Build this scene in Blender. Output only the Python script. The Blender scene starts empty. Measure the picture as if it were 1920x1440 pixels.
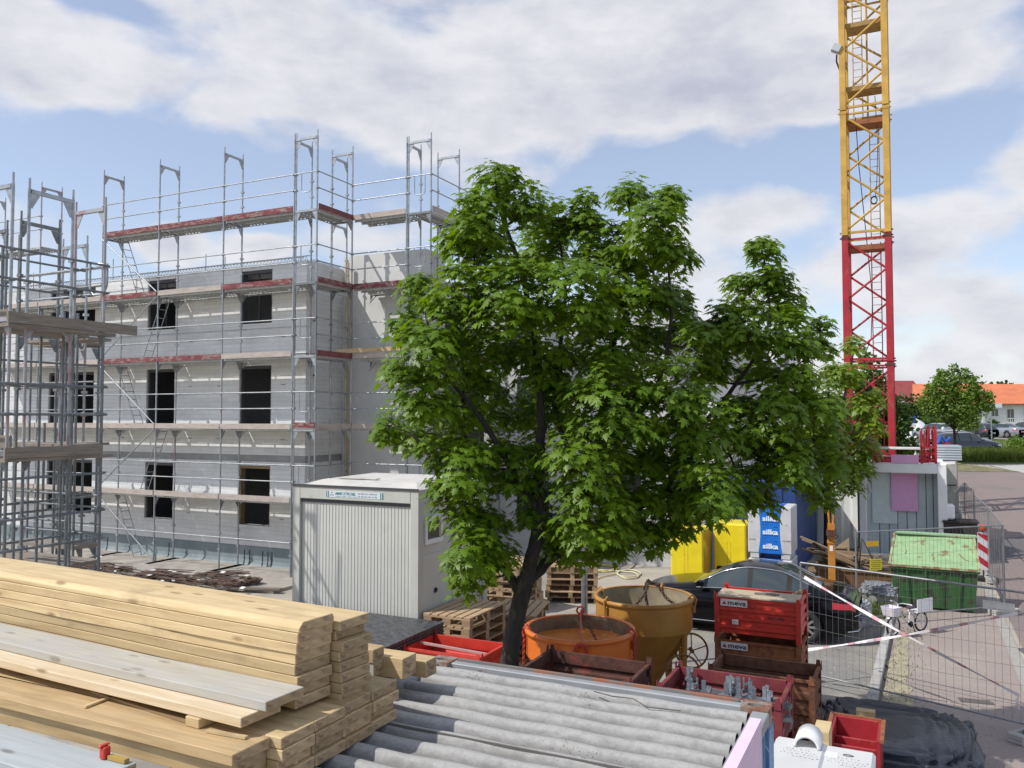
import bpy, math, random
import numpy as np
from mathutils import Vector, Matrix
random.seed(7)
SC = bpy.context.scene
R = math.radians
# ------------------------------------------------------------------ camera, sky, sun, exposure
H = 4.4                                   # eye height above the yard
FPX = 1550.0                              # focal length in 1920-wide pixels
PITCH = math.atan(63.0 / FPX)
cd = bpy.data.cameras.new('camera'); cam = bpy.data.objects.new('camera', cd); SC.collection.objects.link(cam)
cd.lens = FPX / 1920 * 36; cd.sensor_width = 36; cd.clip_end = 6000; cd.clip_start = 0.05
cam.location = (0, 0, H); cam.rotation_euler = (math.pi / 2 + PITCH, 0, 0)
SC.camera = cam
SUN = Vector((-0.63, -0.20, 0.75)).normalized()       # towards the sun
sd = bpy.data.lights.new('sun', 'SUN'); sun = bpy.data.objects.new('sun', sd); SC.collection.objects.link(sun)
sd.energy = 4.0; sd.angle = R(0.5); sd.color = (1.0, 0.965, 0.91)
sun.rotation_euler = (-SUN).to_track_quat('-Z', 'Y').to_euler(); sun.location = (-20, -8, 30)
SC.view_settings.view_transform = 'Standard'; SC.view_settings.look = 'None'
SC.view_settings.exposure = 0.0; SC.view_settings.gamma = 1.0
SC.cycles.max_bounces = 7; SC.cycles.transparent_max_bounces = 12
W = bpy.data.worlds.new('World'); SC.world = W; W.use_nodes = True
def build_sky():
    nt = W.node_tree; N = nt.nodes; L = nt.links
    N.clear()
    out = N.new('ShaderNodeOutputWorld'); bg = N.new('ShaderNodeBackground'); bg.inputs[1].default_value = 0.125
    L.new(bg.outputs[0], out.inputs[0])
    sky = N.new('ShaderNodeTexSky'); sky.sky_type = 'NISHITA'; sky.sun_disc = False
    sky.sun_elevation = math.asin(SUN.z); sky.sun_rotation = math.atan2(SUN.x, SUN.y)
    sky.altitude = 100; sky.air_density = 1.1; sky.dust_density = 0.5; sky.ozone_density = 1.6
    tc = N.new('ShaderNodeTexCoord')
    sep = N.new('ShaderNodeSeparateXYZ'); L.new(tc.outputs['Generated'], sep.inputs[0])
    def m(op, a, b=None, c=None, clamp=False):
        n = N.new('ShaderNodeMath'); n.operation = op; n.use_clamp = clamp
        for i, v in enumerate((a, b, c)):
            if v is None: continue
            if isinstance(v, (int, float)): n.inputs[i].default_value = v
            else: L.new(v, n.inputs[i])
        return n.outputs[0]
    az = m('ARCTAN2', sep.outputs[0], sep.outputs[1])
    el = m('ARCSINE', sep.outputs[2])
    comb = N.new('ShaderNodeCombineXYZ'); L.new(az, comb.inputs[0]); L.new(el, comb.inputs[1])
    AE = comb.outputs[0]
    # perspective plane coordinates for the high sheet of cloud
    zz = m('ADD', m('ABSOLUTE', sep.outputs[2]), 0.12)
    cp = N.new('ShaderNodeCombineXYZ'); L.new(m('DIVIDE', sep.outputs[0], zz), cp.inputs[0]); L.new(m('DIVIDE', sep.outputs[1], zz), cp.inputs[1])
    def noise(vec, scale, det=8, rough=.55, sx=1, sy=1, off=(0, 0, 0), dist=0.0):
        mp = N.new('ShaderNodeMapping'); L.new(vec, mp.inputs[0]); mp.inputs['Scale'].default_value = (sx, sy, 1); mp.inputs['Location'].default_value = off
        n = N.new('ShaderNodeTexNoise'); L.new(mp.outputs[0], n.inputs['Vector'])
        n.inputs['Scale'].default_value = scale; n.inputs['Detail'].default_value = det; n.inputs['Roughness'].default_value = rough; n.inputs['Distortion'].default_value = dist
        return n.outputs[0]
    blobs = [  # (azimuth, elevation, half width, half height, weight) of cloud masses and clear gaps
        (-.10, .50, .9, .10, .30), (-.20, .40, .22, .09, .42), (.05, .36, .26, .08, .45), (.30, .40, .20, .10, .42), (-.08, .30, .16, .06, .30), (.48, .42, .22, .08, .22),
        (-.56, .40, .10, .05, .50), (-.44, .36, .13, .05, .42), (-.55, .345, .10, .03, .30), (-.48, .43, .07, .018, -.55), (-.36, .46, .12, .03, .35), (.22, .36, .18, .06, .42), (.40, .36, .12, .05, .3),
        (-.42, .265, .26, .055, -.75), (.17, .30, .17, .05, -.70), (.46, .295, .15, .055, -.60), (-.22, .245, .14, .03, -.30), (.58, .36, .1, .03, .25),
        (.24, .232, .12, .045, .60), (.53, .235, .13, .06, .62), (.40, .15, .14, .04, .5), (-.40, .195, .040, .024, .80), (-.30, .195, .038, .018, .75),
        (-.15, .22, .10, .05, .50), (-.55, .20, .10, .04, .35), (.42, .185, .06, .03, .30), (.2, .03, 1.2, .09, .34), (.56, .13, .12, .03, .10)]
    acc = None
    for a, e, w, h, k in blobs:
        d = N.new('ShaderNodeVectorMath'); d.operation = 'SUBTRACT'; L.new(AE, d.inputs[0]); d.inputs[1].default_value = (a, e, 0)
        s = N.new('ShaderNodeVectorMath'); s.operation = 'MULTIPLY'; L.new(d.outputs[0], s.inputs[0]); s.inputs[1].default_value = (1 / w, 1 / h, 0)
        l = N.new('ShaderNodeVectorMath'); l.operation = 'LENGTH'; L.new(s.outputs[0], l.inputs[0])
        g = N.new('ShaderNodeMapRange'); g.interpolation_type = 'SMOOTHSTEP'; L.new(l.outputs['Value'], g.inputs[0])
        g.inputs[1].default_value = 1.45; g.inputs[2].default_value = 0.15; g.inputs[3].default_value = 0; g.inputs[4].default_value = k
        acc = g.outputs[0] if acc is None else m('ADD', acc, g.outputs[0])
    n1 = noise(AE, 6.5, 10, .50, 1, 1.7, (3.4, 1.3, 0), .25)
    n2 = noise(AE, 2.6, 3, .5, 1, 2.0, (9, 4, 0), .1)
    n = m('ADD', m('MULTIPLY', n1, 0.75), m('MULTIPLY', n2, 0.25))
    dens = m('ADD', m('MULTIPLY', m('SUBTRACT', n, 0.5), 3.4), m('MULTIPLY', acc, 0.95))
    mr = N.new('ShaderNodeMapRange'); mr.interpolation_type = 'SMOOTHSTEP'; L.new(dens, mr.inputs[0])
    mr.inputs[1].default_value = -0.12; mr.inputs[2].default_value = 0.44; mr.inputs[3].default_value = 0.24; mr.inputs[4].default_value = 0.97
    # cloud shading: thick parts greyer, from a noise of their own
    n3 = noise(AE, 9.0, 8, .6, 1, 2.2, (1, 7.1, 0), .2)
    sh = N.new('ShaderNodeMapRange'); L.new(m('ADD', m('MULTIPLY', dens, 0.42), m('MULTIPLY', m('SUBTRACT', n3, 0.5), 1.5)), sh.inputs[0]); sh.inputs[1].default_value = 0.02; sh.inputs[2].default_value = 0.75
    cc = N.new('ShaderNodeMix'); cc.data_type = 'RGBA'; L.new(sh.outputs[0], cc.inputs[0])
    cc.inputs[6].default_value = (6.7, 6.7, 7.0, 1); cc.inputs[7].default_value = (4.3, 4.45, 5.35, 1)
    skm = N.new('ShaderNodeMix'); skm.data_type = 'RGBA'; skm.blend_type = 'MULTIPLY'; skm.inputs[0].default_value = 1
    L.new(sky.outputs[0], skm.inputs[6]); skm.inputs[7].default_value = (1.30, 1.25, 1.30, 1)
    mx = N.new('ShaderNodeMix'); mx.data_type = 'RGBA'; L.new(mr.outputs[0], mx.inputs[0]); L.new(skm.outputs[2], mx.inputs[6]); L.new(cc.outputs[2], mx.inputs[7])
    L.new(mx.outputs[2], bg.inputs[0])
build_sky()

# ------------------------------------------------------------------ helpers
sp_, cp_ = math.sin(PITCH), math.cos(PITCH)
def ray(px, py):
    u = (px - 960) / FPX; v = -(py - 720) / FPX
    return Vector((u, cp_ - v * sp_, sp_ + v * cp_))
def atY(px, py, Y):
    d = ray(px, py); t = Y / d.y
    return Vector((d.x * t, Y, H + d.z * t))
def atZ(px, py, z):
    d = ray(px, py); t = (z - H) / d.z
    return Vector((d.x * t, d.y * t, z))
E1 = Vector((0.9, -0.436, 0)).normalized(); E2 = Vector((0.436, 0.9, 0)).normalized()
GR = math.atan2(E1.y, E1.x)               # the yard's grid is turned by this much
def grid(o, a, b, z=None):
    p = Vector(o) + E1 * a + E2 * b
    if z is not None: p.z = z
    return p
COL = SC.collection
class MB:
    def __init__(s): s.v = []; s.f = []; s.sm = []
    def add(s, vs, fs, smooth=False):
        o = len(s.v); s.v.extend([tuple(p) for p in vs]); s.f.extend([tuple(i + o for i in f) for f in fs]); s.sm.extend([smooth] * len(fs)); return s
    def box(s, x0, x1, y0, y1, z0, z1, M=None):
        vs = [Vector(p) for p in ((x0, y0, z0), (x1, y0, z0), (x1, y1, z0), (x0, y1, z0), (x0, y0, z1), (x1, y0, z1), (x1, y1, z1), (x0, y1, z1))]
        if M is not None: vs = [M @ p for p in vs]
        return s.add(vs, [(0, 3, 2, 1), (4, 5, 6, 7), (0, 1, 5, 4), (1, 2, 6, 5), (2, 3, 7, 6), (3, 0, 4, 7)])
    def bar(s, a, b, w, h, up=(0, 0, 1)):
        a = Vector(a); b = Vector(b); d = (b - a); l = d.length; d.normalize(); u = Vector(up)
        r = d.cross(u)
        if r.length < 1e-4: r = d.cross(Vector((0, 1, 0)))
        r.normalize(); u = r.cross(d)
        M = Matrix((d, r, u)).transposed().to_4x4(); M.translation = a
        return s.box(0, l, -w / 2, w / 2, -h / 2, h / 2, M)
    def tube(s, pts, r, n=8, cap=True, closed=False):
        pts = [Vector(p) for p in pts]; rs = r if isinstance(r, (list, tuple)) else [r] * len(pts)
        vs = []; ref = None; m = len(pts)
        for i, p in enumerate(pts):
            if closed: t = pts[(i + 1) % m] - pts[i - 1]
            else: t = pts[min(i + 1, m - 1)] - pts[max(i - 1, 0)]
            t.normalize()
            if ref is None: ref = t.orthogonal().normalized()
            ref = (ref - t * ref.dot(t)); ref = ref.normalized() if ref.length > 1e-6 else t.orthogonal().normalized()
            b = t.cross(ref)
            for k in range(n):
                a = 2 * math.pi * k / n; vs.append(p + (ref * math.cos(a) + b * math.sin(a)) * rs[i])
        fs = []
        for i in range(m if closed else m - 1):
            j = (i + 1) % m
            for k in range(n): fs.append((i * n + k, i * n + (k + 1) % n, j * n + (k + 1) % n, j * n + k))
        s.add(vs, fs, True)
        if cap and not closed: s.add(vs[:n], [tuple(reversed(range(n)))]); s.add(vs[-n:], [tuple(range(n))])
        return s
    def rod(s, a, b, r, n=8): return s.tube([a, b], r, n)
    def lathe(s, prof, n=40, c=(0, 0, 0), closed=False, smooth=True, split=False):
        if split:
            for i in range(len(prof) if closed else len(prof) - 1): s.lathe([prof[i], prof[(i + 1) % len(prof)]], n, c)
            return s
        vs = []
        for (r, z) in prof:
            for k in range(n):
                a = 2 * math.pi * k / n; vs.append((c[0] + r * math.cos(a), c[1] + r * math.sin(a), c[2] + z))
        fs = []; m = len(prof)
        for i in range(m if closed else m - 1):
            j = (i + 1) % m
            for k in range(n): fs.append((i * n + k, i * n + (k + 1) % n, j * n + (k + 1) % n, j * n + k))
        return s.add(vs, fs, smooth)
    def prism(s, poly, axis, a0, a1):
        # poly in the two other axes, extruded along axis
        def mk(p, a): return {0: (a, p[0], p[1]), 1: (p[0], a, p[1]), 2: (p[0], p[1], a)}[axis]
        n = len(poly); vs = [mk(p, a0) for p in poly] + [mk(p, a1) for p in poly]
        return s.add(vs, [tuple(range(n)), tuple(reversed(range(n, 2 * n)))] + [(i, i + n, (i + 1) % n + n, (i + 1) % n) for i in range(n)])
    def sheet(s, pts_rows, thick=None, smooth=False):
        nr = len(pts_rows); nc = len(pts_rows[0]); vs = [p for r in pts_rows for p in r]
        fs = [(i * nc + j, i * nc + j + 1, (i + 1) * nc + j + 1, (i + 1) * nc + j) for i in range(nr - 1) for j in range(nc - 1)]
        return s.add(vs, fs, smooth)
    def build(s, name, m=None, parent=None, loc=None, rot=None, bevel=0, fixn=True):
        me = bpy.data.meshes.new(name); me.from_pydata([tuple(v) for v in s.v], [], s.f)
        me.polygons.foreach_set('use_smooth', s.sm)
        if fixn and len(s.f) < 60000:
            import bmesh
            bm = bmesh.new(); bm.from_mesh(me)
            bmesh.ops.recalc_face_normals(bm, faces=bm.faces)
            if bevel: bmesh.ops.bevel(bm, geom=list(bm.edges), offset=bevel, segments=1, affect='EDGES')
            bm.to_mesh(me); bm.free()
        if m: me.materials.append(m)
        o = bpy.data.objects.new(name, me); COL.objects.link(o)
        if parent: o.parent = parent
        if loc is not None: o.location = loc
        if rot is not None: o.rotation_euler = (0, 0, rot) if isinstance(rot, (int, float)) else rot
        return o
def tag(o, label=None, cat=None, group=None, kind=None):
    if label: o['label'] = label
    if cat: o['category'] = cat
    if group: o['group'] = group
    if kind: o['kind'] = kind
    return o
def thing(name, label, cat, loc=(0, 0, 0), rot=0, group=None):
    o = bpy.data.objects.new(name, None); COL.objects.link(o); o.empty_display_size = .2
    o.location = loc; o.rotation_euler = (0, 0, rot) if isinstance(rot, (int, float)) else rot
    return tag(o, label, cat, group)
def copytree(o, parent=None):
    c = o.copy(); COL.objects.link(c)
    if parent: c.parent = parent
    for ch in list(o.children): copytree(ch, c)
    return c
def text(name, body, size, m, parent, loc, rot=(math.pi / 2, 0, 0), shear=0.0, bold=0.0, width=None, align='LEFT', label=None):
    cu = bpy.data.curves.new(name, 'FONT'); cu.body = body; cu.size = size; cu.shear = shear; cu.offset = bold; cu.extrude = 0.0006; cu.align_x = align
    t = bpy.data.objects.new('tmp', cu); COL.objects.link(t)
    bpy.context.view_layer.update()
    dg = bpy.context.evaluated_depsgraph_get(); me = bpy.data.meshes.new_from_object(t.evaluated_get(dg))
    bpy.data.objects.remove(t)
    if width:
        xs = [v.co.x for v in me.vertices]; k = width / (max(xs) - min(xs))
        for v in me.vertices: v.co.x *= k
    me.materials.clear(); me.materials.append(m); me.name = name
    o = bpy.data.objects.new(name, me); COL.objects.link(o); o.parent = parent; o.location = loc; o.rotation_euler = rot
    return o

# ------------------------------------------------------------------ materials
MATS = {}
def mat(name, c, rough=.7, metal=0, var=.12, scale=6, c2=None, cut=(.5, .6), s2=3, bump=.0, bscale=60, vary=0, stretch=(1, 1, 1), spec=.5, coat=0, det=6):
    """base colour with fine tone variation; optional patches of a second colour; optional bump"""
    if name in MATS: return MATS[name]
    m = bpy.data.materials.new(name); MATS[name] = m; m.use_nodes = True; nt = m.node_tree; N = nt.nodes; L = nt.links
    b = N['Principled BSDF']; b.inputs['Roughness'].default_value = rough; b.inputs['Metallic'].default_value = metal
    b.inputs['Specular IOR Level'].default_value = spec
    if coat: b.inputs['Coat Weight'].default_value = coat; b.inputs['Coat Roughness'].default_value = .03
    tc = N.new('ShaderNodeTexCoord'); mp = N.new('ShaderNodeMapping'); L.new(tc.outputs['Object'], mp.inputs[0]); mp.inputs['Scale'].default_value = stretch
    def noise(sc, d=det, ro=.6):
        n = N.new('ShaderNodeTexNoise'); L.new(mp.outputs[0], n.inputs['Vector']); n.inputs['Scale'].default_value = sc; n.inputs['Detail'].default_value = d; n.inputs['Roughness'].default_value = ro; return n
    n1 = noise(scale)
    r = N.new('ShaderNodeValToRGB'); L.new(n1.outputs[0], r.inputs[0])
    r.color_ramp.elements[0].position = .3; r.color_ramp.elements[1].position = .7
    r.color_ramp.elements[0].color = (*[x * (1 - var) for x in c], 1); r.color_ramp.elements[1].color = (*[min(1, x * (1 + var)) for x in c], 1)
    col = r.outputs[0]
    if c2:
        n2 = noise(s2, 8, .65); r2 = N.new('ShaderNodeMapRange'); L.new(n2.outputs[0], r2.inputs[0]); r2.inputs[1].default_value = cut[0]; r2.inputs[2].default_value = cut[1]
        mx = N.new('ShaderNodeMix'); mx.data_type = 'RGBA'; L.new(r2.outputs[0], mx.inputs[0]); L.new(col, mx.inputs[6]); mx.inputs[7].default_value = (*c2, 1); col = mx.outputs[2]
    if vary:
        oi = N.new('ShaderNodeObjectInfo'); mr = N.new('ShaderNodeMapRange'); L.new(oi.outputs['Random'], mr.inputs[0]); mr.inputs[3].default_value = 1 - vary; mr.inputs[4].default_value = 1 + vary
        hs = N.new('ShaderNodeHueSaturation'); L.new(col, hs.inputs['Color']); L.new(mr.outputs[0], hs.inputs['Value']); col = hs.outputs[0]
    L.new(col, b.inputs['Base Color'])
    if bump:
        n3 = noise(bscale, 5); bp = N.new('ShaderNodeBump'); bp.inputs['Strength'].default_value = bump; bp.inputs['Distance'].default_value = .02; L.new(n3.outputs[0], bp.inputs['Height']); L.new(bp.outputs[0], b.inputs['Normal'])
    return m
def plain(name, c, rough=.5, metal=0, **k): return mat(name, c, rough, metal, var=.05, **k)
def brick_mat(name, c1, c2, mortar, bw, bh, rough=.85, gap=.006):
    m = bpy.data.materials.new(name); MATS[name] = m; m.use_nodes = True; nt = m.node_tree; N = nt.nodes; L = nt.links; b = N['Principled BSDF']; b.inputs['Roughness'].default_value = rough
    tc = N.new('ShaderNodeTexCoord'); sp = N.new('ShaderNodeSeparateXYZ'); L.new(tc.outputs['Object'], sp.inputs[0])
    ad = N.new('ShaderNodeMath'); ad.operation = 'ADD'; L.new(sp.outputs[0], ad.inputs[0]); L.new(sp.outputs[1], ad.inputs[1])
    cb = N.new('ShaderNodeCombineXYZ'); L.new(ad.outputs[0], cb.inputs[0]); L.new(sp.outputs[2], cb.inputs[1])
    bt = N.new('ShaderNodeTexBrick'); L.new(cb.outputs[0], bt.inputs['Vector']); bt.inputs['Color1'].default_value = (*c1, 1); bt.inputs['Color2'].default_value = (*c2, 1); bt.inputs['Mortar'].default_value = (*mortar, 1)
    bt.inputs['Scale'].default_value = 1; bt.inputs['Mortar Size'].default_value = gap; bt.inputs['Brick Width'].default_value = bw; bt.inputs['Row Height'].default_value = bh; bt.inputs['Mortar Smooth'].default_value = .3
    nz = N.new('ShaderNodeTexNoise'); L.new(cb.outputs[0], nz.inputs['Vector']); nz.inputs['Scale'].default_value = .9; nz.inputs['Detail'].default_value = 7; nz.inputs['Roughness'].default_value = .65
    # course-wide tone bands and stains
    mp = N.new('ShaderNodeMapping'); L.new(cb.outputs[0], mp.inputs[0]); mp.inputs['Scale'].default_value = (.25, 3.1, 1)
    nb = N.new('ShaderNodeTexNoise'); L.new(mp.outputs[0], nb.inputs['Vector']); nb.inputs['Scale'].default_value = 1.3; nb.inputs['Detail'].default_value = 3
    s = N.new('ShaderNodeMath'); s.operation = 'ADD'; L.new(nz.outputs[0], s.inputs[0]); L.new(nb.outputs[0], s.inputs[1])
    mr = N.new('ShaderNodeMapRange'); L.new(s.outputs[0], mr.inputs[0]); mr.inputs[1].default_value = .7; mr.inputs[2].default_value = 1.3; mr.inputs[3].default_value = .84; mr.inputs[4].default_value = 1.06
    hs = N.new('ShaderNodeHueSaturation'); L.new(bt.outputs[0], hs.inputs['Color']); L.new(mr.outputs[0], hs.inputs['Value']); L.new(hs.outputs[0], b.inputs['Base Color'])
    bp = N.new('ShaderNodeBump'); bp.inputs['Strength'].default_value = .5; bp.inputs['Distance'].default_value = .01; L.new(bt.outputs['Fac'], bp.inputs['Height']); bp.invert = True; L.new(bp.outputs[0], b.inputs['Normal'])
    return m
def leaf_mat(name, c, vary=.25, rough=.42, trans=.35):
    m = bpy.data.materials.new(name); MATS[name] = m; m.use_nodes = True; nt = m.node_tree; N = nt.nodes; L = nt.links; b = N['Principled BSDF']; out = N['Material Output']
    b.inputs['Roughness'].default_value = rough; b.inputs['Specular IOR Level'].default_value = .45
    tc = N.new('ShaderNodeTexCoord'); n = N.new('ShaderNodeTexNoise'); L.new(tc.outputs['Object'], n.inputs['Vector']); n.inputs['Scale'].default_value = 2.2; n.inputs['Detail'].default_value = 9; n.inputs['Roughness'].default_value = .8
    r = N.new('ShaderNodeValToRGB'); L.new(n.outputs[0], r.inputs[0]); r.color_ramp.elements[0].position = .32; r.color_ramp.elements[1].position = .68
    r.color_ramp.elements[0].color = (c[0] * (1 - vary), c[1] * (1 - vary), c[2] * (1 - vary), 1); r.color_ramp.elements[1].color = (c[0] * (1 + vary * 1.6), c[1] * (1 + vary), c[2], 1)
    L.new(r.outputs[0], b.inputs['Base Color'])
    tr = N.new('ShaderNodeBsdfTranslucent'); g = N.new('ShaderNodeMix'); g.data_type = 'RGBA'; g.blend_type = 'MULTIPLY'; g.inputs[0].default_value = 1; L.new(r.outputs[0], g.inputs[6]); g.inputs[7].default_value = (1.9, 1.7, .5, 1); L.new(g.outputs[2], tr.inputs[0])
    ms = N.new('ShaderNodeMixShader'); ms.inputs[0].default_value = trans; L.new(b.outputs[0], ms.inputs[1]); L.new(tr.outputs[0], ms.inputs[2]); L.new(ms.outputs[0], out.inputs[0])
    return m
def glass_mat(name, c=(.02, .025, .03), rough=.03):
    return mat(name, c, rough, 0, var=.02, spec=.9)
def wood_mat(name, c, dark, vary=.12, grey=None, cut=(.55, .75)):
    m = bpy.data.materials.new(name); MATS[name] = m; m.use_nodes = True; nt = m.node_tree; N = nt.nodes; L = nt.links; b = N['Principled BSDF']; b.inputs['Roughness'].default_value = .72
    tc = N.new('ShaderNodeTexCoord'); oi = N.new('ShaderNodeObjectInfo')
    off = N.new('ShaderNodeVectorMath'); off.operation = 'SCALE'; L.new(oi.outputs['Random'], off.inputs['Scale']); off.inputs[0].default_value = (17, 31, 13)
    ad = N.new('ShaderNodeVectorMath'); ad.operation = 'ADD'; L.new(tc.outputs['Object'], ad.inputs[0]); L.new(off.outputs[0], ad.inputs[1])
    mp = N.new('ShaderNodeMapping'); L.new(ad.outputs[0], mp.inputs[0]); mp.inputs['Scale'].default_value = (1.1, 16, 16)
    n = N.new('ShaderNodeTexNoise'); L.new(mp.outputs[0], n.inputs['Vector']); n.inputs['Scale'].default_value = 1.6; n.inputs['Detail'].default_value = 8; n.inputs['Roughness'].default_value = .6; n.inputs['Distortion'].default_value = .6
    r = N.new('ShaderNodeValToRGB'); L.new(n.outputs[0], r.inputs[0]); r.color_ramp.elements[0].position = .3; r.color_ramp.elements[0].color = (*dark, 1); r.color_ramp.elements[1].position = .62; r.color_ramp.elements[1].color = (*c, 1)
    # knots
    mk = N.new('ShaderNodeMapping'); L.new(ad.outputs[0], mk.inputs[0]); mk.inputs['Scale'].default_value = (2.2, 7, 7)
    vo = N.new('ShaderNodeTexVoronoi'); L.new(mk.outputs[0], vo.inputs['Vector']); vo.inputs['Scale'].default_value = 1.0
    kr = N.new('ShaderNodeMapRange'); L.new(vo.outputs['Distance'], kr.inputs[0]); kr.inputs[1].default_value = .07; kr.inputs[2].default_value = .16; kr.inputs[3].default_value = .85; kr.inputs[4].default_value = 0
    mx = N.new('ShaderNodeMix'); mx.data_type = 'RGBA'; L.new(kr.outputs[0], mx.inputs[0]); L.new(r.outputs[0], mx.inputs[6]); mx.inputs[7].default_value = (dark[0] * .5, dark[1] * .42, dark[2] * .35, 1)
    # broad stains
    ns = N.new('ShaderNodeTexNoise'); L.new(ad.outputs[0], ns.inputs['Vector']); ns.inputs['Scale'].default_value = 2.4; ns.inputs['Detail'].default_value = 6; ns.inputs['Roughness'].default_value = .7
    sr = N.new('ShaderNodeMapRange'); L.new(ns.outputs[0], sr.inputs[0]); sr.inputs[1].default_value = cut[0]; sr.inputs[2].default_value = cut[1]; sr.inputs[4].default_value = .8
    m2 = N.new('ShaderNodeMix'); m2.data_type = 'RGBA'; L.new(sr.outputs[0], m2.inputs[0]); L.new(mx.outputs[2], m2.inputs[6]); m2.inputs[7].default_value = (*(grey or [x * .8 for x in c]), 1)
    mr = N.new('ShaderNodeMapRange'); L.new(oi.outputs['Random'], mr.inputs[0]); mr.inputs[3].default_value = 1 - vary; mr.inputs[4].default_value = 1 + vary
    hs = N.new('ShaderNodeHueSaturation'); L.new(m2.outputs[2], hs.inputs['Color']); L.new(mr.outputs[0], hs.inputs['Value']); L.new(hs.outputs[0], b.inputs['Base Color'])
    bp = N.new('ShaderNodeBump'); bp.inputs['Strength'].default_value = .25; bp.inputs['Distance'].default_value = .006; L.new(n.outputs[0], bp.inputs['Height']); L.new(bp.outputs[0], b.inputs['Normal'])
    return m
STEEL = mat('galvanised steel', (.36, .38, .40), .42, .75, var=.25, scale=9, c2=(.50, .50, .49), cut=(.55, .7), s2=4)
STEELD = mat('dull and shaded galvanised steel', (.20, .215, .225), .55, .6, var=.3, scale=7, c2=(.18, .16, .14), cut=(.6, .7), s2=5)  # dull steel; on the near scaffold its dark tone stands in for shade
ALU = mat('deck aluminium', (.46, .47, .46), .55, .35, var=.2, scale=8, c2=(.25, .22, .19), cut=(.6, .75), s2=3)
TOERED = mat('worn red board', (.18, .045, .052), .85, var=.4, scale=5, c2=(.30, .23, .21), cut=(.48, .62), s2=4, stretch=(1, 1, 3))
TOEPALE = mat('weathered board', (.42, .37, .33), .8, var=.2, scale=6, c2=(.33, .12, .10), cut=(.58, .70), s2=3, stretch=(.6, .6, 3))
OLDWOOD = wood_mat('old grey wood', (.20, .17, .14), (.09, .075, .06), grey=(.13, .11, .10))
NEWWOOD = wood_mat('fresh sawn wood', (.60, .46, .25), (.45, .315, .155), vary=.19, grey=(.36, .27, .15), cut=(.54, .72))
GREYWOOD = wood_mat('cement stained wood', (.50, .48, .42), (.40, .36, .28), grey=(.44, .43, .40), cut=(.4, .6))
PALWOOD = wood_mat('pallet wood', (.46, .33, .20), (.30, .20, .11), vary=.2, grey=(.30, .23, .16))
DKGREY = plain('dark grey paint', (.06, .06, .065), .6)
BLACK = plain('black rubber', (.018, .018, .018), .75)
WHITE = plain('white paint', (.78, .78, .77), .5)
RED = mat('red steel paint', (.56, .045, .03), .45, 0, var=.15, scale=5, c2=(.22, .06, .03), cut=(.66, .74), s2=8)
CRANERED = mat('crane red paint', (.36, .014, .026), .5, 0, var=.2, scale=2, c2=(.38, .09, .05), cut=(.55, .7), s2=1.2)
CRANEYEL = mat('crane yellow paint', (.52, .31, .055), .5, 0, var=.22, scale=2, c2=(.42, .22, .06), cut=(.6, .75), s2=3)
RUST = mat('rusted steel', (.20, .075, .035), .85, .1, var=.4, scale=9, c2=(.34, .13, .05), cut=(.45, .6), s2=5, bump=.3, bscale=40)
RUSTD = mat('dark rusted steel', (.095, .04, .028), .85, .1, var=.4, scale=9, c2=(.22, .045, .04), cut=(.55, .65), s2=4, bump=.3, bscale=40)
RUSTO = mat('orange rusted steel', (.29, .105, .04), .75, 0, var=.25, scale=8, c2=(.18, .06, .03), cut=(.52, .62), s2=6, bump=.2, bscale=40)
CONC = mat('concrete', (.40, .39, .36), .9, var=.15, scale=3, c2=(.28, .27, .24), cut=(.55, .7), s2=1.5, bump=.15, bscale=30)
TEXTK = plain('lettering black', (.03, .03, .035), .6)
# ------------------------------------------------------------------ ground and roads
def smooth(a, b, x):
    t = min(1, max(0, (x - a) / (b - a))); return t * t * (3 - 2 * t)
def gz(X, Y):
    t = 0
    if Y > 26: t = (min(Y, 58) - 26) * .055
    if Y > 58: t += (min(Y, 84) - 58) * .025
    if Y > 84: t += (min(Y, 400) - 84) * .003
    return t * smooth(3, 11, X)
def axis(vals):
    out = []
    for a, b, n in vals: out += [a + (b - a) * i / n for i in range(n)]
    return out + [vals[-1][1]]
GROUND = mat('yard ground', (.40, .36, .29), .95, var=.16, scale=.8, c2=(.25, .23, .20), cut=(.48, .62), s2=.35, bump=.3, bscale=14, det=10)
def ground():
    xs = axis([(-3000, -60, 4), (-60, 60, 60), (60, 3000, 5)]); ys = axis([(-60, -2, 4), (-2, 26, 14), (26, 90, 64), (90, 4000, 8)])
    m = MB(); m.sheet([[(x, y, gz(x, y)) for x in xs] for y in ys], smooth=True)
    tag(m.build('ground', GROUND), kind='structure')
ground()
def sheet(name, corners, m, dz, nx=2, ny=30, kind='structure', wob=0):
    a, b, c, d = [Vector((*p, 0)) for p in corners]     # near-left, near-right, far-right, far-left
    rows = []
    for j in range(ny + 1):
        t = j / ny; l = a.lerp(d, t); r = b.lerp(c, t); row = []
        for i in range(nx + 1):
            p = l.lerp(r, i / nx)
            if wob and i in (0, nx): p.x += random.uniform(-wob, wob)
            row.append((p.x, p.y, gz(p.x, p.y) + dz))
        rows.append(row)
    o = MB().sheet(rows, smooth=True).build(name, m); tag(o, kind=kind); return o
ROADM = mat('reddish asphalt', (.245, .19, .175), .92, var=.10, scale=30, c2=(.17, .155, .15), cut=(.50, .68), s2=.25, bump=.3, bscale=150, det=10)
PAVEM = mat('pavement', (.31, .255, .225), .92, var=.10, scale=25, c2=(.37, .32, .27), cut=(.5, .7), s2=.5, bump=.2, bscale=90, det=10)
GREYAS = mat('grey asphalt', (.22, .21, .195), .92, var=.14, scale=25, c2=(.30, .28, .235), cut=(.45, .6), s2=.6, bump=.3, bscale=120, det=10)
PLATE = mat('pale concrete paving', (.43, .42, .39), .9, var=.08, scale=6)
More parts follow.
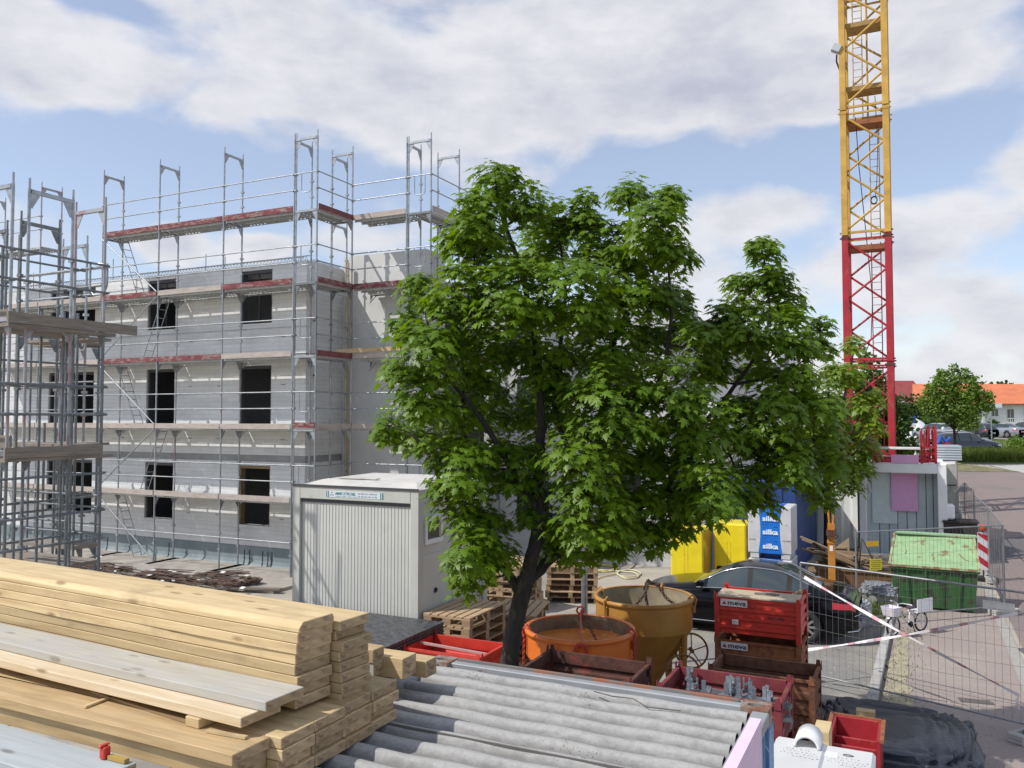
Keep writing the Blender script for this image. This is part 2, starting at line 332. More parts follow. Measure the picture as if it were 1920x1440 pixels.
GRASSM = mat('lawn', (.075, .135, .022), .95, var=.3, scale=4, c2=(.13, .16, .035), cut=(.45, .6), s2=.6, bump=.6, bscale=20)
DRYG = mat('dry verge', (.17, .16, .07), .95, var=.3, scale=6, c2=(.27, .24, .14), cut=(.5, .6), s2=1.5, bump=.6, bscale=30)
def kx(Y): return 7.66 + (Y - 17.05) * .51     # kerb line
def gx(Y): return 8.85 + (Y - 14.8) * .49      # gutter line
sheet('parking_bay', [(-1.0, 6), (kx(6), 6), (kx(19.5), 19.5), (2.0, 19.5)], GREYAS, .004, nx=4, wob=.06)
sheet('pavement', [(kx(0) + .14, 0), (gx(0), 0), (gx(26), 26), (kx(26) + .14, 26)], PAVEM, .03)
sheet('gutter', [(gx(0), 0), (gx(0) + .22, 0), (gx(49) + .22, 49), (gx(49), 49)], mat('gutter stone', (.34, .32, .29), .9, var=.12, scale=8), .02, nx=1, ny=60)
sheet('road', [(gx(0) + .32, 0), (gx(0) + 6.2, 0), (gx(48.5) + 5.0, 48.5), (gx(49) + .32, 49)], ROADM, .012, ny=60)
sheet('road_verge', [(23, 49), (29.6, 48.2), (28.5, 53), (23, 53.5)], DRYG, .03)
sheet('forecourt', [(29.2, 44), (44, 40), (46, 53), (29.6, 51.5)], PLATE, .03, nx=4)
sheet('hedge_bed', [(24, 53), (46, 52), (46, 57), (25, 57)], GRASSM, .02)
sheet('car_park', [(20, 57), (46, 57), (38, 60.2), (20, 62)], GREYAS, .03)
sheet('car_park', [(20, 61), (34, 60.5), (37, 77), (20, 79)], GREYAS, .04)
sheet('lawn', [(33, 60.3), (60, 60.3), (66, 78), (38, 78)], GRASSM, .06)
sheet('car_park', [(24, 78), (70, 78), (76, 88), (26, 88)], GREYAS, .05)
sheet('lawn', [(26, 88), (80, 88), (96, 140), (30, 140)], GRASSM, .06)
# yellow-dry strip and weeds along the kerb
sheet('dry_grass_strip', [(kx(9) + .16, 9), (kx(9) + .75, 9), (kx(17) + .4, 17), (kx(17) + .16, 17)], mat('sandy verge', (.36, .32, .22), .95, var=.2, scale=9, c2=(.33, .29, .21), cut=(.5, .6), s2=3), .036, nx=3, wob=.08)
TAR = mat('tar patch', (.13, .12, .12), .9, var=.15, scale=20, bump=.3, bscale=120)
sheet('tar_patch', [(14.6, 25.5), (21.5, 28.0), (22.5, 31.0), (15.6, 28.5)], TAR, .018)
sheet('tar_patch', [(9.5, 15.5), (13.5, 16.6), (13.6, 17.0), (9.6, 15.9)], TAR, .018)
sheet('drain_cover', [(6.9, 12.9), (7.35, 12.75), (7.4, 12.95), (6.95, 13.1)], plain('drain iron', (.11, .10, .095), .8), .036)
sheet('oil_stain', [(4.6, 12.2), (6.0, 11.9), (6.2, 13.0), (4.9, 13.1)], mat('oily asphalt', (.15, .145, .135), .8, var=.2, scale=8), .009, nx=4, ny=6, wob=.15)
def pebbles():
    mb = MB(); rr = random.Random(31)
    for i in range(2600):
        Y = rr.uniform(9, 21); x = rr.uniform(-1, gx(Y) - .1); s_ = rr.uniform(.006, .022); z = (.032 if x > kx(Y) + .15 else (.13 if abs(x - kx(Y)) < .1 else .004)); a = rr.random() * 6
        c, d = math.cos(a) * s_, math.sin(a) * s_
        mb.add([(x + c, Y + d, z), (x - d, Y + c, z), (x - c, Y - d, z), (x + d, Y - c, z), (x, Y, z + s_ * .8)], [(0, 1, 4), (1, 2, 4), (2, 3, 4), (3, 0, 4)])
    tag(mb.build('gravel', mat('pebble', (.36, .34, .30), .9, var=.3, scale=3), fixn=False), kind='stuff')
pebbles()
def kerb():
    m = MB(); Y = 0.0
    while Y < 19:
        a = Vector((kx(Y), Y, .065)); b = Vector((kx(Y + .985), Y + .985, .065)); m.bar(a, b, .15, .13); Y += 1.0
    o = m.build('kerb', CONC, bevel=.008); tag(o, kind='structure')
kerb()
def tufts(name, n, fn, h, m, label=None):
    mb = MB()
    for i in range(n):
        x, y = fn(); z = gz(x, y); a = random.uniform(0, 6.28); hh = h * random.uniform(.4, 1.2); w = .012 + hh * .05
        dx, dy = math.cos(a) * w, math.sin(a) * w; lx, ly = random.uniform(-.5, .5) * hh, random.uniform(-.5, .5) * hh
        mb.add([(x - dx, y - dy, z), (x + dx, y + dy, z), (x + lx, y + ly, z + hh)], [(0, 1, 2)])
    o = mb.build(name, m, fixn=False); tag(o, kind='stuff'); return o
TUFT = leaf_mat('grass blade', (.09, .14, .025), .3, .6, .3)
tufts('weeds', 900, lambda: ((lambda Y: (kx(Y) + random.uniform(.15, .3) + random.random() ** 3 * .5, Y))(random.uniform(9.5, 17.5))), .07, TUFT)
tufts('weeds', 2600, lambda: (random.uniform(6.6, 8.6), random.uniform(18.2, 20.5)), .22, TUFT)
tufts('long_grass', 16000, lambda: ((lambda y: (random.uniform(24 + (y - 53) * .2, 46), y))(random.uniform(53.4, 57))), .75, TUFT)
tufts('long_grass', 9000, lambda: ((lambda y: (random.uniform(34 + (y - 60) * .28, 56), y))(random.uniform(60.5, 77))), .22, TUFT)
tufts('long_grass', 6000, lambda: (random.uniform(36, 80), random.uniform(88, 93)), .9, TUFT)

# ------------------------------------------------------------------ building shell
BW = brick_mat('block wall', (.74, .735, .72), (.67, .665, .65), (.54, .535, .52), .5, .125, gap=.005)
BWS = brick_mat('block wall plain', (.54, .54, .53), (.50, .50, .495), (.42, .42, .42), .5, .25, gap=.004)
PRE = mat('precast concrete', (.60, .595, .575), .9, var=.08, scale=1.2, c2=(.50, .50, .485), cut=(.5, .7), s2=.7)
BAND = mat('grey slab edge', (.30, .30, .295), .9, var=.15, scale=3)
BIT = mat('blue grey coating', (.185, .23, .24), .6, var=.15, scale=1.5, c2=(.25, .30, .305), cut=(.5, .65), s2=1.2)
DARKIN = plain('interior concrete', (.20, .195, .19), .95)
C0 = Vector((-5.92, 23.7, 0))
bld = thing('building_shell', 'unfinished three storey building of grey white blocks behind the scaffolding', 'building', C0, GR)
def wall_front(mb, x0, x1, z0, z1, y, ops, th=.3):
    xs = sorted({x0, x1, *[v for o in ops for v in o[:2]]}); zs = sorted({z0, z1, *[min(max(v, z0), z1) for o in ops for v in o[2:]]})
    for i in range(len(xs) - 1):
        for j in range(len(zs) - 1):
            cx, cz = (xs[i] + xs[i + 1]) / 2, (zs[j] + zs[j + 1]) / 2
            if any(o[0] < cx < o[1] and o[2] < cz < o[3] for o in ops): continue
            a, b, c, d = xs[i], xs[i + 1], zs[j], zs[j + 1]
            mb.add([(a, y, c), (b, y, c), (b, y, d), (a, y, d)], [(0, 1, 2, 3)])
            mb.add([(a, y + th, c), (b, y + th, c), (b, y + th, d), (a, y + th, d)], [(3, 2, 1, 0)])
    for o in ops:
        a, b, c, d = o[0], o[1], max(o[2], z0), min(o[3], z1)
        if d <= c: continue
        for q in ([(a, y, c), (a, y + th, c), (a, y + th, d), (a, y, d)], [(b, y, c), (b, y, d), (b, y + th, d), (b, y + th, c)],
                  [(a, y, d), (a, y + th, d), (b, y + th, d), (b, y, d)], [(a, y, c), (b, y, c), (b, y + th, c), (a, y + th, c)]): mb.add(q, [(0, 1, 2, 3)])
XW = [(-2.53, -1.28), (-6.46, -5.21), (-11.25, -8.95), (-16.2, -14.4)]
storeys = [(.62, 3.10, 1.22, 2.98), (3.30, 6.08, 4.22, 5.94), (6.26, 8.95, 7.2, 8.80)]
for k, (z0, z1, a, b) in enumerate(storeys):
    m = MB(); wall_front(m, -26, 0, z0, z1, 0, [(w[0], w[1], a, b) for w in XW])
    m.add([(0, 0, z0), (0, 1.68, z0), (0, 1.68, z1), (0, 0, z1)], [(0, 1, 2, 3)])                       # return wall
    m.add([(-26, 0, z1), (0, 0, z1), (0, .3, z1), (-26, .3, z1)], [(0, 1, 2, 3)])
    m.add([(-.3, .3, z1), (0, .3, z1), (0, 1.68, z1), (-.3, 1.68, z1)], [(0, 1, 2, 3)])
    m.add([(-.3, .3, z0), (-.3, 1.68, z0), (-.3, 1.68, z1), (-.3, .3, z1)], [(0, 1, 2, 3)])
    m.build('wall', BW, bld, fixn=False)
    for w in XW:
        if w[0] < -13: continue
        f = MB(); x0, x1 = w
        f.box(x0 + .02, x0 + .07, .05, .24, a, b); f.box(x1 - .07, x1 - .02, .05, .24, a, b)
        f.box(x0 + .07, x1 - .07, .06, .20, b - .09, b - .01)
        if k == 2: f.box(x0 + .35, x0 + .40, .4, .45, a, b); f.box(x1 - .30, x1 - .26, .3, .34, a, b)
        f.build('window_opening_frame', wood_mat('prop timber', (.26, .19, .10), (.15, .10, .055)) if k == 0 and w is XW[0] else MATS.get('prop timber2') or DKGREY, bld)
for z0, z1 in ((3.10, 3.30), (6.08, 6.26)):
    m = MB(); m.box(-26, -.02, .02, .4, z0, z1); m.box(-.32, -.02, .4, 1.66, z0, z1); m.build('slab_edge', BAND, bld)
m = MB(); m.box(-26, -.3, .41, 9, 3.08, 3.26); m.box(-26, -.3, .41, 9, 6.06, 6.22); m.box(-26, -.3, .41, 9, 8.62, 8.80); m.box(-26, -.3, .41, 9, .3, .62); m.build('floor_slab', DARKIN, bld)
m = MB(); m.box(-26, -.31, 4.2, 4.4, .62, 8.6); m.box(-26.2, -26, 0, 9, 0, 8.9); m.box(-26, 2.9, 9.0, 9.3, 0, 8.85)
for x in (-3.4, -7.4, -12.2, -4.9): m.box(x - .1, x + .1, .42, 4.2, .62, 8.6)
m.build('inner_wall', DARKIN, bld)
m = MB()      # plinth with a coved foot
prof = [(.0, .62), (-.025, .60), (-.03, .22), (-.06, .12), (-.14, .05), (-.26, .01), (-.26, -.1), (.1, -.1)]
m.add([(x, p[0], p[1]) for x in (-26, 0.03) for p in prof], [(i, i + 1, i + 9, i + 8) for i in range(7)]); m.box(0.001, .03, .02, 1.66, -.1, .6); m.build('plinth', BIT, bld, fixn=False)
m = MB()
for x in (-9.1, -8.95, -8.8, -8.1, -5.3, -5.1, -2.2, -2.0, -1.5, -1.3, -1.15):
    m.tube([(x, -.035, .5), (x, -.04, .2), (x + .03, -.10, .09), (x + .06, -.2, .05), (x + .16, -.36, .03)], .012, 6)
m.build('membrane_seam', plain('seam tar', (.05, .055, .06), .6), bld)
# stair core and rear wing
m = MB(); wall_front(m, .003, 2.98, 0, 9.32, 1.68, []); m.add([(2.98, 1.68, 0), (2.98, 2.78, 0), (2.98, 2.78, 9.32), (2.98, 1.68, 9.32)], [(0, 1, 2, 3)])
m.add([(.5, 1.68, 9.32), (2.98, 1.68, 9.32), (2.98, 2.78, 9.32), (.5, 2.78, 9.32)], [(0, 1, 2, 3)]); m.add([(.003, 1.68, 9.32), (.5, 1.68, 9.32), (.5, 1.9, 9.32), (.003, 1.9, 9.32)], [(0, 1, 2, 3)])
m.add([(.5, 2.0, 8), (.5, 2.78, 8), (.5, 2.78, 9.32), (.5, 2.0, 9.32)], [(0, 1, 2, 3)])
m.build('stair_core', PRE, bld, fixn=False)
m = MB(); m.box(2.99, 9.2, 5.3, 8.99, 0, 7.9); m.build('rear_wing', BWS, bld)
for x in (4.2, 7.2):
    for z in (1.2, 4.2): m = MB(); m.box(x, x + 1.1, 5.27, 5.32, z, z + 1.5); m.build('rear_window', plain('dark opening', (.03, .03, .032), .9), bld)
# reinforcement trellis along the wall head
m = MB()
for i in range(150):
    x = -20 + i * .133; h = .10 if i % 2 else .02
    if x < -.1: m.tube([(x, .12, 8.95), (x + .066, .12, 8.95 + .12), (x + .133, .12, 8.95)], .006, 4)
m.rod((-20, .12, 9.07), (-.2, .12, 9.07), .007, 4)
for i in range(24):
    y = .3 + i * .058; m.tube([(-.14, y, 8.95), (-.14, y + .03, 9.06), (-.14, y + .058, 8.95)], .006, 4)
for x, h in ((-12.4, .6), (-8.3, .75), (-4.1, .55), (-3.3, .4), (-.35, .25)): m.rod((x, .14, 8.9), (x, .14, 8.95 + h), .01, 4)
m.build('rebar', mat('dark rebar', (.10, .06, .045), .85, var=.3, scale=9), bld)
# small marks on the blocks: anchor plates, dowels
m = MB()
for z in (3.75, 6.75, 1.45, 5.35):
    for x in (-.9, -3.4, -4.6, -7.6, -12.6): m.box(x, x + .14, -.012, .002, z, z + .018)
m.build('wall_anchor', STEELD, bld)
for i in range(3):
    m = MB(); m.box(.03, .045, .28 , .34, 4 + i * 1.6, 4.05 + i * 1.6); m.build('wall_bracket', DKGREY, bld)
m = MB(); m.bar(grid(C0, .36, 1.45, .1) - C0, grid(C0, .36, 1.45, 8.9) - C0, .06, .10)
t = MB(); t.bar((.32, 1.5, .0), (.30, 1.5, 9.1), .05, .11); bm_ = t.build('timber_post', NEWWOOD); bm_.location = C0; bm_.rotation_euler = (0, 0, GR)
tag(bm_, 'tall upright yellow timber in the corner beside the stair core', 'timber post')

# concrete deck the scaffold stands on
m = MB(); m.box(-30, 1.2, -2.6, .4, -.3, -.02); m.box(1.2, 6, -.3, .4, -.3, -.03)
SLABM = mat('dusty slab', (.36, .33, .285), .95, var=.16, scale=2, c2=(.22, .20, .185), cut=(.5, .66), s2=.9, bump=.3, bscale=20)
o = m.build('concrete_slab', SLABM, loc=C0 + Vector((0, 0, .1)), rot=GR); tag(o, kind='structure')

# ------------------------------------------------------------------ scaffolding
def frame_mesh(w=.73, h=2.0, r=.024, m=None, name='frame'):
    mb = MB()
    for y in (0, w): mb.rod((0, y, 0), (0, y, h), r, 8)
    mb.rod((0, 0, h), (0, 0, h + .16), r * .75, 6); mb.rod((0, w, h), (0, w, h + .16), r * .75, 6)
    mb.box(-.025, .025, r, w - r, h - .07, h - .01)
    for y, s in ((0, 1), (w, -1)):
        mb.prism([(y + s * .02, h - .08), (y + s * .17, h - .08), (y + s * .05, h - .30), (y + s * .02, h - .30)], 0, -.006, .006)
        for z in (.55, 1.0): mb.box(-.05, .05, y - .03, y + .03, z - .02, z + .03)
    me = mb.build(name, m).data
    return me
def pristine(o):  # drop the template object, keep its mesh
    bpy.data.objects.remove(o)
FRM = {}
for key, mm in (('a', STEEL), ('b', STEELD), ('r', mat('pink primed steel', (.40, .27, .28), .6, .4, var=.3, scale=4, c2=(.37, .38, .40), cut=(.40, .50), s2=3))):
    mesh = frame_mesh(m=mm); FRM[key] = mesh
    for o in [o for o in bpy.data.objects if o.data is mesh]: bpy.data.objects.remove(o)
def put(name, mesh, parent, loc, rot=0):
    o = bpy.data.objects.new(name, mesh); COL.objects.link(o); o.parent = parent; o.location = loc; o.rotation_euler = (0, 0, rot); return o
def deck(parent, a, b, z, w=.66, side=1, n=2):
    """steel deck of n planks between a and b (local xy); planks lie to the left (side=1) of a->b"""
    a = Vector((*a, z)); b = Vector((*b, z)); d = (b - a).normalized(); nrm = Vector((-d.y, d.x, 0)) * side
    m = MB()
    for i in range(n):
        pw = w / n; o0 = a + d * .03 + nrm * (.035 + pw * i); o1 = b - d * .03 + nrm * (.035 + pw * i)
        c = nrm * (pw - .012)
        m.add([o0, o1, o1 + c, o0 + c], [(0, 1, 2, 3)])
        for e0, e1 in ((o0, o1), (o0 + c, o1 + c)):
            dn = Vector((0, 0, -.075)); L = (e1 - e0).length; k = int(L / .13); hz0, hz1 = -.028, -.052
            # lip with a row of punched holes in two groups near the ends
            m.add([e0, e1, e1 + Vector((0, 0, hz0)), e0 + Vector((0, 0, hz0))], [(0, 1, 2, 3)])
            m.add([e0 + Vector((0, 0, hz1)), e1 + Vector((0, 0, hz1)), e1 + dn, e0 + dn], [(0, 1, 2, 3)])
            for q in range(k):
                s0 = q / k; hole = (.08 < s0 < .32 or .66 < s0 < .9); s1 = (q + (.45 if hole else 1)) / k
                p, r = e0.lerp(e1, s0), e0.lerp(e1, s1)
                m.add([p + Vector((0, 0, hz0)), r + Vector((0, 0, hz0)), r + Vector((0, 0, hz1)), p + Vector((0, 0, hz1))], [(0, 1, 2, 3)])
    ob = m.build('deck', ALU, parent, fixn=False)
    sm = ob.modifiers.new('thickness', 'SOLIDIFY'); sm.thickness = .004
def rail(parent, a, b, z, m=STEEL, r=.018):
    mb = MB(); mb.rod((*a, z), (*b, z), r, 6); return mb.build('guardrail', m, parent)
def toe(parent, a, b, z, m, h=.15, t=.03):
    mb = MB(); mb.bar((*a, z + h / 2 + .01), (*b, z + h / 2 + .01), t, h); return mb.build('toe_board', m, parent)
P0 = Vector((-6.007, 22.6, 0))
scf = thing('facade_scaffold', 'galvanised frame scaffold wrapped round the unfinished building', 'scaffold', P0, GR)
XP = [0, -2.60, -5.22, -7.71, -10.75, -13.8]
LV = [.1, 2.1, 4.1, 6.1, 8.1, 10.1]
for i, x in enumerate(XP):
    for k, z in enumerate(LV): put('frame', FRM['r' if (i + k) % 5 == 3 or (i == 4 and k == 5) else 'a'], scf, (x, 0, z))
for (x, y) in ((.06, 0), (.06, 1.57), (2.71, 1.57), (2.71, 3.14)):
    for k, z in enumerate(LV): put('frame', FRM['a' if (k + int(x)) % 3 else 'b'], scf, (x + .73, y, z), math.pi / 2)
for (x, y) in ((.02, 1.60), (2.65, 1.57)):
    for z in LV: put('frame', FRM['a'], scf, (x, y, z))
for z in LV:
    put('frame', FRM['b'], scf, (3.47 - .73 + .73, 5.7, z), math.pi / 2)
def pick(i, k):
    t = {(0, 5): TOERED, (1, 5): TOERED, (2, 5): TOERED, (0, 4): TOERED, (1, 4): TOEPALE, (2, 4): TOERED, (0, 3): TOEPALE, (1, 3): TOERED, (2, 3): TOERED, (3, 3): TOEPALE}
    return t.get((i, k), TOEPALE if (i + k) % 3 else TOEPALE)
for i in range(5):
    a, b = (XP[i + 1], 0), (XP[i], 0)
    for k in range(1, 6):
        z = LV[k]
        if i == 3 and k == 5: continue
        deck(scf, a, b, z)
        if k < 5: deck(scf, (a[0], .74), (b[0], .74), z, w=.24, n=1)
        if not (i == 4 and k == 5): toe(scf, (a[0] + .03, -.035), (b[0] - .03, -.035), z - .03, pick(i, k))
        for dz in (.55, 1.0): rail(scf, (a[0], -.045), (b[0], -.045), z + dz, r=.017)
    for dz in (.9,): rail(scf, (a[0], -.045), (b[0], -.045), LV[0] + dz, r=.017)
    for k in range(1, 6):
        if k in (3, 4): rail(scf, (a[0], .76), (b[0], .76), LV[k] + .9, r=.015)
for k in range(1, 6):
    z = LV[k]
    deck(scf, (.79, .0), (.79, 1.57), z, side=1)
    toe(scf, (.83, .03), (.83, 1.55), z - .03, TOERED if k == 4 else (TOEPALE if k in (2,) else mat('dark red board', (.19, .06, .06), .8, var=.3, scale=5)))
    deck(scf, (.82, 1.57), (2.65, 1.57), z)
    toe(scf, (.86, 1.535), (2.62, 1.535), z - .03, TOERED if k == 4 else TOEPALE)
    deck(scf, (3.44, 1.57), (3.44, 3.14), z, side=1); deck(scf, (3.44, 3.14), (3.44, 5.7), z, side=1)
    toe(scf, (3.48, 1.6), (3.48, 3.1), z - .03, TOEPALE); toe(scf, (3.48, 3.2), (3.48, 5.66), z - .03, TOERED if k % 2 else TOEPALE)
    for dz in (.55, 1.0):
        rail(scf, (.83, 0), (.83, 1.57), z + dz); rail(scf, (.83, 1.535), (2.65, 1.535), z + dz); rail(scf, (3.48, 1.57), (3.48, 3.14), z + dz)
        if k > 3: rail(scf, (3.48, 3.14), (3.48, 5.7), z + dz)
    # end gates between the two frames of a corner
    for x, y in ((.06, -.04), (2.71, 1.53)):
        m = MB(); m.rod((x, y, z + 1.0), (x + .73, y, z + 1.0), .015, 6)
        m.tube([(x + .22, y, z + 1.0), (x + .22, y, z + .52), (x + .28, y, z + .46), (x + .5, y, z + .46), (x + .56, y, z + .52), (x + .56, y, z + 1.0)], .013, 6)
        m.build('end_gate', STEEL, scf)
def console(x, y, z, dx, dy):
    m = MB(); e = Vector((x + dx, y + dy, z - .06)); m.bar((x, y, z - .06), e, .03, .045); m.rod((x, y, z - .32), e, .014, 6)
    m.prism([(y + .02, z - .09), (y + .16, z - .09), (y + .03, z - .26)], 0, x - .006, x + .006) if dy else None
    m.build('console_bracket', STEEL, scf)
for x in XP:
    for z in LV[1:5]: console(x, .73, z, 0, .27)
for z in LV[1:5]:
    deck(scf, (.82, 2.32), (2.65, 2.32), z, w=.30, n=1); console(2.65, 2.30, z, 0, .33); console(.9, 2.30, z, 0, .33)
m = MB(); m.box(.06, .79, -.05, -.02, 4.12, 4.27); m.build('toe_board', TOERED, scf)
m = MB(); m.bar((.3, 1.46, 6.30), (2.9, 1.52, 6.33), .05, .12); o = m.build('scaffold_timber', NEWWOOD, loc=P0, rot=GR); tag(o, 'long yellow timber lying on the third scaffold deck by the corner', 'timber')
for k in range(5):      # zigzag face braces and inside ladders in the third bay
    z = LV[k]; a, b = ((-7.71, z + 2), (-5.22, z)) if k % 2 == 0 else ((-5.22, z + 2), (-7.71, z))
    m = MB(); m.rod((a[0], -.06, a[1] - .05), (b[0], -.06, b[1] + .1), .02, 6); m.build('brace', STEEL, scf)
    x0, x1 = (-7.3, -6.4) if k % 2 == 0 else (-5.35, -6.2)
    m = MB()
    for s in (0, .3):
        m.rod((x0 + s * 0, .28 + s, z + 2.0), (x1, .28 + s, z), .013, 6)
    for q in range(8):
        t = (q + .5) / 8; xx = x0 + (x1 - x0) * t; m.rod((xx, .28, z + 2 - 2 * t), (xx, .58, z + 2 - 2 * t), .011, 5)
    m.build('ladder', STEEL, scf)
m = MB()
for x in XP:
    for y in (0, .73): m.rod((x, y, -.02), (x, y, .12), .016, 6); m.box(x - .075, x + .075, y - .075, y + .075, -.03, -.02)
for (x, y) in ((.79, 0), (.79, 1.57), (3.44, 1.57), (3.44, 3.14), (.06, 1.57)): m.rod((x, y, -.02), (x, y, .12), .016, 6)
m.build('base_jack', STEELD, scf, loc=(0, 0, .0))
for i, x in enumerate(XP[1:4]):
    m = MB(); m.box(-.12, .12, -.25, 1.05, 0, .045); o = m.build('sole_board', OLDWOOD, loc=grid(P0, x, 0, .085 - .05), rot=GR + (.03 * i)); tag(o, 'weathered board under the scaffold feet, %s from the office container' % ('first', 'second', 'third')[i], 'sole board', 'boards under the scaffold feet')
    
OLDB = mat('weathered scaffold board', (.23, .20, .17), .85, var=.3, scale=3, c2=(.30, .22, .15), cut=(.55, .68), s2=1.2, stretch=(10, .8, 10))
# nearer scaffold at the left edge
nsc = thing('access_scaffold', 'near scaffold tower with wooden decks at the left edge of the site', 'scaffold', (-7.39, 12.2, 0), GR)
def nl(p):  # world xy -> local xy of nsc
    d = Vector((p[0], p[1], 0)) - Vector((-7.39, 12.2, 0)); return (d.dot(E1), d.dot(E2))
nlv = [-.1, 1.9, 3.9, 5.9]
def nframe(px, Y, along, top=3, key='b', low=0):
    p = atY(px, 500, Y); x, y = nl((p.x, p.y))
    for k in range(low, top + 1):
        kk = key if k == 3 else ('r' if (k == 2 and key == 'a') else 'b')  # lower levels get the darker steel, their shade put into the colour
        if along == 1: put('frame', FRM[kk], nsc, (x, y, nlv[k]), math.pi / 2)      # width towards -e1
        else: put('frame', FRM[kk], nsc, (x, y, nlv[k]), 0)
    return x, y
nframe(21, 12.2, 1, key='a'); nframe(196, 13.6, 1, key='r'); nframe(52, 12.5, 2, key='a'); nframe(38, 14.5, 2, key='b'); nframe(163, 16.5, 1, key='a'); nframe(12, 15.2, 1, key='b'); nframe(128, 16.4, 2, key='b', top=2)
for k in (1, 2, 3):
    z = nlv[k]
    deck(nsc, (0, 0), (0, 1.57), z, side=1)
    if k > 1:
        m = MB(); m.bar((.05, -.12, z - .02), (.05, 2.12 if k == 3 else 1.5, z - .02), .04, .16); m.build('toe_board', OLDB, nsc)
        m = MB(); m.bar((-.08, -.1, z - .13), (-.08, 1.72, z - .13), .25, .05); m.build('deck_board', OLDB, nsc)
        m = MB(); m.bar((-1.1, -.2, z - .1), (-1.1, 1.9, z - .1), .5, .05); m.build('deck_board', OLDB, nsc)
        m = MB(); m.bar((-.76, .5, z + .12), (-3.4, .5, z + .12), .04, .2); m.build('toe_board', OLDB, nsc)
        m = MB(); m.bar((-2.0, 3.0, z), (-4.0, 3.0, z), .5, .05); m.build('deck_board', OLDB, nsc)
    for dz in (.55, 1.0):
        rail(nsc, (.05, -.3), (.05, 1.57), z + dz, STEELD, .021); rail(nsc, (-.72, .0), (-.72, 1.7), z + dz, STEELD, .019)
        rail(nsc, (-.2, 1.63), (-2.4, 1.63), z + dz + .02, STEEL if k == 3 else STEELD, .019)
        rail(nsc, (-.7, -.05), (-3.0, -.05), z + dz + .02, STEELD, .019)
for z in (1.0, .55): rail(nsc, (.05, 0), (.05, 1.57), z, STEELD, .02)
m = MB(); m.tube([(-.46, 1.6, 7.0), (-.46, 1.6, 6.55), (-.36, 1.6, 6.45), (-.12, 1.6, 6.45), (-.04, 1.6, 6.6), (-.04, 1.6, 6.95), (-.46, 1.6, 7.0)], .018, 8); m.build('end_gate', STEEL, nsc)
for (px, Y, top_) in ((2, 13.5, 7.2), (33, 17.5, 8.3), (78, 14.0, 6.2), (108, 17.8, 8.2), (146, 15.0, 6.3), (120, 13.9, 6.2), (88, 16.0, 4.3), (60, 18.0, 6.4)):
    p = atY(px, 600, Y); x, y = nl((p.x, p.y)); m = MB(); m.rod((x, y, 0), (x, y, top_), .024, 8); m.build('standard', STEELD, nsc)
for (a, b, z) in (((.05, -.4), (-3, -.4), 5.0), ((-.7, 1.0), (-3.4, 1.0), 4.95), ((-1.5, -.2), (-1.5, 2.6), 5.35), ((-.3, 1.7), (-2.8, 1.7), 3.1), ((-1.2, 2.4), (-2.8, 2.4), 2.5), ((-1.2, 0), (-1.2, 2.3), 3.0), ((.05, -.3), (.05, 1.57), 3.5), ((-2.3, 3.2), (-4.2, 3.2), 1.1), ((-2.3, 3.2), (-4.2, 3.2), 5.1), ((-2.4, 3.3), (-4.2, 3.3), 7.0)):
    rail(nsc, a, b, z, STEELD, .02)
for z, yy in ((3.9, 2.2), (1.9, 1.9), (1.9, 3.2), (5.9, 3.6)): m = MB(); m.bar((1.6 - 1.285 * yy, yy, z), (-4.4, yy, z), .6, .06); m.build('deck_board', OLDB, nsc)
m = MB(); m.tube([(-.03, -.45, 8), (-.08, -.42, 6), (-.02, -.40, 4), (-.06, -.4, 2), (-.05, -.4, 0)], .02, 6); m.build('cable', BLACK, nsc)

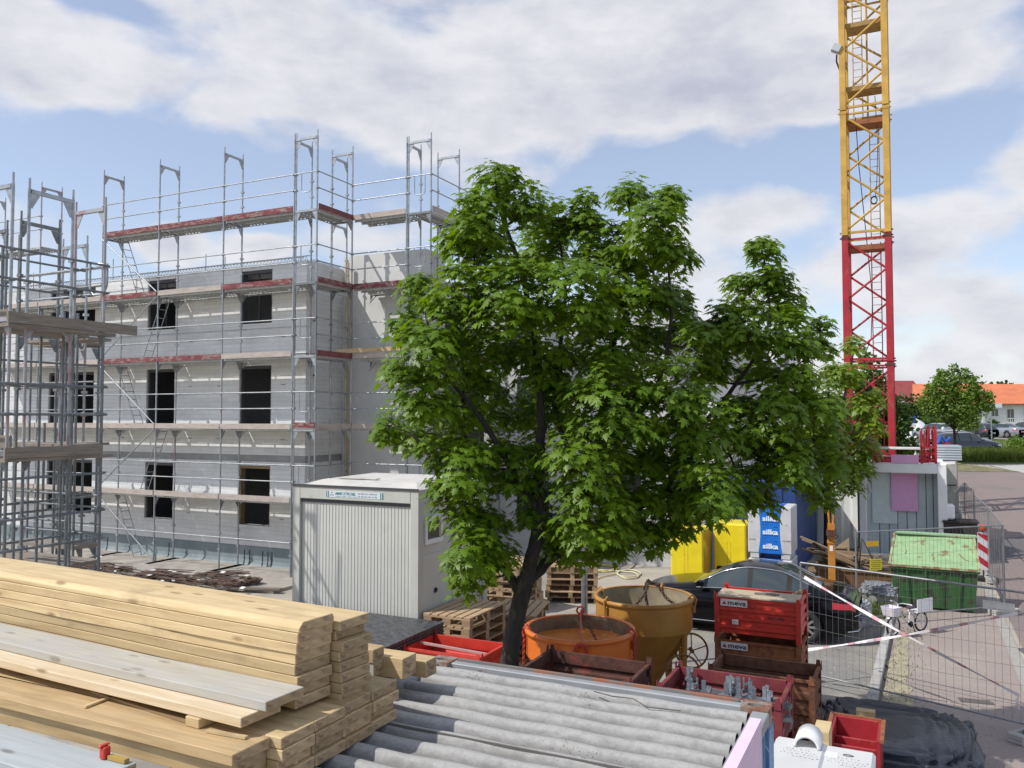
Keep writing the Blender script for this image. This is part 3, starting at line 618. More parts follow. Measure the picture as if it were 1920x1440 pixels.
# ------------------------------------------------------------------ tower crane
KX = atY(1587, 600, 34); CR0 = Vector((KX.x, 34, 0)); CR0.z = gz(CR0.x, 34)
crane = thing('tower_crane', 'lattice crane mast, red below and yellow above, beside the road', 'crane', CR0, GR)
CW = 1.62; SH = 5.25
z0s = 783 - 445; zj = H + (783 - 445) / FPX * 34 * 1.012 - CR0.z     # the red to yellow joint
base = zj - 2 * SH
for k in range(-1, 5):
    z = base + k * SH; colr = CRANERED if k < 2 else CRANEYEL
    if z + SH < 0: continue
    sec = MB()
    for x in (0, CW):
        for y in (0, CW):
            s = 1 if x == 0 else -1; t = 1 if y == 0 else -1
            sec.box(x - .125, x + .125, y - .125, y + .125, z + .02, z + SH - .02)
    o = sec.build('mast_section', colr, crane, bevel=.012)
    br = MB(); n = 3 if k != 9 else 3
    for face in range(4):
        def fp(u, zz, face=face): return {0: (u * CW, 0, zz), 1: (CW, u * CW, zz), 2: (CW - u * CW, CW, zz), 3: (0, CW - u * CW, zz)}[face]
        hh = (SH - .5) / 4
        for q in range(4):
            za = z + .25 + q * hh; u0, u1 = (0.04, .96) if q % 2 == 0 else (.96, .04)
            br.tube([fp(u0, za), fp(u1, za + hh)], .046, 6)
        br.bar(fp(0.05, z + .14), fp(.95, z + .14), .09, .09); br.bar(fp(.05, z + SH - .14), fp(.95, z + SH - .14), .07, .07)
    br.build('lattice', colr, o)
    bl = MB()
    for x in (0, CW):
        for y in (0, CW): bl.box(x - .14, x + .14, y - .14, y + .14, z + SH - .16, z + SH - .04); bl.rod((x - .2, y - .05, z + SH - .1), (x + .2, y - .05, z + SH - .1), .03, 6); bl.rod((x - .2, y + .05, z + SH + .14), (x + .2, y + .05, z + SH + .14), .03, 6)
    bl.build('joint_bolts', RUSTD if k < 2 else colr, o)
    ld = MB(); lx = .95 if k < 2 else (.35 if k == 3 else .95)
    for s in (0, .36): ld.rod((lx + s, CW - .35, z + .1), (lx + s, CW - .35, z + SH - .1), .022, 5)
    for q in range(16): ld.rod((lx, CW - .35, z + .25 + q * .32), (lx + .36, CW - .35, z + .25 + q * .32), .014, 4)
    ld.rod((lx + .55, CW - .3, z), (lx + .55, CW - .3, z + SH), .04, 6)
    ld.build('ladder', colr, crane)
    if k >= 1:
        for zz in ([z + SH - .55] if k < 3 else [z + .9, z + 3.6]):
            pf = MB(); pf.box(.15, CW - .1, .2, CW - .5, zz, zz + .05); pf.box(.12, CW - .06, .1, .16, zz - .05, zz + .14); pf.box(.3, .8, .3, .34, zz + .05, zz + .2)
            pf.build('platform', RUSTO if k < 3 else mat('grimy yellow', (.36, .22, .07), .7, var=.3, scale=6), crane)
m = MB(); m.tube([(.45, .5, zj + 5.1), (.55, .55, zj + 3), (.75, .6, zj + .5), (.98, .62, zj - 2.6), (.9, .6, zj - 4.2), (.62, .6, zj - 5), (.6, .6, 0)], .018, 5); m.tube([(1.2, .8, zj + 6), (1.28, .8, zj + 4), (1.22, .7, zj + 2.3), (1.15, .7, zj + 1.7)], .015, 5)
for i in range(4): m.tube([(1.1 + .12 * math.cos(a / 8 * 6.283), .72, zj + 1.55 + .16 * math.sin(a / 8 * 6.283) + i * .01) for a in range(8)], .02, 5, closed=True)
m.build('cable', BLACK, crane)
fl = thing('floodlight', 'grey floodlight on a black arm clamped to the crane mast', 'floodlight', grid(CR0, 0, 0, H + (783 - 98) / FPX * 34 * 1.015), GR); fl.scale = (.72, .72, .72)
m = MB(); m.box(-.62, -.12, -.3, .1, -.12, .32, Matrix.Rotation(.5, 4, 'Y')); m.build('lamp_housing', plain('lamp grey', (.45, .47, .48), .5), fl, bevel=.03)
m = MB(); m.tube([(-.28, -.1, -.1), (-.3, -.1, -.5), (-.05, 0, -1.3)], .05, 6); m.box(-.10, .12, -.15, -.1, -1.4, -1.2); m.build('arm', BLACK, fl)
m = MB(); m.add([(-.60, -.26, -.128), (-.14, -.26, -.128), (-.14, .08, -.128), (-.60, .08, -.128)], [(3, 2, 1, 0)]); g = m.build('lamp_glass', glass_mat('lamp glass', (.2, .2, .2), .1), fl); g.rotation_euler = (0, .5, 0)

# ------------------------------------------------------------------ site office container
OA = atY(548.5, 1000, 13.7); OFFTOP = H + (783 - 914) / FPX * 13.7 * 1.0
OB = .42
off = thing('site_office', 'light grey ribbed site office container beside the building corner', 'office container', (OA.x, 13.7, OB), GR)
OH = 3.30 - OB; OW = 2.44; OL = 2.25
CREAM = mat('light grey panel paint', (.55, .55, .51), .5, var=.06, scale=1.2, c2=(.47, .465, .43), cut=(.62, .8), s2=1.2)
CREAM2 = mat('grey steel frame paint', (.49, .49, .45), .5, var=.08, scale=2)
m = MB()
for x in (0, OW - .15):
    for y in (0, OL - .15): m.box(x, x + .15, y, y + .15, 0, OH)
for x in (0, OW - .12): m.box(x, x + .12, .15, OL - .15, OH - .22, OH - .004); m.box(x, x + .12, .15, OL - .15, 0, .15)
for y in (0, OL - .12): m.box(.15, OW - .15, y, y + .12, OH - .22, OH - .004); m.box(.15, OW - .15, y, y + .12, 0, .15)
m.build('frame', CREAM2, off, bevel=.008)
m = MB(); n = 34; pw = (OW - .3) / n
poly = [(.15, .10)]
for i in range(n):
    x = .15 + i * pw; poly += [(x + .004, .055), (x + pw - .012, .055), (x + pw - .008, .047), (x + pw - .001, .055)]
pts = poly[1:]
m.sheet([[(p[0], p[1], .15) for p in pts], [(p[0], p[1], OH - .22) for p in pts]]); fr_p = m.build('front_panel', CREAM, off, fixn=False)
m = MB(); m.box(.15, OW - .15, .06, .10, .15, OH - .22); m.build('panel_core', CREAM2, off)
m = MB(); m.box(.13, OW - .13, .035, .06, OH - .28, OH - .225); m.build('shadow_gap', DKGREY, off)
m = MB(); m.box(OW - .06, OW - .035, .15, OL - .15, .15, OH - .22); m.box(.035, .06, .15, OL - .15, .15, OH - .22); m.box(.15, OW - .15, OL - .06, OL - .035, .15, OH - .22); m.build('side_panel', CREAM, off)
m = MB()
for y in (1.20, 2.02): m.box(OW - .036, OW - .033, y, y + .012, .15, OH - .22)
m.build('panel_seam', DKGREY, off)
RF = mat('weathered sheet roof', (.55, .53, .49), .75, var=.15, scale=2, c2=(.36, .34, .30), cut=(.52, .66), s2=1.1)
m = MB(); m.add([(.05, .05, OH - .02), (OW - .05, .05, OH - .02), (OW - .05, OL - .05, OH - .02), (.05, OL - .05, OH - .02), (.3, .4, OH + .07), (OW - .3, .4, OH + .07), (OW - .3, OL - .4, OH + .09), (.3, OL - .4, OH + .09)], [(0, 1, 5, 4), (1, 2, 6, 5), (2, 3, 7, 6), (3, 0, 4, 7), (4, 5, 6, 7)]); m.box(.5, 1.3, .5, .62, OH + .085, OH + .10); rfo = m.build('roof', RF, off)
m = MB(); m.box(0.0, OW, -.012, .0, OH - .03, OH + .012); m.build('roof_trim', DKGREY, off)
w = MB(); y0, y1, z0, z1 = .17, .70, 2.02 , 2.44
for b_ in ((y0, y1, z1 - .07, z1), (y0, y1, z0, z0 + .07), (y0, y0 + .07, z0 + .07, z1 - .07), (y1 - .07, y1, z0 + .07, z1 - .07)): w.box(OW - .04, OW + .02, *b_)
wo = w.build('window', WHITE, off, bevel=.005)
m = MB(); m.box(OW - .035, OW - .02, y0 + .07, y1 - .07, z0 + .07, z1 - .07); m.build('pane', mat('brown blind glass', (.10, .085, .06), .08, spec=.8), wo)
dr = MB(); dr.box(OW - .034, OW - .018, .16, 1.02, .16, 1.86 + .0); dro = dr.build('door', CREAM, off, bevel=.003)
m = MB(); m.box(OW - .018, OW + .015, .5, .54, 1.25, 1.31); m.rod((OW, .52, 1.29), (OW + .02, .46, 1.25), .012, 6); m.build('handle', BLACK, dro)
m = MB(); m.box(OW - .018, OW + .01, .18, .22, .68, .78); m.build('hinge', STEELD, dro)
sg = MB(); sg.box(.69, 1.78, -.004, .0, OH - .175, OH - .075); sgo = sg.build('sign', plain('sign white', (.62, .68, .70), .5), off)
TEAL = plain('teal print', (.05, .20, .21), .5); PURP = plain('purple print', (.16, .10, .22), .5)
m = MB()
for x in (.69, .725, 1.735, 1.77): m.box(x, x + .018, -.006, -.0045, OH - .175, OH - .075)
m.build('stripe', TEAL, sgo)
ph = math.pi / 2
text('lettering', 'MMS STROBL', .062, TEAL, sgo, (.865, -.0055, OH - .135), shear=.25, bold=.0012, width=.40)
text('lettering', '03 99/ 421 8 84 64', .034, PURP, sgo, (1.31, -.0055, OH - .115), width=.36); text('lettering', '03 38 633 40 16 78', .034, PURP, sgo, (1.31, -.0055, OH - .160), width=.36)
text('lettering', 'container - verleih - verkauf - service', .018, TEAL, sgo, (.87, -.0055, OH - .163), width=.42)
m = MB()
for a in (90, 210, 330):
    m.prism([(.80 + .026 * math.cos(R(a)) + .014 * math.cos(t), OH - .127 + .026 * math.sin(R(a)) + .012 * math.sin(t)) for t in (0, 1, 2.1, 3.1, 4.2, 5.2)], 1, -.006, -.0045)
m.build('logo', PURP, sgo)
m = MB()
for x in (0, OW - .4):
    for y in (0, OL - .4): m.box(x + .02, x + .38, y + .02, y + .38, -OB, -.002)
bk = m.build('footing_block', CONC, off)
# ------------------------------------------------------------------ blue container whose roof carries the timber
RB = atZ(1450, 1322, 2.6)
RA = grid(RB, -2.44, 0)
bc = thing('storage_container', 'blue storage container with corrugated grey sheet roof in the foreground', 'container', (RA.x, RA.y, 0), GR)
CW2 = 2.44; CL = 6.06; ZR = 2.6
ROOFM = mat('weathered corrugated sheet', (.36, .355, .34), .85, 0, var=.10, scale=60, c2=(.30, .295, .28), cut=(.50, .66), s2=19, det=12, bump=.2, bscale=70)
def darken_valleys(m):  # mixes a darker tone in towards the valley bottoms, broken by noise
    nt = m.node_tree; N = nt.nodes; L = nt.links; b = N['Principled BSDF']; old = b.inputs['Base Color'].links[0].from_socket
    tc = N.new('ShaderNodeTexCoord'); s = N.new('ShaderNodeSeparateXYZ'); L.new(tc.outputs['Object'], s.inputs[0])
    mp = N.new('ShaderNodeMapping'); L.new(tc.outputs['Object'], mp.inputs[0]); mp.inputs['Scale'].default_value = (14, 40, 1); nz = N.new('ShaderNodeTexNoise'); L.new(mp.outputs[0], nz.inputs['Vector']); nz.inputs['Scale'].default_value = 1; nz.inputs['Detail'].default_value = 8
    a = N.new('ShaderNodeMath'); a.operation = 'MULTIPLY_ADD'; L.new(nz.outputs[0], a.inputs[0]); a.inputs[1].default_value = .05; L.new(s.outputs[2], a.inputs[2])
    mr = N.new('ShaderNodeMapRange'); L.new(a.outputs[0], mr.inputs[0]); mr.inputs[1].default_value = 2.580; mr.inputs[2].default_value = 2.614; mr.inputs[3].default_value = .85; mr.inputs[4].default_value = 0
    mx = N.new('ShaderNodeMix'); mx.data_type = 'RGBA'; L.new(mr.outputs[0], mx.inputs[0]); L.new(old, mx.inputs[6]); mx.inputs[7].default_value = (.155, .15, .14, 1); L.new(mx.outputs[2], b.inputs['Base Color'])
darken_valleys(ROOFM)
BLUEP = mat('faded blue paint', (.10, .24, .46), .5, 0, var=.15, scale=1.4, c2=(.30, .40, .50), cut=(.56, .75), s2=1.5)
prof = []
pitch = .178; y = -.13
while y > -CL + .15:
    prof += [(y - pitch * q / 10, ZR - .026 + .023 * math.tanh(1.3 * math.sin(2 * math.pi * q / 10 - 1.2)) / .9) for q in range(10)]
    y -= pitch
m = MB(); nx = 24
m.sheet([[(.10 + (CW2 - .22) * i / nx, p[0], p[1] + .004 * math.sin(i * .9 + p[0] * 5)) for p in prof] for i in range(nx + 1)], smooth=True)
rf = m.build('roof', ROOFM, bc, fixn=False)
m = MB()
for y in (-1.30, -2.42, -3.54, -4.66): m.box(.11, CW2 - .12, y - .006, y + .006, ZR - .052, ZR - .0)
m.build('roof_seam', mat('seam grime', (.12, .11, .10), .9), rf)
m = MB(); m.box(0.16, CW2 - .16, -.12, -.0, ZR - .07, ZR + .004); m.box(0, .10, -CL, -.16, ZR - .07, ZR + .004); m.box(CW2 - .10, CW2, -CL, -.17, ZR - .07, ZR + .004)
m.build('top_rail', mat('worn grey blue rail', (.30, .31, .32), .6, .1, var=.15, scale=3, c2=(.20, .09, .05), cut=(.60, .68), s2=6), bc, bevel=.006)
m = MB(); m.box(.2, CW2 - .2, -.06, -.03, ZR + .004, ZR + .02); m.build('welded_lip', mat('dark lip', (.16, .15, .14), .8, c2=(.3, .12, .06), cut=(.5, .6), s2=5), bc)
# corner castings with an oval hole
def casting(x0, x1, y0, y1):
    m = MB(); z0, z1 = ZR - .10, ZR + .012; cx, cy = (x0 + x1) / 2, (y0 + y1) / 2; n = 16
    ring = [(cx + .055 * math.cos(2 * math.pi * i / n), cy + .03 * math.sin(2 * math.pi * i / n)) for i in range(n)]
    rect = []
    for i in range(n):
        a = 2 * math.pi * i / n; c, s = math.cos(a), math.sin(a); k = min((x1 - x0) / 2 / max(abs(c), 1e-6), (y1 - y0) / 2 / max(abs(s), 1e-6)); rect.append((cx + c * k, cy + s * k))
    vs = [(*p, z1) for p in rect] + [(*p, z1) for p in ring] + [(*p, z1 - .05) for p in ring] + [(*p, z0) for p in rect]
    fs = []
    for i in range(n):
        j = (i + 1) % n; fs += [(i, j, n + j, n + i), (n + i, n + j, 2 * n + j, 2 * n + i), (3 * n + i, 3 * n + j, j, i)]
    fs.append(tuple(range(2 * n, 3 * n))); m.add(vs, fs); return m.build('corner_casting', mat('casting steel', (.28, .25, .22), .7, .1, c2=(.22, .09, .045), cut=(.45, .6), s2=9), bc, fixn=False)
casting(CW2 - .18, CW2 - .002, -.165, -.002); casting(.002, .18, -.165, -.002)
m = MB(); n = 60
side = []
for i in range(n):
    y0 = -.2 - (CL - .4) * i / n; L = (CL - .4) / n; side += [(CW2 - .02, y0), (CW2 - .02, y0 - L * .4), (CW2 - .055, y0 - L * .5), (CW2 - .055, y0 - L * .9)]
m.sheet([[(p[0], p[1], .15) for p in side], [(p[0], p[1], ZR - .07) for p in side]]); m.build('side_wall', BLUEP, bc, fixn=False)
m = MB(); m.box(.05, CW2 - .06, -.06, -.02, .15, ZR - .07); m.box(.02, .06, -CL, -.1, .15, ZR - .07); m.box(0, CW2, -CL, -CL + .05, .1, ZR - .07); m.box(0.02, CW2 - .02, -CL + .06, -.07, .05, .15)
for x in (.0, CW2 - .16): m.box(x, x + .16, -.18, 0.0, 0, ZR - .101)
m.build('frame', BLUEP, bc)
# litter and dirt on the roof
m = MB()
for i in range(260):
    cx, cy = random.choice(((2.05, -2.15), (2.0, -2.3), (1.6, -1.2), (1.3, -.35), (.5, -.3))); x = cx + random.gauss(0, .10); yy = cy + random.gauss(0, .05)
    if not .12 < x < 2.3: continue
    a = random.random() * 6; r = random.uniform(.003, .012); z = ZR + .002 + random.random() * .01
    m.add([(x, yy, z), (x + r * math.cos(a), yy + r * math.sin(a), z + .004), (x + r * math.cos(a + 1.5), yy + r * math.sin(a + 1.5), z)], [(0, 1, 2)])
o = m.build('roof_debris', mat('dry leaf litter', (.16, .08, .035), .9, var=.4), loc=(RA.x, RA.y, 0), rot=GR, fixn=False); tag(o, kind='stuff')
m = MB(); m.tube([(1.35, -.28, ZR + .012), (1.5, -.34, ZR + .02), (1.62, -.30, ZR + .012), (1.75, -.42, ZR + .015), (1.95, -.38, ZR + .01)], .004, 5)
o = m.build('twig', OLDWOOD, loc=(RA.x, RA.y, 0), rot=GR); tag(o, 'thin dry twig lying near the far edge of the corrugated roof', 'twig')

# timber: every plank its own thing
ENDG = mat('end grain', (.40, .29, .165), .85, var=.25, scale=14, c2=(.22, .15, .09), cut=(.5, .64), s2=9, stretch=(1, 1, 2.5), vary=.2)
def plank(name, label, end, ang, length, w, t, ztop, m, group=None, cat='plank', chamfer=0, dz=0, twist=0):
    """end = world xy of the near right top corner (right end, camera side); plank runs left and away"""
    mb = MB(); n = 12; rows = []
    for i in range(n + 1):
        x = -length * i / n; s = .006 * math.sin(i * .8 + length * 9) + twist * i / n; sag = .0
        rows.append((x, s, sag))
    sec = [(0, 0), (w, 0), (w, -t), (0, -t)] if not chamfer else [(chamfer, 0), (w - .012, 0), (w, -.02), (w, -t), (0, -t), (0, -chamfer)]
    k = len(sec); vs = [(x, y + s, z + sg) for (x, s, sg) in rows for (y, z) in sec]
    fs = [(i * k + j, i * k + (j + 1) % k, (i + 1) * k + (j + 1) % k, (i + 1) * k + j) for i in range(n) for j in range(k)] + [tuple(range(k)), tuple(reversed(range(n * k, n * k + k)))]
    mb.add(vs, fs); o = mb.build(name, m, loc=(end[0], end[1], ztop), rot=ang, bevel=.0035)
    o.data.materials.append(ENDG)
    for p in o.data.polygons:
        if abs(p.normal.x) > .9: p.material_index = 1
    if dz: o.rotation_euler = (0, dz, ang)
    return tag(o, label, cat, group)
PA = math.atan2(-.5, .866)       # direction of the upper stack
def orr(i): return ['top', 'second from the top', 'third from the top', 'fourth from the top', 'fifth from the top', 'sixth from the top', 'seventh from the top', 'eighth from the top'][i]
dP = Vector((math.cos(PA), math.sin(PA), 0)); nP = Vector((-math.sin(PA), math.cos(PA), 0))
# upper stack, front column: 7 planks; the top one with a broken corner
TT = .0575
e0 = atZ(557, 1167, 3.31); ztop = 3.31
for i in range(8):
    e = e0 + dP * random.uniform(-.012, .012) + nP * random.uniform(-.004, .004)
    if i == 0: e = e0 + dP * .02
    plank('plank', ('bright plank with a chamfered end, ' if i == 0 else 'fresh yellow plank, ') + orr(i) + ' in the front column of the tall plank stack', e, PA, 4.6 if i != 3 else 4.2, .27, TT - .003, ztop - i * TT, NEWWOOD, 'planks in the tall stack', chamfer=.03 if i == 0 else 0)
e1 = e0 + nP * .285 + dP * .03; 
for i in range(8):
    e = e1 + dP * (random.uniform(-.02, .02) + (.02 if i > 1 else 0)); 
    plank('plank', 'yellow plank, ' + orr(i) + ' in the rear column of the tall plank stack', e, PA, 4.5, .25, TT - .003, ztop - .05 - i * TT, NEWWOOD, 'planks in the tall stack')
zb_ = ztop - 8 * TT          # underside of the tall stack
# cement-stained pair in front
g0 = atZ(497, 1317, 2.985); GAng = math.atan2(-.485, .874)
plank('plank', 'broad plank whitened by cement in front of the tall plank stack', g0, GAng, 4.4, .27, .05, 2.985, GREYWOOD)
plank('plank', 'pale plank with a split end just under the cement whitened one', g0 + Vector((-.10, -.07, 0)), GAng, 4.3, .27, .05, 2.932, wood_mat('pale wood', (.66, .54, .38), (.50, .37, .20), grey=(.62, .57, .48)))
# lower bundle: layers x columns along the grid
z0 = ZR + .03
lowtop = 2.830
q0 = atZ(440, 1416, lowtop)
names = ['nearest', 'second', 'third', 'fourth', 'fifth', 'rearmost']
outs = [0, .02, .03, .035, .05, .06]
lay = [.0, .03, -.02, .02]
for c in range(5):
    for l in range(4):
        if c == 0 and l > 0: continue
        zt = lowtop - l * .0585
        if c == 5 and l == 0: continue
        e = Vector((q0.x, q0.y, 0)) + E2 * (c * .255 if c else 0) + E1 * (.05 * (c > 0) + lay[l] * .5 + random.uniform(-.015, .015))
        ly = ('top', 'second', 'third', 'bottom')[l]
        plank('plank', '%s plank in the %s row from the near side of the low timber bundle' % (ly, ('first', 'second', 'third', 'fourth', 'fifth', 'sixth')[c]), e, GR + (0.0 if c else -.012), 4.8, .25, .0555, zt, NEWWOOD if (c + l) % 3 else wood_mat('darker sawn wood', (.52, .37, .19), (.36, .24, .11), grey=(.36, .29, .19)), 'planks in the low bundle')
plank('plank', 'shaded plank under the near edge of the low bundle', Vector((q0.x, q0.y, 0)) + E1 * -.03 + E2 * .05, GR, 4.7, .2, .10, lowtop - .06, MATS['darker sawn wood'] if 'darker sawn wood' in MATS else OLDWOOD)
plank('plank', 'pale board at the bottom left corner below the timber bundle', atZ(150, 1475, 2.70), GR - .03, 2.4, .3, .03, 2.70, wood_mat('bluish white board', (.40, .43, .43), (.33, .36, .37), grey=(.36, .38, .39)))
for i, (a, b) in enumerate(((1.0, .05),)):
    pass
# sleepers and loose sticks
m = MB(); m.box(-.05, .05, -.05, .55, -.048, 0); sp = atZ(375, 1340, 2.88)
o = m.build('sleeper', NEWWOOD, loc=(sp.x, sp.y, 2.880), rot=GAng, bevel=.003); tag(o, 'square timber spacer poking out under the pale planks', 'spacer')
def lath(label, a, b, za, zb2, w=.03, t=.018, m_=NEWWOOD):
    A = atZ(a[0], a[1], za); B = atZ(b[0], b[1], zb2); mb = MB(); L = (B - A).length; mb.box(0, L, -w / 2, w / 2, 0, t)
    d = (B - A).normalized(); o = mb.build('lath', m_, loc=A); o.rotation_euler = (0, -math.asin(d.z), math.atan2(d.y, d.x)); tag(o, label, 'lath')
lath('dark bent lath lying on the low timber bundle under the pale planks', (175, 1298), (378, 1362), lowtop + .003, lowtop + .003, .035, .012, wood_mat('brown lath', (.40, .27, .13), (.25, .16, .08)))
lath('short yellow lath lying across the low timber bundle', (158, 1328), (215, 1306), lowtop + .003, lowtop + .003, .02, .012)
lath('thin lath beside the square spacer on the low bundle', (388, 1372), (462, 1385), lowtop + .003, lowtop + .003, .025, .012)
A = atZ(560, 1362, 2.80)
m = MB(); m.bar((0, 0, 0), (.03, -.12, -.5), .022, .018); o = m.build('lath', NEWWOOD, loc=(A.x, A.y - .06, 2.84)); tag(o, 'upright lath leaning on the end of the low timber bundle', 'lath')
# square beams behind, ends to the right
for i, (px, py, z, w, h, L, lb) in enumerate(((700, 1211, 2.93, .12, .085, 3.5, 'upper of two square beams at the right end behind the tall plank stack'), (700, 1236, 2.845, .13, .085, 3.6, 'lower square beam with dark stains behind the tall plank stack'),
                                        (755, 1228, 2.86, .16, .13, 3.8, 'thick square beam with a rough pale end on the corrugated roof'), (800, 1232, 2.80, .13, .11, 3.9, 'longest pale beam reaching furthest right on the corrugated roof'))):
    A = atZ(px, py + 8, z); plank('beam', lb, A, GR, L, w, h, z, NEWWOOD if i != 1 else GREYWOOD, cat='beam')
m = MB(); m.box(-.02, .02, -1.5, .1, -.05, 0)
A = grid(q0, -.4, .1)
for i, a in enumerate((-.5, -2.6)):
    m = MB(); m.box(-.05, .05, .0, 1.6, 0, .03); A = grid(Vector((q0.x, q0.y, 0)), a, .0); o = m.build('bearer_timber', OLDWOOD, loc=(A.x, A.y, ZR - .003), rot=GR); tag(o, ('bearer timber under the right end of the low bundle', 'bearer timber under the middle of the low bundle')[i], 'bearer')
m = MB(); m.box(0, .04, 0, .04, 0, .06); m.box(0, .025, -.01, .05, .06, .07); A = atZ(185, 1424, 2.7)
o = m.build('red_clamp', RED, loc=(A.x, A.y, 2.702), rot=GR, bevel=.006); tag(o, 'small red clamp with yellow strap below the near edge of the timber', 'clamp')
m = MB(); m.box(.05, .17, .01, .04, .002, .022); o = m.build('strap', plain('ochre strap', (.42, .28, .07)), o)

# pink foam board leaning on the container side
PINK = plain('pink foam', (.70, .38, .60), .85)
p1 = atZ(1407, 1345, 3.0); m = MB(); m.box(0, .05, -1.3, 0, 0, 3.0)
o = m.build('foam_board', plain('pale pink foam', (.74, .56, .70), .85), loc=(p1.x, p1.y, 0), rot=GR); tag(o, 'pale pink foam board standing on edge against the blue container', 'foam board')

# ------------------------------------------------------------------ steel crates
def crate(name, label, loc, w=1.2, d=.8, h=.58, m=RED, group=None, inner=None, ribs=3, open_front=False, rot=GR):
    t = thing(name, label, 'crate', loc, rot, group); inner = inner or m
    def wall(L, place, nm):
        # corrugated plate: profile along z
        pz = [(0, .07), (0, .11)]
        hh = (h - .20) / ribs
        for i in range(ribs):
            b = .11 + i * hh; pz += [(-.002, b + .01), (-.028, b + .03), (-.028, b + hh * .62), (-.002, b + hh * .72)]
        pz += [(0, h - .08), (0, h - .03)]
        mb = MB(); out = [(p[0], p[1]) for p in pz]; inn = [(p[0] + .006, p[1]) for p in reversed(pz)]; poly = out + inn
        vs = [place(x, p[0], p[1]) for x in (0, L) for p in poly]; k = len(poly)
        mb.add(vs, [(i, (i + 1) % k, (i + 1) % k + k, i + k) for i in range(k)]); return mb.build(nm, m, t)
    if not open_front: wall(w - .12, lambda x, o_, z: (x + .06, .035 + o_, z), 'front_wall')
    wall(w - .12, lambda x, o_, z: (x + .06, d - .035 - o_, z), 'rear_wall')
    wall(d - .12, lambda x, o_, z: (.035 + o_, x + .06, z), 'side_wall'); wall(d - .12, lambda x, o_, z: (w - .035 - o_, x + .06, z), 'side_wall')
    mb = MB()
    if not open_front: mb.box(.06, w - .06, .0, .04, h - .03, h)
    mb.box(.06, w - .06, d - .04, d, h - .03, h); mb.box(0, .04, .06, d - .06, h - .03, h); mb.box(w - .04, w, .06, d - .06, h - .03, h)
    mb.box(.03, w - .03, .03, d - .03, .065, .08); mb.build('rim', m, t)
    for x in (0, w):
        for y in (0, d):
            s, q = (1 if x == 0 else -1), (1 if y == 0 else -1); mb = MB()
            mb.box(min(x, x + s * .07), max(x, x + s * .07), min(y, y + q * .008), max(y, y + q * .008), 0, h + .0); mb.box(min(x, x + s * .008), max(x, x + s * .008), min(y + q * .008, y + q * .07), max(y + q * .008, y + q * .07), 0, h)
            # stacking cup flares out at the head
            mb.prism([(min(x, x + s * .07), h - .05), (max(x, x + s * .07), h - .05), (max(x, x + s * .07) - .015, h + .055), (min(x, x + s * .07) + .015, h + .055)], 1, y - q * .002, y - q * .010)
            mb.prism([(min(y, y + q * .07), h - .05), (max(y, y + q * .07), h - .05), (max(y, y + q * .07) - .015, h + .055), (min(y, y + q * .07) + .015, h + .055)], 0, x - s * .002, x - s * .010)
            mb.build('corner_post', m, t)
    return t
def brand(parent, x, z, s, y=-.002, tri=None, ground=True, rev=False):
    """white plate with a red triangle and the word, on a crate front"""
    if ground:
        mb = MB(); mb.box(x, x + .40 * s, y - .003, y, z, z + .105 * s); pl = mb.build('name_plate', plain('plate white', (.72, .70, .68), .6), parent)
    else: pl = parent
    mb = MB(); c = x + .055 * s; zz = z + .022 * s; mb.add([(c - .035 * s, y - .0045, zz), (c + .035 * s, y - .0045, zz), (c, y - .0045, zz + .055 * s)], [(0, 1, 2)])
    mb.build('triangle', tri or plain('plate crimson', (.42, .02, .07), .6), pl, fixn=False)
    text('lettering', 'meva', .098 * s, TEXTK, pl, (x + .105 * s, y - .0045, z + .022 * s), bold=.0022 * s, width=.275 * s)
mv = atY(1340, 1193, 12.2)
MV = Vector((mv.x, 12.2, 0))
c1 = crate('steel_crate', 'rust orange steel crate with a worn name plate, under the red one', (MV.x, MV.y, .60), m=RUSTO, group='stacked transport crates')
c0 = crate('steel_crate', 'rusty steel crate at the bottom of the stack beside the black car', (MV.x, MV.y, .0), m=RUSTO, group='stacked transport crates')
c2_ = crate('steel_crate', 'bright red steel crate with a plywood sheet on top of the stack', (MV.x, MV.y, 1.215), m=RED, group='stacked transport crates')
brand(c2_, .09, .455, .95); brand(c1, .09, .455, .95)
brand(c2_, .74, .31, .62, y=-.0045 + .01, ground=False, tri=plain('dark maroon', (.08, .02, .02)))
m = MB(); m.box(.25, .34, .004, .0065, .20, .27); st = m.build('sticker', plain('sticker', (.7, .68, .68)), c2_)
m = MB(); m.box(.27, .33, .0025, .004, .235, .240); m.box(.27, .32, .0025, .004, .22, .224); m.build('sticker_print', DKGREY, st)
m = MB(); m.box(.03, 1.17, -.03, .50, 0, .018); o = m.build('plywood_sheet', wood_mat('old plywood', (.50, .41, .29), (.38, .30, .20), grey=(.36, .30, .23)), loc=(MV.x, MV.y, 1.215 + .585 + .001), rot=GR + .0); o.rotation_euler = (0, .0, GR + .02); tag(o, 'weathered plywood sheet lying on the red crate', 'plywood')
for i, (a, b) in enumerate(((.62, .28), (.78, .31))):
    m = MB(); m.box(-.09, .09, -.035, .035, 0, .02); p = grid(MV, a, b, 1.215 + .604); o = m.build('wood_offcut', OLDWOOD, loc=p, rot=GR + .1 * i, bevel=.003); tag(o, ('left wood offcut on the plywood sheet', 'right dark wood offcut on the plywood sheet')[i], 'offcut')
m = MB()
for i in range(3): m.box(1.0 + i * .05, 1.04 + i * .05, .56 + .02 * i, .72, .2, .58 + .03 * i)
o = m.build('wood_block', NEWWOOD, loc=(MV.x, MV.y, 1.215), rot=GR); tag(o, 'wood blocks standing in the rear corner of the red crate', 'wood block')
# rusty crate in front, higher interior seen
fx = atZ(1352, 1231, 1.45); 
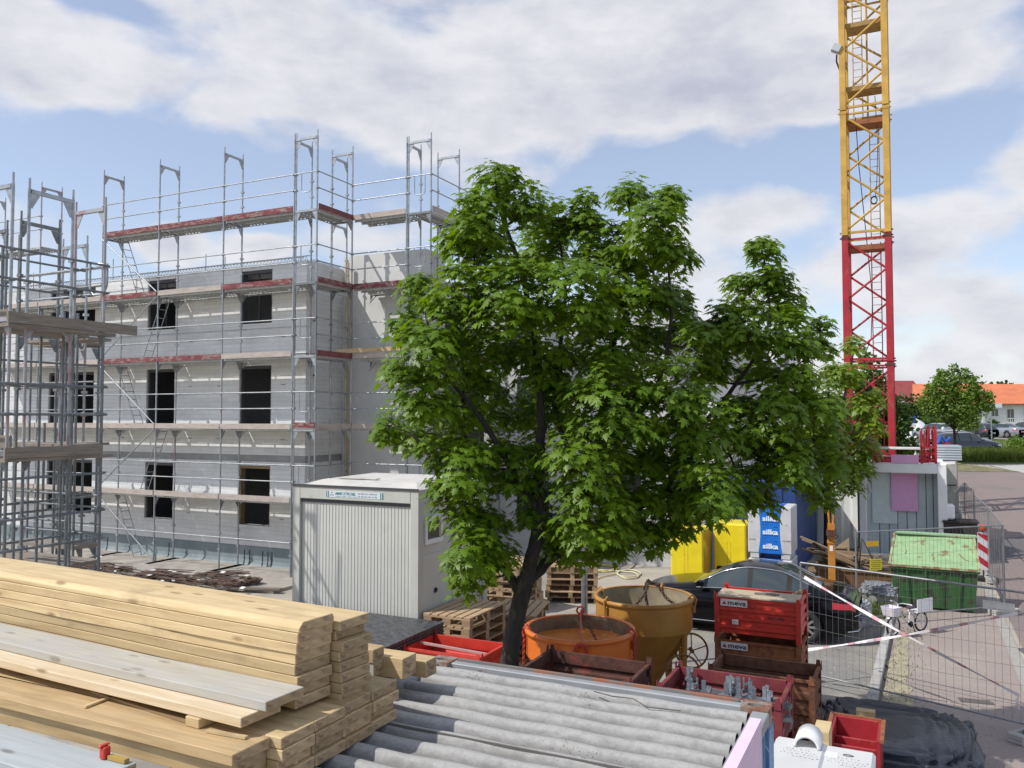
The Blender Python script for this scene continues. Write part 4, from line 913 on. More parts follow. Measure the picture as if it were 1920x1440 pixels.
# dark crates between roof edge and stack
lc = atY(1032, 1221, 9.5)
def back_left(px, py, z, w, d):      # front-left corner of a crate whose far-left top corner is seen at px,py
    p = atZ(px, py, z); return grid(p, 0, -d, 0)
b0 = back_left(1030, 1217, 1.76, 1.2, .8)
for i in range(3): crate('rusty_crate', ('lowest', 'middle', 'topmost empty')[i] + ' dark rusty crate behind the corrugated roof below the orange bucket', (b0.x, b0.y, i * .59), m=RUSTD, group='dark rusty crates left')
b1 = back_left(1270, 1248, 1.70, 1.2, .8)
cr = [crate('rusty_crate', ('lowest', 'middle', 'topmost')[i] + ' red rusty crate holding grey formwork clamps, behind the corrugated roof corner', (b1.x, b1.y, i * .57), m=mat('red rusted paint', (.20, .03, .04), .7, 0, var=.3, scale=5, c2=(.17, .06, .035), cut=(.5, .62), s2=5) , h=.56, group='red rusty crates right') for i in range(3)]
b2 = back_left(1352, 1222, 1.42, 1.2, .72)
for i in range(2): crate('rusty_crate', ('lower', 'upper')[i] + ' rusty crate between the clamp crate and the red crate stack', (b2.x + .0, b2.y - .0, i * .71), h=.70, d=.72, m=mat('brown rusted steel', (.15, .065, .035), .85, .1, var=.4, scale=9, c2=(.24, .10, .045), cut=(.5, .62), s2=5, bump=.3, bscale=40), group='tall rusty crates')
m = MB()
for y in (.33, .66):
    m.box(.38 * 0 + .4, .43, .02, .03, .08, .5)
# clamps in the crate
GALV = mat('galvanised clamp', (.30, .34, .37), .45, .6, var=.25, scale=12)
rs = random.Random(5)
for i in range(44):
    a = rs.uniform(.12, 1.05); b = rs.uniform(.10, .68); m = MB(); ang = rs.uniform(-.5, .5) + (1.57 if rs.random() < .4 else 0)
    if i % 3 == 0:      # upright clamp rail
        m.box(-.02, .02, -.035, -.025, 0, .34); m.box(-.02, .02, .025, .035, 0, .34); m.box(-.02, .02, -.035, .035, .03, .06); m.box(-.03, .03, -.05, .05, .20, .23); m.box(-.02, .02, -.025, .025, .27, .29)
        z = 1.14 + .20 + .08 * rs.random()
    else:
        L = rs.uniform(.16, .26)
        for k in range(4): m.box(-L, L, -.07 + k * .045, -.045 + k * .045, 0, .04)
        m.box(-L, -L + .05, -.08, .11, .04, .05); m.box(L * .3, L * .3 + .05, -.08, .11, .04, .05); z = 1.14 + .16 + (i % 7) * .04
    p = grid(b1, a, b, z); o = m.build('formwork_clamp', GALV, loc=p, rot=GR + ang); tag(o, 'grey galvanised formwork clamp jumbled in the red rusty crate', 'clamp', 'clamps in the rusty crate')
    if i % 3: o.rotation_euler = (rs.uniform(-.25, .25), rs.uniform(-.25, .25), GR + ang)

# long orange and ochre concrete buckets
ORANGE = mat('orange bucket paint', (.68, .17, .025), .42, 0, var=.12, scale=4, c2=(.36, .10, .03), cut=(.66, .75), s2=7)
OCHRE = mat('ochre bucket paint', (.44, .215, .04), .5, 0, var=.15, scale=3, c2=(.34, .16, .035), cut=(.55, .7), s2=2.5)
INCEM = mat('cement crust', (.20, .16, .11), .9, var=.3, scale=5, c2=(.42, .15, .05), cut=(.60, .66), s2=9, bump=.4, bscale=25)
INOCH = mat('dry cement film', (.26, .22, .15), .9, var=.2, scale=3, c2=(.36, .29, .18), cut=(.5, .65), s2=2, bump=.2)
def chain(name, pts, m, parent, link=.045, r=.007):
    # links threaded along a polyline
    P = [Vector(p) for p in pts]; mb = MB(); d = 0; L = [0]
    for i in range(1, len(P)): L.append(L[-1] + (P[i] - P[i - 1]).length)
    s = 0; k = 0
    while s < L[-1]:
        i = max(j for j in range(len(L)) if L[j] <= s + 1e-9); i = min(i, len(P) - 2)
        c = P[i].lerp(P[i + 1], (s - L[i]) / max(1e-6, L[i + 1] - L[i])); t = (P[i + 1] - P[i]).normalized(); u = t.orthogonal().normalized(); v = t.cross(u)
        if k % 2: u, v = v, u
        mb.tube([c + t * (link * .62 * math.cos(a * math.pi / 4)) + u * (link * .33 * math.sin(a * math.pi / 4)) for a in range(8)], r, 5, closed=True)
        s += link * .82; k += 1
    return mb.build(name, m, parent, fixn=False)
def bucket(label, c, R0, zt, cyl, m, inm, floor_d, cone_z, cat='concrete bucket'):
    t = thing('concrete_bucket', label, cat, (c.x, c.y, 0))
    MB().lathe([(R0, zt), (R0, zt - cyl), (.20, cone_z), (.19, cone_z - .12), (.17, cone_z - .12), (.17, cone_z), (R0 - .02, zt - cyl), (R0 - .02, zt)], 56, closed=True, split=True).build('body', m, t, fixn=False)
    MB().lathe([(R0 - .03, zt + .004), (R0 + .028, zt + .004), (R0 + .03, zt - .05), (R0 + .002, zt - .055), (R0 + .002, zt - .003), (R0 - .03, zt - .003)], 56, closed=True).build('rim', m, t)
    MB().lathe([(R0 - .024, zt - .01), (R0 - .024, zt - cyl + .01)] + ([(.3, zt - cyl - floor_d)] if floor_d > .1 else []), 56).build('inner_lining', inm, t, fixn=False)
    return t
oc = atZ(1086.5, 1176, 1.64)
ob = bucket('round orange concrete bucket with red lifting chains, left of the ochre one', oc, .70, 1.64, .34, ORANGE, INCEM, .05, .55)
MB().lathe([(.674, 1.46), (.40, 1.37), (.0, 1.31)], 40).build('floor_cone', mat('orange floor', (.72, .24, .05), .5, c2=(.45, .2, .07), cut=(.55, .7), s2=4), ob, fixn=False)
REDCH = plain('red lifting chain', (.48, .05, .03), .5)
def hook(parent, a, R0, zt, m):
    x, y = R0 * math.cos(a), R0 * math.sin(a); mb = MB()
    pts = [(x * 1.05, y * 1.05, zt - .12), (x * 1.09, y * 1.09, zt + .0), (x * 1.0, y * 1.0, zt + .06), (x * .93, y * .93, zt + .0), (x * .95, y * .95, zt - .07)]
    mb.tube(pts, .016, 6); mb.box(x * 1.04 - .02, x * 1.04 + .02, y * 1.04 - .02, y * 1.04 + .02, zt - .2, zt - .1); return mb.build('lifting_hook', m, parent)
for a in (-3.0, -.42, 1.45): hook(ob, a, .70, 1.64, REDCH)
m = MB()
for k in range(2): m.tube([(.0 + (.055 + .03 * k) * math.cos(a / 12 * 6.283) - .05, -.735 - .02 * math.sin(a / 12 * 6.283), 1.60 - .07 + (.09 + .01 * k) * math.sin(a / 12 * 6.283)) for a in range(12)], .012, 6, closed=True)
m.build('lifting_ring', REDCH, ob)
m = MB(); m.tube([(.07 + .05 * math.cos(a / 10 * 6.283), .70, 1.70 + .05 * math.sin(a / 10 * 6.283)) for a in range(10)], .014, 6, closed=True); m.rod((.07, .70, 1.66), (-.03, -.70, 1.64), .011, 6); m.build('sling_rod', REDCH, ob)
chain('chain', [(-.73, -.12, 1.55), (-.74, -.13, 1.2), (-.72, -.16, .9)], REDCH, ob); chain('chain', [(.66, -.32, 1.55), (.68, -.34, 1.1)], REDCH, ob); chain('chain', [(.08, .70, 1.66), (.28, .2, 1.36), (.36, -.05, 1.28)], plain('old chain', (.16, .07, .04), .7), ob)
m = MB()
for a in (-2.6, -.6, .9, 2.3): m.bar((.62 * math.cos(a), .62 * math.sin(a), 1.2), (.55 * math.cos(a), .55 * math.sin(a), 0), .07, .05)
m.build('leg', ORANGE, ob)
m = MB(); m.box(-.47, -.36, -.74, -.715, 1.40, 1.55); m.build('hinge_plate', RUSTD, ob)
yc = atZ(1207, 1116, 1.72)
yb = bucket('tall ochre concrete bucket with dark chain and hand wheels beside the car', yc, .72, 1.72, .44, OCHRE, INOCH, .5, .42)
for a in (-2.55, -.35, 1.0, 2.6): hook(yb, a, .72, 1.72, OCHRE)
DCH = plain('dark rusty chain', (.085, .05, .03), .7)
chain('chain', [(-.58, -.40, 1.70), (-.42, -.36, 1.60), (-.2, -.3, 1.60), (0, -.15, 1.78), (.08, 0, 1.92)], DCH, yb, .06, .010); chain('chain', [(.08, 0, 1.93), (.22, 0, 1.86), (.32, -.1, 1.70), (.46, -.22, 1.60), (.64, -.26, 1.70)], DCH, yb, .06, .010)
chain('chain', [(.06, 0, 1.93), (.02, .05, 1.82), (.06, .1, 1.6), (.12, .1, 1.35)], DCH, yb, .06, .010)
m = MB()
for a in (-2.3, -.75, .8, 2.4): m.tube([(.70 * math.cos(a), .70 * math.sin(a), 1.30), (.66 * math.cos(a), .66 * math.sin(a), .0)], .045, 8)
m.build('leg', OCHRE, yb)
WH = mat('rusty ochre', (.25, .13, .05), .7, var=.3, scale=8)
for (px, py, rr, tilt, Y_) in ((1297, 1220, .235, .15, yc.y - .25), (1281, 1262, .235, .15, yc.y - .95)):
    p = atY(px, py, Y_) - Vector((yc.x, yc.y, 0)); m = MB()
    def wp(a, r_): return p + Vector((r_ * math.cos(a), r_ * math.sin(a) * .25, r_ * math.sin(a)))
    m.tube([wp(a / 28 * 6.283, rr) for a in range(28)], .015, 6, closed=True)
    for k in range(5): m.tube([p, wp(k * 1.2566 + .3, rr)], .009, 5)
    m.tube([p + Vector((0, -.05, 0)), p + Vector((0, .1, 0))], .03, 8); m.build('hand_wheel', WH, yb)
p = atY(1281, 1222, yc.y - .25) - Vector((yc.x, yc.y, 0))
m = MB(); m.box(p.x - .06, p.x - .0, p.y - .03, p.y + .03, .1, p.z + .05); m.box(p.x - .1, p.x + .2, p.y - .05, p.y + .05, 0.05, .14); m.rod((0, 0, .3), (p.x, p.y, .45), .04, 8); m.build('closing_gear', OCHRE, yb)
m = MB(); m.lathe([(.02, 0), (.24, 0), (.24, .3), (.02, .3)], 24); m.build('outlet', RUST, yb)

# lamp pole
lp = atY(1095, 900, 14.5)
t = thing('street_lamp', 'grey lamp post standing behind the orange bucket, rising into the maple', 'lamp post', (lp.x, 14.5, 0))
m = MB(); m.tube([(0, 0, 0), (0, 0, 1.2), (0, 0, 4.5)], [.058, .055, .05], 14); m.build('post', STEEL, t)
m = MB(); m.tube([(0, 0, 4.5), (0, 0, 4.7)], [.05, .03], 12); m.box(-.15, .15, -.1, .1, 4.7, 4.78); m.build('lamp_head', plain('lamp grey', (.45, .47, .48), .5), t)

# ------------------------------------------------------------------ pallets
def pallet_parts(t, w=.8, d=1.2):
    m = MB()
    for i in range(6): x = .0 + i * (w - .105) / 5; m.box(x, x + .105, 0, d, .122, .144)
    for y in (0, d / 2 - .05, d - .1): m.box(0, w, y, y + .10, .1, .1215)
    m.build('top_boards', PALWOOD, t)
    for y in (0, d / 2 - .05, d - .1):
        m = MB()
        for x in (0, w / 2 - .07, w - .14): m.box(x + .002, x + .138, y + .002, y + .098, .022, .0995)
        m.box(0, w, y, y + .1, 0, .0215); m.build('bearer', PALWOOD, t)
pal0 = None
def pallet_stack(x, y, rot, n, where, seed, jit=.02, w=1.2, z=0):
    global pal0
    r = random.Random(seed)
    for i in range(n):
        lab = ('topmost' if i == n - 1 else ('lowest' if i == 0 else '%s from the bottom' % ('', 'second', 'third', 'fourth', 'fifth', 'sixth', 'seventh', 'eighth', 'ninth', 'tenth')[i])) + ' wooden pallet of the stack ' + where
        if pal0 is None: t = thing('pallet', lab, 'pallet'); pallet_parts(t); pal0 = t
        else: t = copytree(pal0)
        t.location = (x + r.uniform(-jit, jit), y + r.uniform(-jit, jit), z + i * .1445); t.rotation_euler = (0, 0, rot + r.uniform(-jit, jit) * 1.5)
        tag(t, lab, 'pallet', 'wooden pallets')
PR = GR + 1.5708
pA = atZ(881, 1160, 1.445); 
pA = grid(pA, -.8, 0)
pallet_stack(pA.x, pA.y, GR - .02, 10, 'beside the office container', 3)
pB = atY(985, 1110, 16.2); pB = grid(pB, -1.0, 0); pallet_stack(pB.x, pB.y, GR + .1, 10, 'behind the first, near the tree trunk', 4, .03)
pD = atZ(1003, 1152, 1.15); pallet_stack(pD.x - .75, pD.y, GR + .25, 8, 'right behind the tree trunk', 5, .04)
pallet_stack(2.0, 19.7, GR + 1.9, 6, 'standing free right of the tree trunk', 6, .05)
pallet_stack(.1, 18.6, GR + 1.2, 8, 'behind the tree trunk at the back', 8, .05)

# black film-faced panel pile, red crate below it
pn = atZ(832, 1166, 1.40)
BLK = mat('black film faced board', (.035, .037, .04), .5, 0, var=.2, scale=2)
def film_mat():
    m = BLK; nt = m.node_tree; N = nt.nodes; L = nt.links; b = N['Principled BSDF']
    tc = N.new('ShaderNodeTexCoord'); mp = N.new('ShaderNodeMapping'); L.new(tc.outputs['Object'], mp.inputs[0]); mp.inputs['Rotation'].default_value = (0, 0, .7); mp.inputs['Scale'].default_value = (9, 34, 1)
    v = N.new('ShaderNodeTexNoise'); L.new(mp.outputs[0], v.inputs['Vector']); v.inputs['Scale'].default_value = 1; v.inputs['Detail'].default_value = 2
    mr = N.new('ShaderNodeMapRange'); L.new(v.outputs[0], mr.inputs[0]); mr.inputs[1].default_value = .48; mr.inputs[2].default_value = .56; mr.inputs[4].default_value = .8
    old = b.inputs['Base Color'].links[0].from_socket; mx = N.new('ShaderNodeMix'); mx.data_type = 'RGBA'; L.new(mr.outputs[0], mx.inputs[0]); L.new(old, mx.inputs[6]); mx.inputs[7].default_value = (.11, .115, .12, 1); L.new(mx.outputs[2], b.inputs['Base Color'])
film_mat()
for i in range(9):
    m = MB(); m.box(-2.9, 0, -1.62, 0, 0, .020); j = random.uniform(-.012, .012)
    o = m.build('film_faced_board', BLK, loc=(pn.x + j, pn.y + j, 1.40 - .0215 * (i + 1)), rot=GR + j); tag(o, ('topmost' if i == 0 else '%s from the top' % ('', 'second', 'third', 'fourth', 'fifth', 'sixth', 'seventh', 'eighth', 'ninth')[i]) + ' black film faced board in the pile in front of the office', 'board', 'black boards in the pile')
r0 = grid(pn, -2.5, -1.5, 0)
for i in range(2): crate('red_crate', ('lower', 'upper')[i] + ' red crate under the left half of the black board pile', (r0.x, r0.y, i * .595 + .0), m=RED, group='red crates under the boards')
m = MB(); m.box(0, 1.0, 0, .1, 0, 1.205 - 1.19); 
for i, (a, b) in enumerate(((-1.2, -1.4), (-1.2, -.3))):
    m = MB(); m.box(-.1, .1, -.1, .1, 0, 1.205); o = m.build('concrete_support', CONC, loc=grid(pn, a, b, 0), rot=GR); tag(o, ('near', 'far')[i] + ' concrete support under the right half of the black board pile', 'support')
for i in range(2): m = MB(); m.box(.0, 1.25, .1, .22, 0, .012); o = m.build('spacer_board', OLDWOOD, loc=(*grid(r0, 0, .5 * i)[:2], 1.192), rot=GR); tag(o, ('near', 'far')[i] + ' spacer board between red crate and black boards', 'spacer')
rt = atZ(952, 1205, 1.30); rp = grid(rt, -1.2, -.8, 0)
for i in range(2): crate('red_crate', ('lower', 'upper open')[i] + ' red crate between the black boards and the tree trunk', (rp.x, rp.y, i * .65), h=.64, m=RED, group='red crates by the trunk')
m = MB(); m.bar((.05, .38, .47), (1.15, .42, .42), .03, .03); o = m.build('steel_bar', plain('pale bar', (.55, .35, .33)), loc=(rp.x, rp.y, .65 + .15), rot=GR); tag(o, 'pale steel bar lying across the open red crate', 'bar')
# ------------------------------------------------------------------ cars
def crv(xs, ys, x):
    """monotone-ish cubic through control points"""
    if x <= xs[0]: return ys[0]
    if x >= xs[-1]: return ys[-1]
    i = max(k for k in range(len(xs) - 1) if xs[k] <= x)
    def sl(k):
        if k == 0 or k == len(xs) - 1: return 0 if k in (0, len(xs) - 1) and False else ((ys[min(k + 1, len(xs) - 1)] - ys[max(k - 1, 0)]) / (xs[min(k + 1, len(xs) - 1)] - xs[max(k - 1, 0)]))
        a = (ys[k] - ys[k - 1]) / (xs[k] - xs[k - 1]); b = (ys[k + 1] - ys[k]) / (xs[k + 1] - xs[k])
        return 0 if a * b <= 0 else 2 * a * b / (a + b)
    h = xs[i + 1] - xs[i]; t = (x - xs[i]) / h; a, b = sl(i) * h, sl(i + 1) * h
    return (2 * t ** 3 - 3 * t ** 2 + 1) * ys[i] + (t ** 3 - 2 * t ** 2 + t) * a + (-2 * t ** 3 + 3 * t ** 2) * ys[i + 1] + (t ** 3 - t ** 2) * b
SEDAN = dict(L=4.92, W=.93, belt=([0, .25, .9, 1.6, 3.0, 4.3, 4.75, 4.92], [.55, .70, .86, .93, .98, .99, .93, .78]),
             top=([0, .2, .8, 1.45, 1.6, 2.25, 2.75, 3.3, 3.95, 4.25, 4.6, 4.92], [.56, .74, .90, .99, 1.05, 1.36, 1.45, 1.42, 1.17, 1.04, 1.01, .80]),
             plan=([0, .12, .5, 1.2, 2.5, 3.8, 4.5, 4.8, 4.92], [.55, .74, .87, .92, .93, .92, .87, .76, .62]), cab=(1.45, 4.25), roof=(2.3, 3.35), wheels=(.85, 3.87), wr=.34, bp=(2.72, 3.55))
WAGON = dict(L=4.55, W=.90, belt=([0, .2, .8, 1.5, 3.0, 4.2, 4.55], [.6, .78, .92, .98, 1.02, 1.03, .9]),
             top=([0, .15, .7, 1.15, 1.3, 1.95, 2.6, 3.5, 4.1, 4.4, 4.55], [.62, .82, .98, 1.05, 1.10, 1.52, 1.62, 1.60, 1.50, 1.2, .92]),
             plan=([0, .12, .5, 1.2, 2.5, 3.8, 4.35, 4.55], [.55, .76, .87, .90, .90, .89, .84, .72]), cab=(1.15, 4.45), roof=(2.05, 4.0), wheels=(.82, 3.6), wr=.33, bp=(2.45, 3.3))
TYRE = plain('tyre rubber', (.02, .02, .02), .85); RIM = plain('alloy rim', (.42, .43, .45), .3, .8); CHROME = plain('chrome', (.75, .76, .78), .12, .9)
CARGLASS = glass_mat('car glass', (.035, .05, .055)); TAILR = plain('tail lamp red', (.45, .008, .02), .15, spec=.8); HEADL = plain('headlamp', (.55, .57, .6), .1, spec=.8)
def car(name, label, S, paint, loc, rot, cat='car', group=None, detail=True):
    t = thing(name, label, cat, loc, rot, group)
    L = S['L']; NX = 90 if detail else 46; wr = S['wr']
    def sect(x):
        b = crv(*S['belt'], x); tp = crv(*S['top'], x); w = crv(*S['plan'], x); tp = max(tp, b + .004)
        zb = .20 + .10 * smooth(.5, 0, x) + .14 * smooth(L - .45, L, x)
        pts = []
        cabf = smooth(0.0, .25, tp - b)
        # body side from sill to belt, slightly bulged
        for s in (0, .08, .2, .36, .52, .68, .84, 1.0):
            z = zb + (b - zb) * s; bul = math.sin(math.pi * (s * .75 + .2)) ; pts.append((w * (.90 + .10 * bul) - .015 * cabf * s, z))
        w1 = pts[-1][0]; wt = w1 * (.70 + .0) if cabf > 0 else w1 * .8
        wt = w1 * (.86 - .18 * cabf)
        gs = [.03, .2, .4, .6, .8, .97]
        for s in gs:
            z = b + (tp - .055 * cabf - b) * s; pts.append((w1 - .02 - (w1 - .02 - wt) * s ** 1.15, z))
        for s in (.3, .6, .85, 1.0):
            pts.append((wt * (1 - s), tp - .055 * cabf + .055 * cabf * math.sin(s * math.pi / 2) + (0 if cabf > .1 else (tp - b) * 0 + .012 * s)))
        return pts
    xs = [L * i / NX for i in range(NX + 1)]; rows = [sect(x) for x in xs]; K = len(rows[0])
    NB = 8; NG = 6
    body, gl, ws, chm, arch = MB(), MB(), MB(), MB(), MB()
    bp0, bp1 = S['bp']; c0, c1 = S['cab']; r0, r1 = S['roof']
    for sgn in (-1, 1):
        # body x axis: local -x is the nose at x=0 .. L tail; y=sgn*w
        P_ = [[(x, sgn * p[0], p[1]) for p in r] for x, r in zip(xs, rows)]
        for i in range(NX):
            for j in range(K - 1):
                q = [P_[i][j], P_[i + 1][j], P_[i + 1][j + 1], P_[i][j + 1]]; x = (xs[i] + xs[i + 1]) / 2; z = sum(p[2] for p in q) / 4
                if j < NB - 1 and any((x - wx) ** 2 + (z - wr) ** 2 < (wr + .05) ** 2 for wx in S['wheels']): continue
                tgt = body
                hgt = crv(*S['top'], x) - crv(*S['belt'], x)
                if NB - 1 < j < NB + NG - 1 - (0) and c0 + .35 < x < c1 - .32 and hgt > .12:
                    pill = any(abs(x - bx) < (.055 if bx == bp0 else .035) for bx in (bp0, bp1))
                    tgt = ws if pill else gl
                elif j >= NB + NG - 2 and ((c0 + .05 < x < r0) or (r1 < x < c1 - .10)) and j >= NB + NG - 1: tgt = gl
                f = (0, 1, 2, 3) if sgn > 0 else (3, 2, 1, 0)
                tgt.add(q, [f], True)
        # wheel arch liner
        for wx in S['wheels']:
            n = 18; a0 = [(wx + (wr + .055) * math.cos(math.pi * k / n), sgn * (S['W'] - .06), wr + (wr + .055) * math.sin(math.pi * k / n)) for k in range(n + 1)]; a1 = [(p[0], sgn * (S['W'] - .36), p[2]) for p in a0]
            arch.sheet([a0, a1], smooth=True)
        if detail: # chrome line round the side windows, and along the sill
            line = []
            for i in range(NX + 1):
                x = xs[i]
                if c0 + .12 <= x <= c1 - .28: p = rows[i][NB + NG - 1]; line.append((x, sgn * (p[0] + .006), p[1] + .004))
            chm.tube(line, .013, 5)
            chm.tube([(x, sgn * (r[NB - 1][0] + .004), r[NB - 1][1]) for x, r in zip(xs, rows) if c0 + .1 <= x <= c1 - .25], .009, 5)
            chm.tube([(x, sgn * (r[1][0] + .008), .265) for x, r in zip(xs, rows) if 1.3 <= x <= 3.4], .010, 5)
            for hx in (2.35, 3.25): chm.box(hx, hx + .2, sgn * .93 - .008, sgn * .93 + .022, .86, .885)
    bo = body.build('body', paint, t, fixn=False); import bmesh
    def weld(o):
        bm = bmesh.new(); bm.from_mesh(o.data); bmesh.ops.remove_doubles(bm, verts=bm.verts, dist=.0008); bmesh.ops.recalc_face_normals(bm, faces=bm.faces); bm.to_mesh(o.data); bm.free()
    weld(bo)
    go = gl.build('window', CARGLASS, t, fixn=False); weld(go)
    MB().add(ws.v, ws.f).build('pillar', BLACK, t, fixn=False); MB().add(arch.v, arch.f).build('wheel_arch', BLACK, t, fixn=False)
    if detail: chm.build('trim', CHROME, t)
    m = MB(); m.box(.3, L - .3, -.7, .7, .17, .3); m.box(1.6, L - 1.0, -.6, .6, .3, .62); m.build('floor_pan', BLACK, t)
    if detail:
        for x0 in (1.75, 2.85): m = MB(); m.box(x0 + .25, x0 + .40, -.6, -.15, .5, 1.18); m.box(x0 + .25, x0 + .40, .15, .6, .5, 1.18); m.build('seat', plain('seat leather', (.10, .085, .075), .6), t, bevel=.04)
    for wx in S['wheels']:
        for s in (-1, 1):
            yy = s * (S['W'] - .11); m = MB()
            prof = [(wr - .12, -.10), (wr - .02, -.11), (wr, -.07), (wr, .07), (wr - .02, .11), (wr - .12, .10)]
            n = 28; vs = [(wx + r * math.cos(2 * math.pi * k / n), yy + q, wr + r * math.sin(2 * math.pi * k / n)) for r, q in prof for k in range(n)]
            m.add(vs, [(i * n + k, i * n + (k + 1) % n, ((i + 1) % 6) * n + (k + 1) % n, ((i + 1) % 6) * n + k) for i in range(6) for k in range(n)], True); wo_ = m.build('wheel', TYRE, t)
            m = MB()
            for k in range(10):
                a = k * .6283; m.bar((wx, yy + s * .06, wr), (wx + (wr - .1) * math.cos(a), yy + s * .075, wr + (wr - .1) * math.sin(a)), .05, .02, up=(0, 1, 0))
            m.tube([(wx + (wr - .11) * math.cos(k * .2618), yy + s * .08, wr + (wr - .11) * math.sin(k * .2618)) for k in range(24)], .016, 5, closed=True); m.build('rim', RIM, wo_)
    # lamps follow the corner of the body
    for s in (-1, 1):
        def patch(x0, x1, j0, j1, nm, mt, lift=.006):
            m = MB(); rr = []
            for i in range(9):
                x = x0 + (x1 - x0) * i / 8; sc = sect(x); rr.append([(x + (lift if x0 > 2 else -lift), s * (sc[j][0] + lift), sc[j][1]) for j in range(j0, j1 + 1)])
            m.sheet(rr, smooth=True); m.build(nm, mt, t)
        patch(L - .50, L - .06, 5, 6, 'tail_light', TAILR); patch(.04, .5, 5, 6, 'headlight', HEADL)
        m = MB(); m.prism([(1.62, 1.0), (1.80, .98), (1.82, 1.10), (1.66, 1.11)], 1, s * .93, s * 1.10); m.build('mirror', paint, t, bevel=.02)
    m = MB(); m.box(L - .01, L + .012, -.26, .26, .56, .67); m.build('number_plate', plain('plate blank', (.55, .55, .54), .6), t)
    return t
BLKP = mat('black car paint', (.003, .003, .005), .12, 0, var=.05, spec=.28)
pr = atZ(1600, 1200, .15)
rl = grid(Vector((6.55, 15.55, 0)), 0, .93)        # middle of the tail
CARR = GR
tailmid = grid(atZ(1608, 1200, .12), 0, .80, 0); nose = tailmid - E1 * 4.92
black_car = car('parked_car', 'black saloon with chrome window trim parked behind the red crates', SEDAN, BLKP, (nose.x + .0, nose.y, .004), CARR); black_car.scale = (.925, .96, .97); black_car.location = black_car.location + E1 * .40 - E2 * .22
m = MB(); m.box(4.90, 4.935, -.45, .45, .90, .915); m.tube([(4.72, -.80, .30), (4.9, -.55, .28), (4.96, 0, .27), (4.9, .55, .28), (4.72, .80, .30)], .012, 6); m.tube([(4.86, -.80, .62), (4.97, -.4, .60)], .008, 6); m.build('rear_trim', CHROME, black_car)
m = MB(); m.tube([(1.95 + .02 * math.sin(a), -.38 + .18 * math.cos(a), .98 + .17 * math.sin(a)) for a in [k * .5236 for k in range(12)]], .014, 6, closed=True); m.build('steering_wheel', BLACK, black_car)
def pcar(px, py, S, paint, label, rot, name='parked_car', Y=None, dx=0):
    # px,py: a ground pixel under the middle of the car at distance Y
    p = atY(px, py, Y); z = gz(p.x, Y) + .03; L = S['L']; c = Vector((math.cos(rot), math.sin(rot), 0)) * (L / 2)
    return car(name, label, S, paint, (p.x - c.x, Y - c.y, z), rot, group=None, detail=False)
NAVY = mat('dark navy paint', (.010, .014, .028), .2, var=.05, coat=1); SILV = mat('silver paint', (.33, .35, .38), .3, .5, var=.05, coat=1); CARRED = mat('raspberry paint', (.35, .012, .03), .25, var=.05, coat=1); CARWH = mat('white car paint', (.7, .7, .7), .3, var=.04, coat=1)
pcar(1812, 850, WAGON, NAVY, 'dark navy estate car parked behind the hedge, nose to the right', math.pi + .12, Y=58.2)
pcar(1800, 840, WAGON, SILV, 'silver car half hidden behind the navy estate car', math.pi + .1, Y=61.5)
pcar(1876.5, 820, SEDAN, SILV, 'grey saloon seen from behind in the far parking row', -math.pi / 2 + .35, Y=83)
pcar(1921, 817, WAGON, CARRED, 'raspberry red car cut by the right edge of the picture', -math.pi / 2 + .5, Y=83)
pcar(1824, 822, WAGON, plain('dark van paint', (.02, .022, .025), .25, coat=1), 'black van like car in the far row right of the small tree', -math.pi / 2 + .35, Y=80)
pcar(1751, 822, WAGON, SILV, 'silver car in the far row left of the small tree', -math.pi / 2 + .2, Y=78)
pcar(1645, 824, SEDAN, CARWH, 'white car seen through the base of the crane mast', math.pi + .15, Y=80)

# ------------------------------------------------------------------ packs of blocks
YEL = mat('yellow film', (.78, .62, .02), .35, var=.08, scale=3, bump=.25, bscale=9)
YELD = mat('brown yellow film', (.36, .21, .03), .45, var=.2, scale=3, c2=(.62, .44, .03), cut=(.5, .6), s2=2)
def pack(label, px, py, Y, w, d, z0, z1, print_=True):
    p = atY(px, py, Y); t = thing('block_pack', label, 'block pack', (p.x, Y, z0), GR, 'yellow wrapped block packs')
    m = MB(); n = 10; h = z1 - z0
    for i in range(1): m.box(0, w, 0, d, .12, h)
    o = m.build('film', YEL, t, bevel=.035)
    m = MB(); m.box(w - .002, w + .004, .03, d - .03, .14, h - .03); m.build('side_film', YELD, t)
    m = MB()
    for x in (0, w / 2 - .05, w - .1): m.box(x, x + .1, 0, d, 0, .12)
    m.build('pallet_base', PALWOOD, t)
    m = MB(); r = random.Random(int(px))
    for c in (.42, .52):
        for k in range(22): z = .35 + k * .042; m.box(w * c, w * c + .012 + .01 * r.random(), -.004, -.001, z, z + .02 * r.random() + .008)
    m.build('print', plain('olive print', (.40, .32, .03), .6), t)
    return t
pack('left of two yellow film wrapped block packs behind the black car', 1257, 1000, 20.9, .82, 1.0, .0, 1.62)
pack('right of two yellow film wrapped block packs, next to the white wrapped one', 1337, 1000, 21.2, .82, 1.0, .0, 1.72)
sp0 = atY(1403, 1060, 20.2)
SKW = mat('white wrapped blocks', (.58, .58, .58), .5, var=.08, scale=3, c2=(.48, .48, .49), cut=(.5, .7), s2=2, bump=.2, bscale=8)
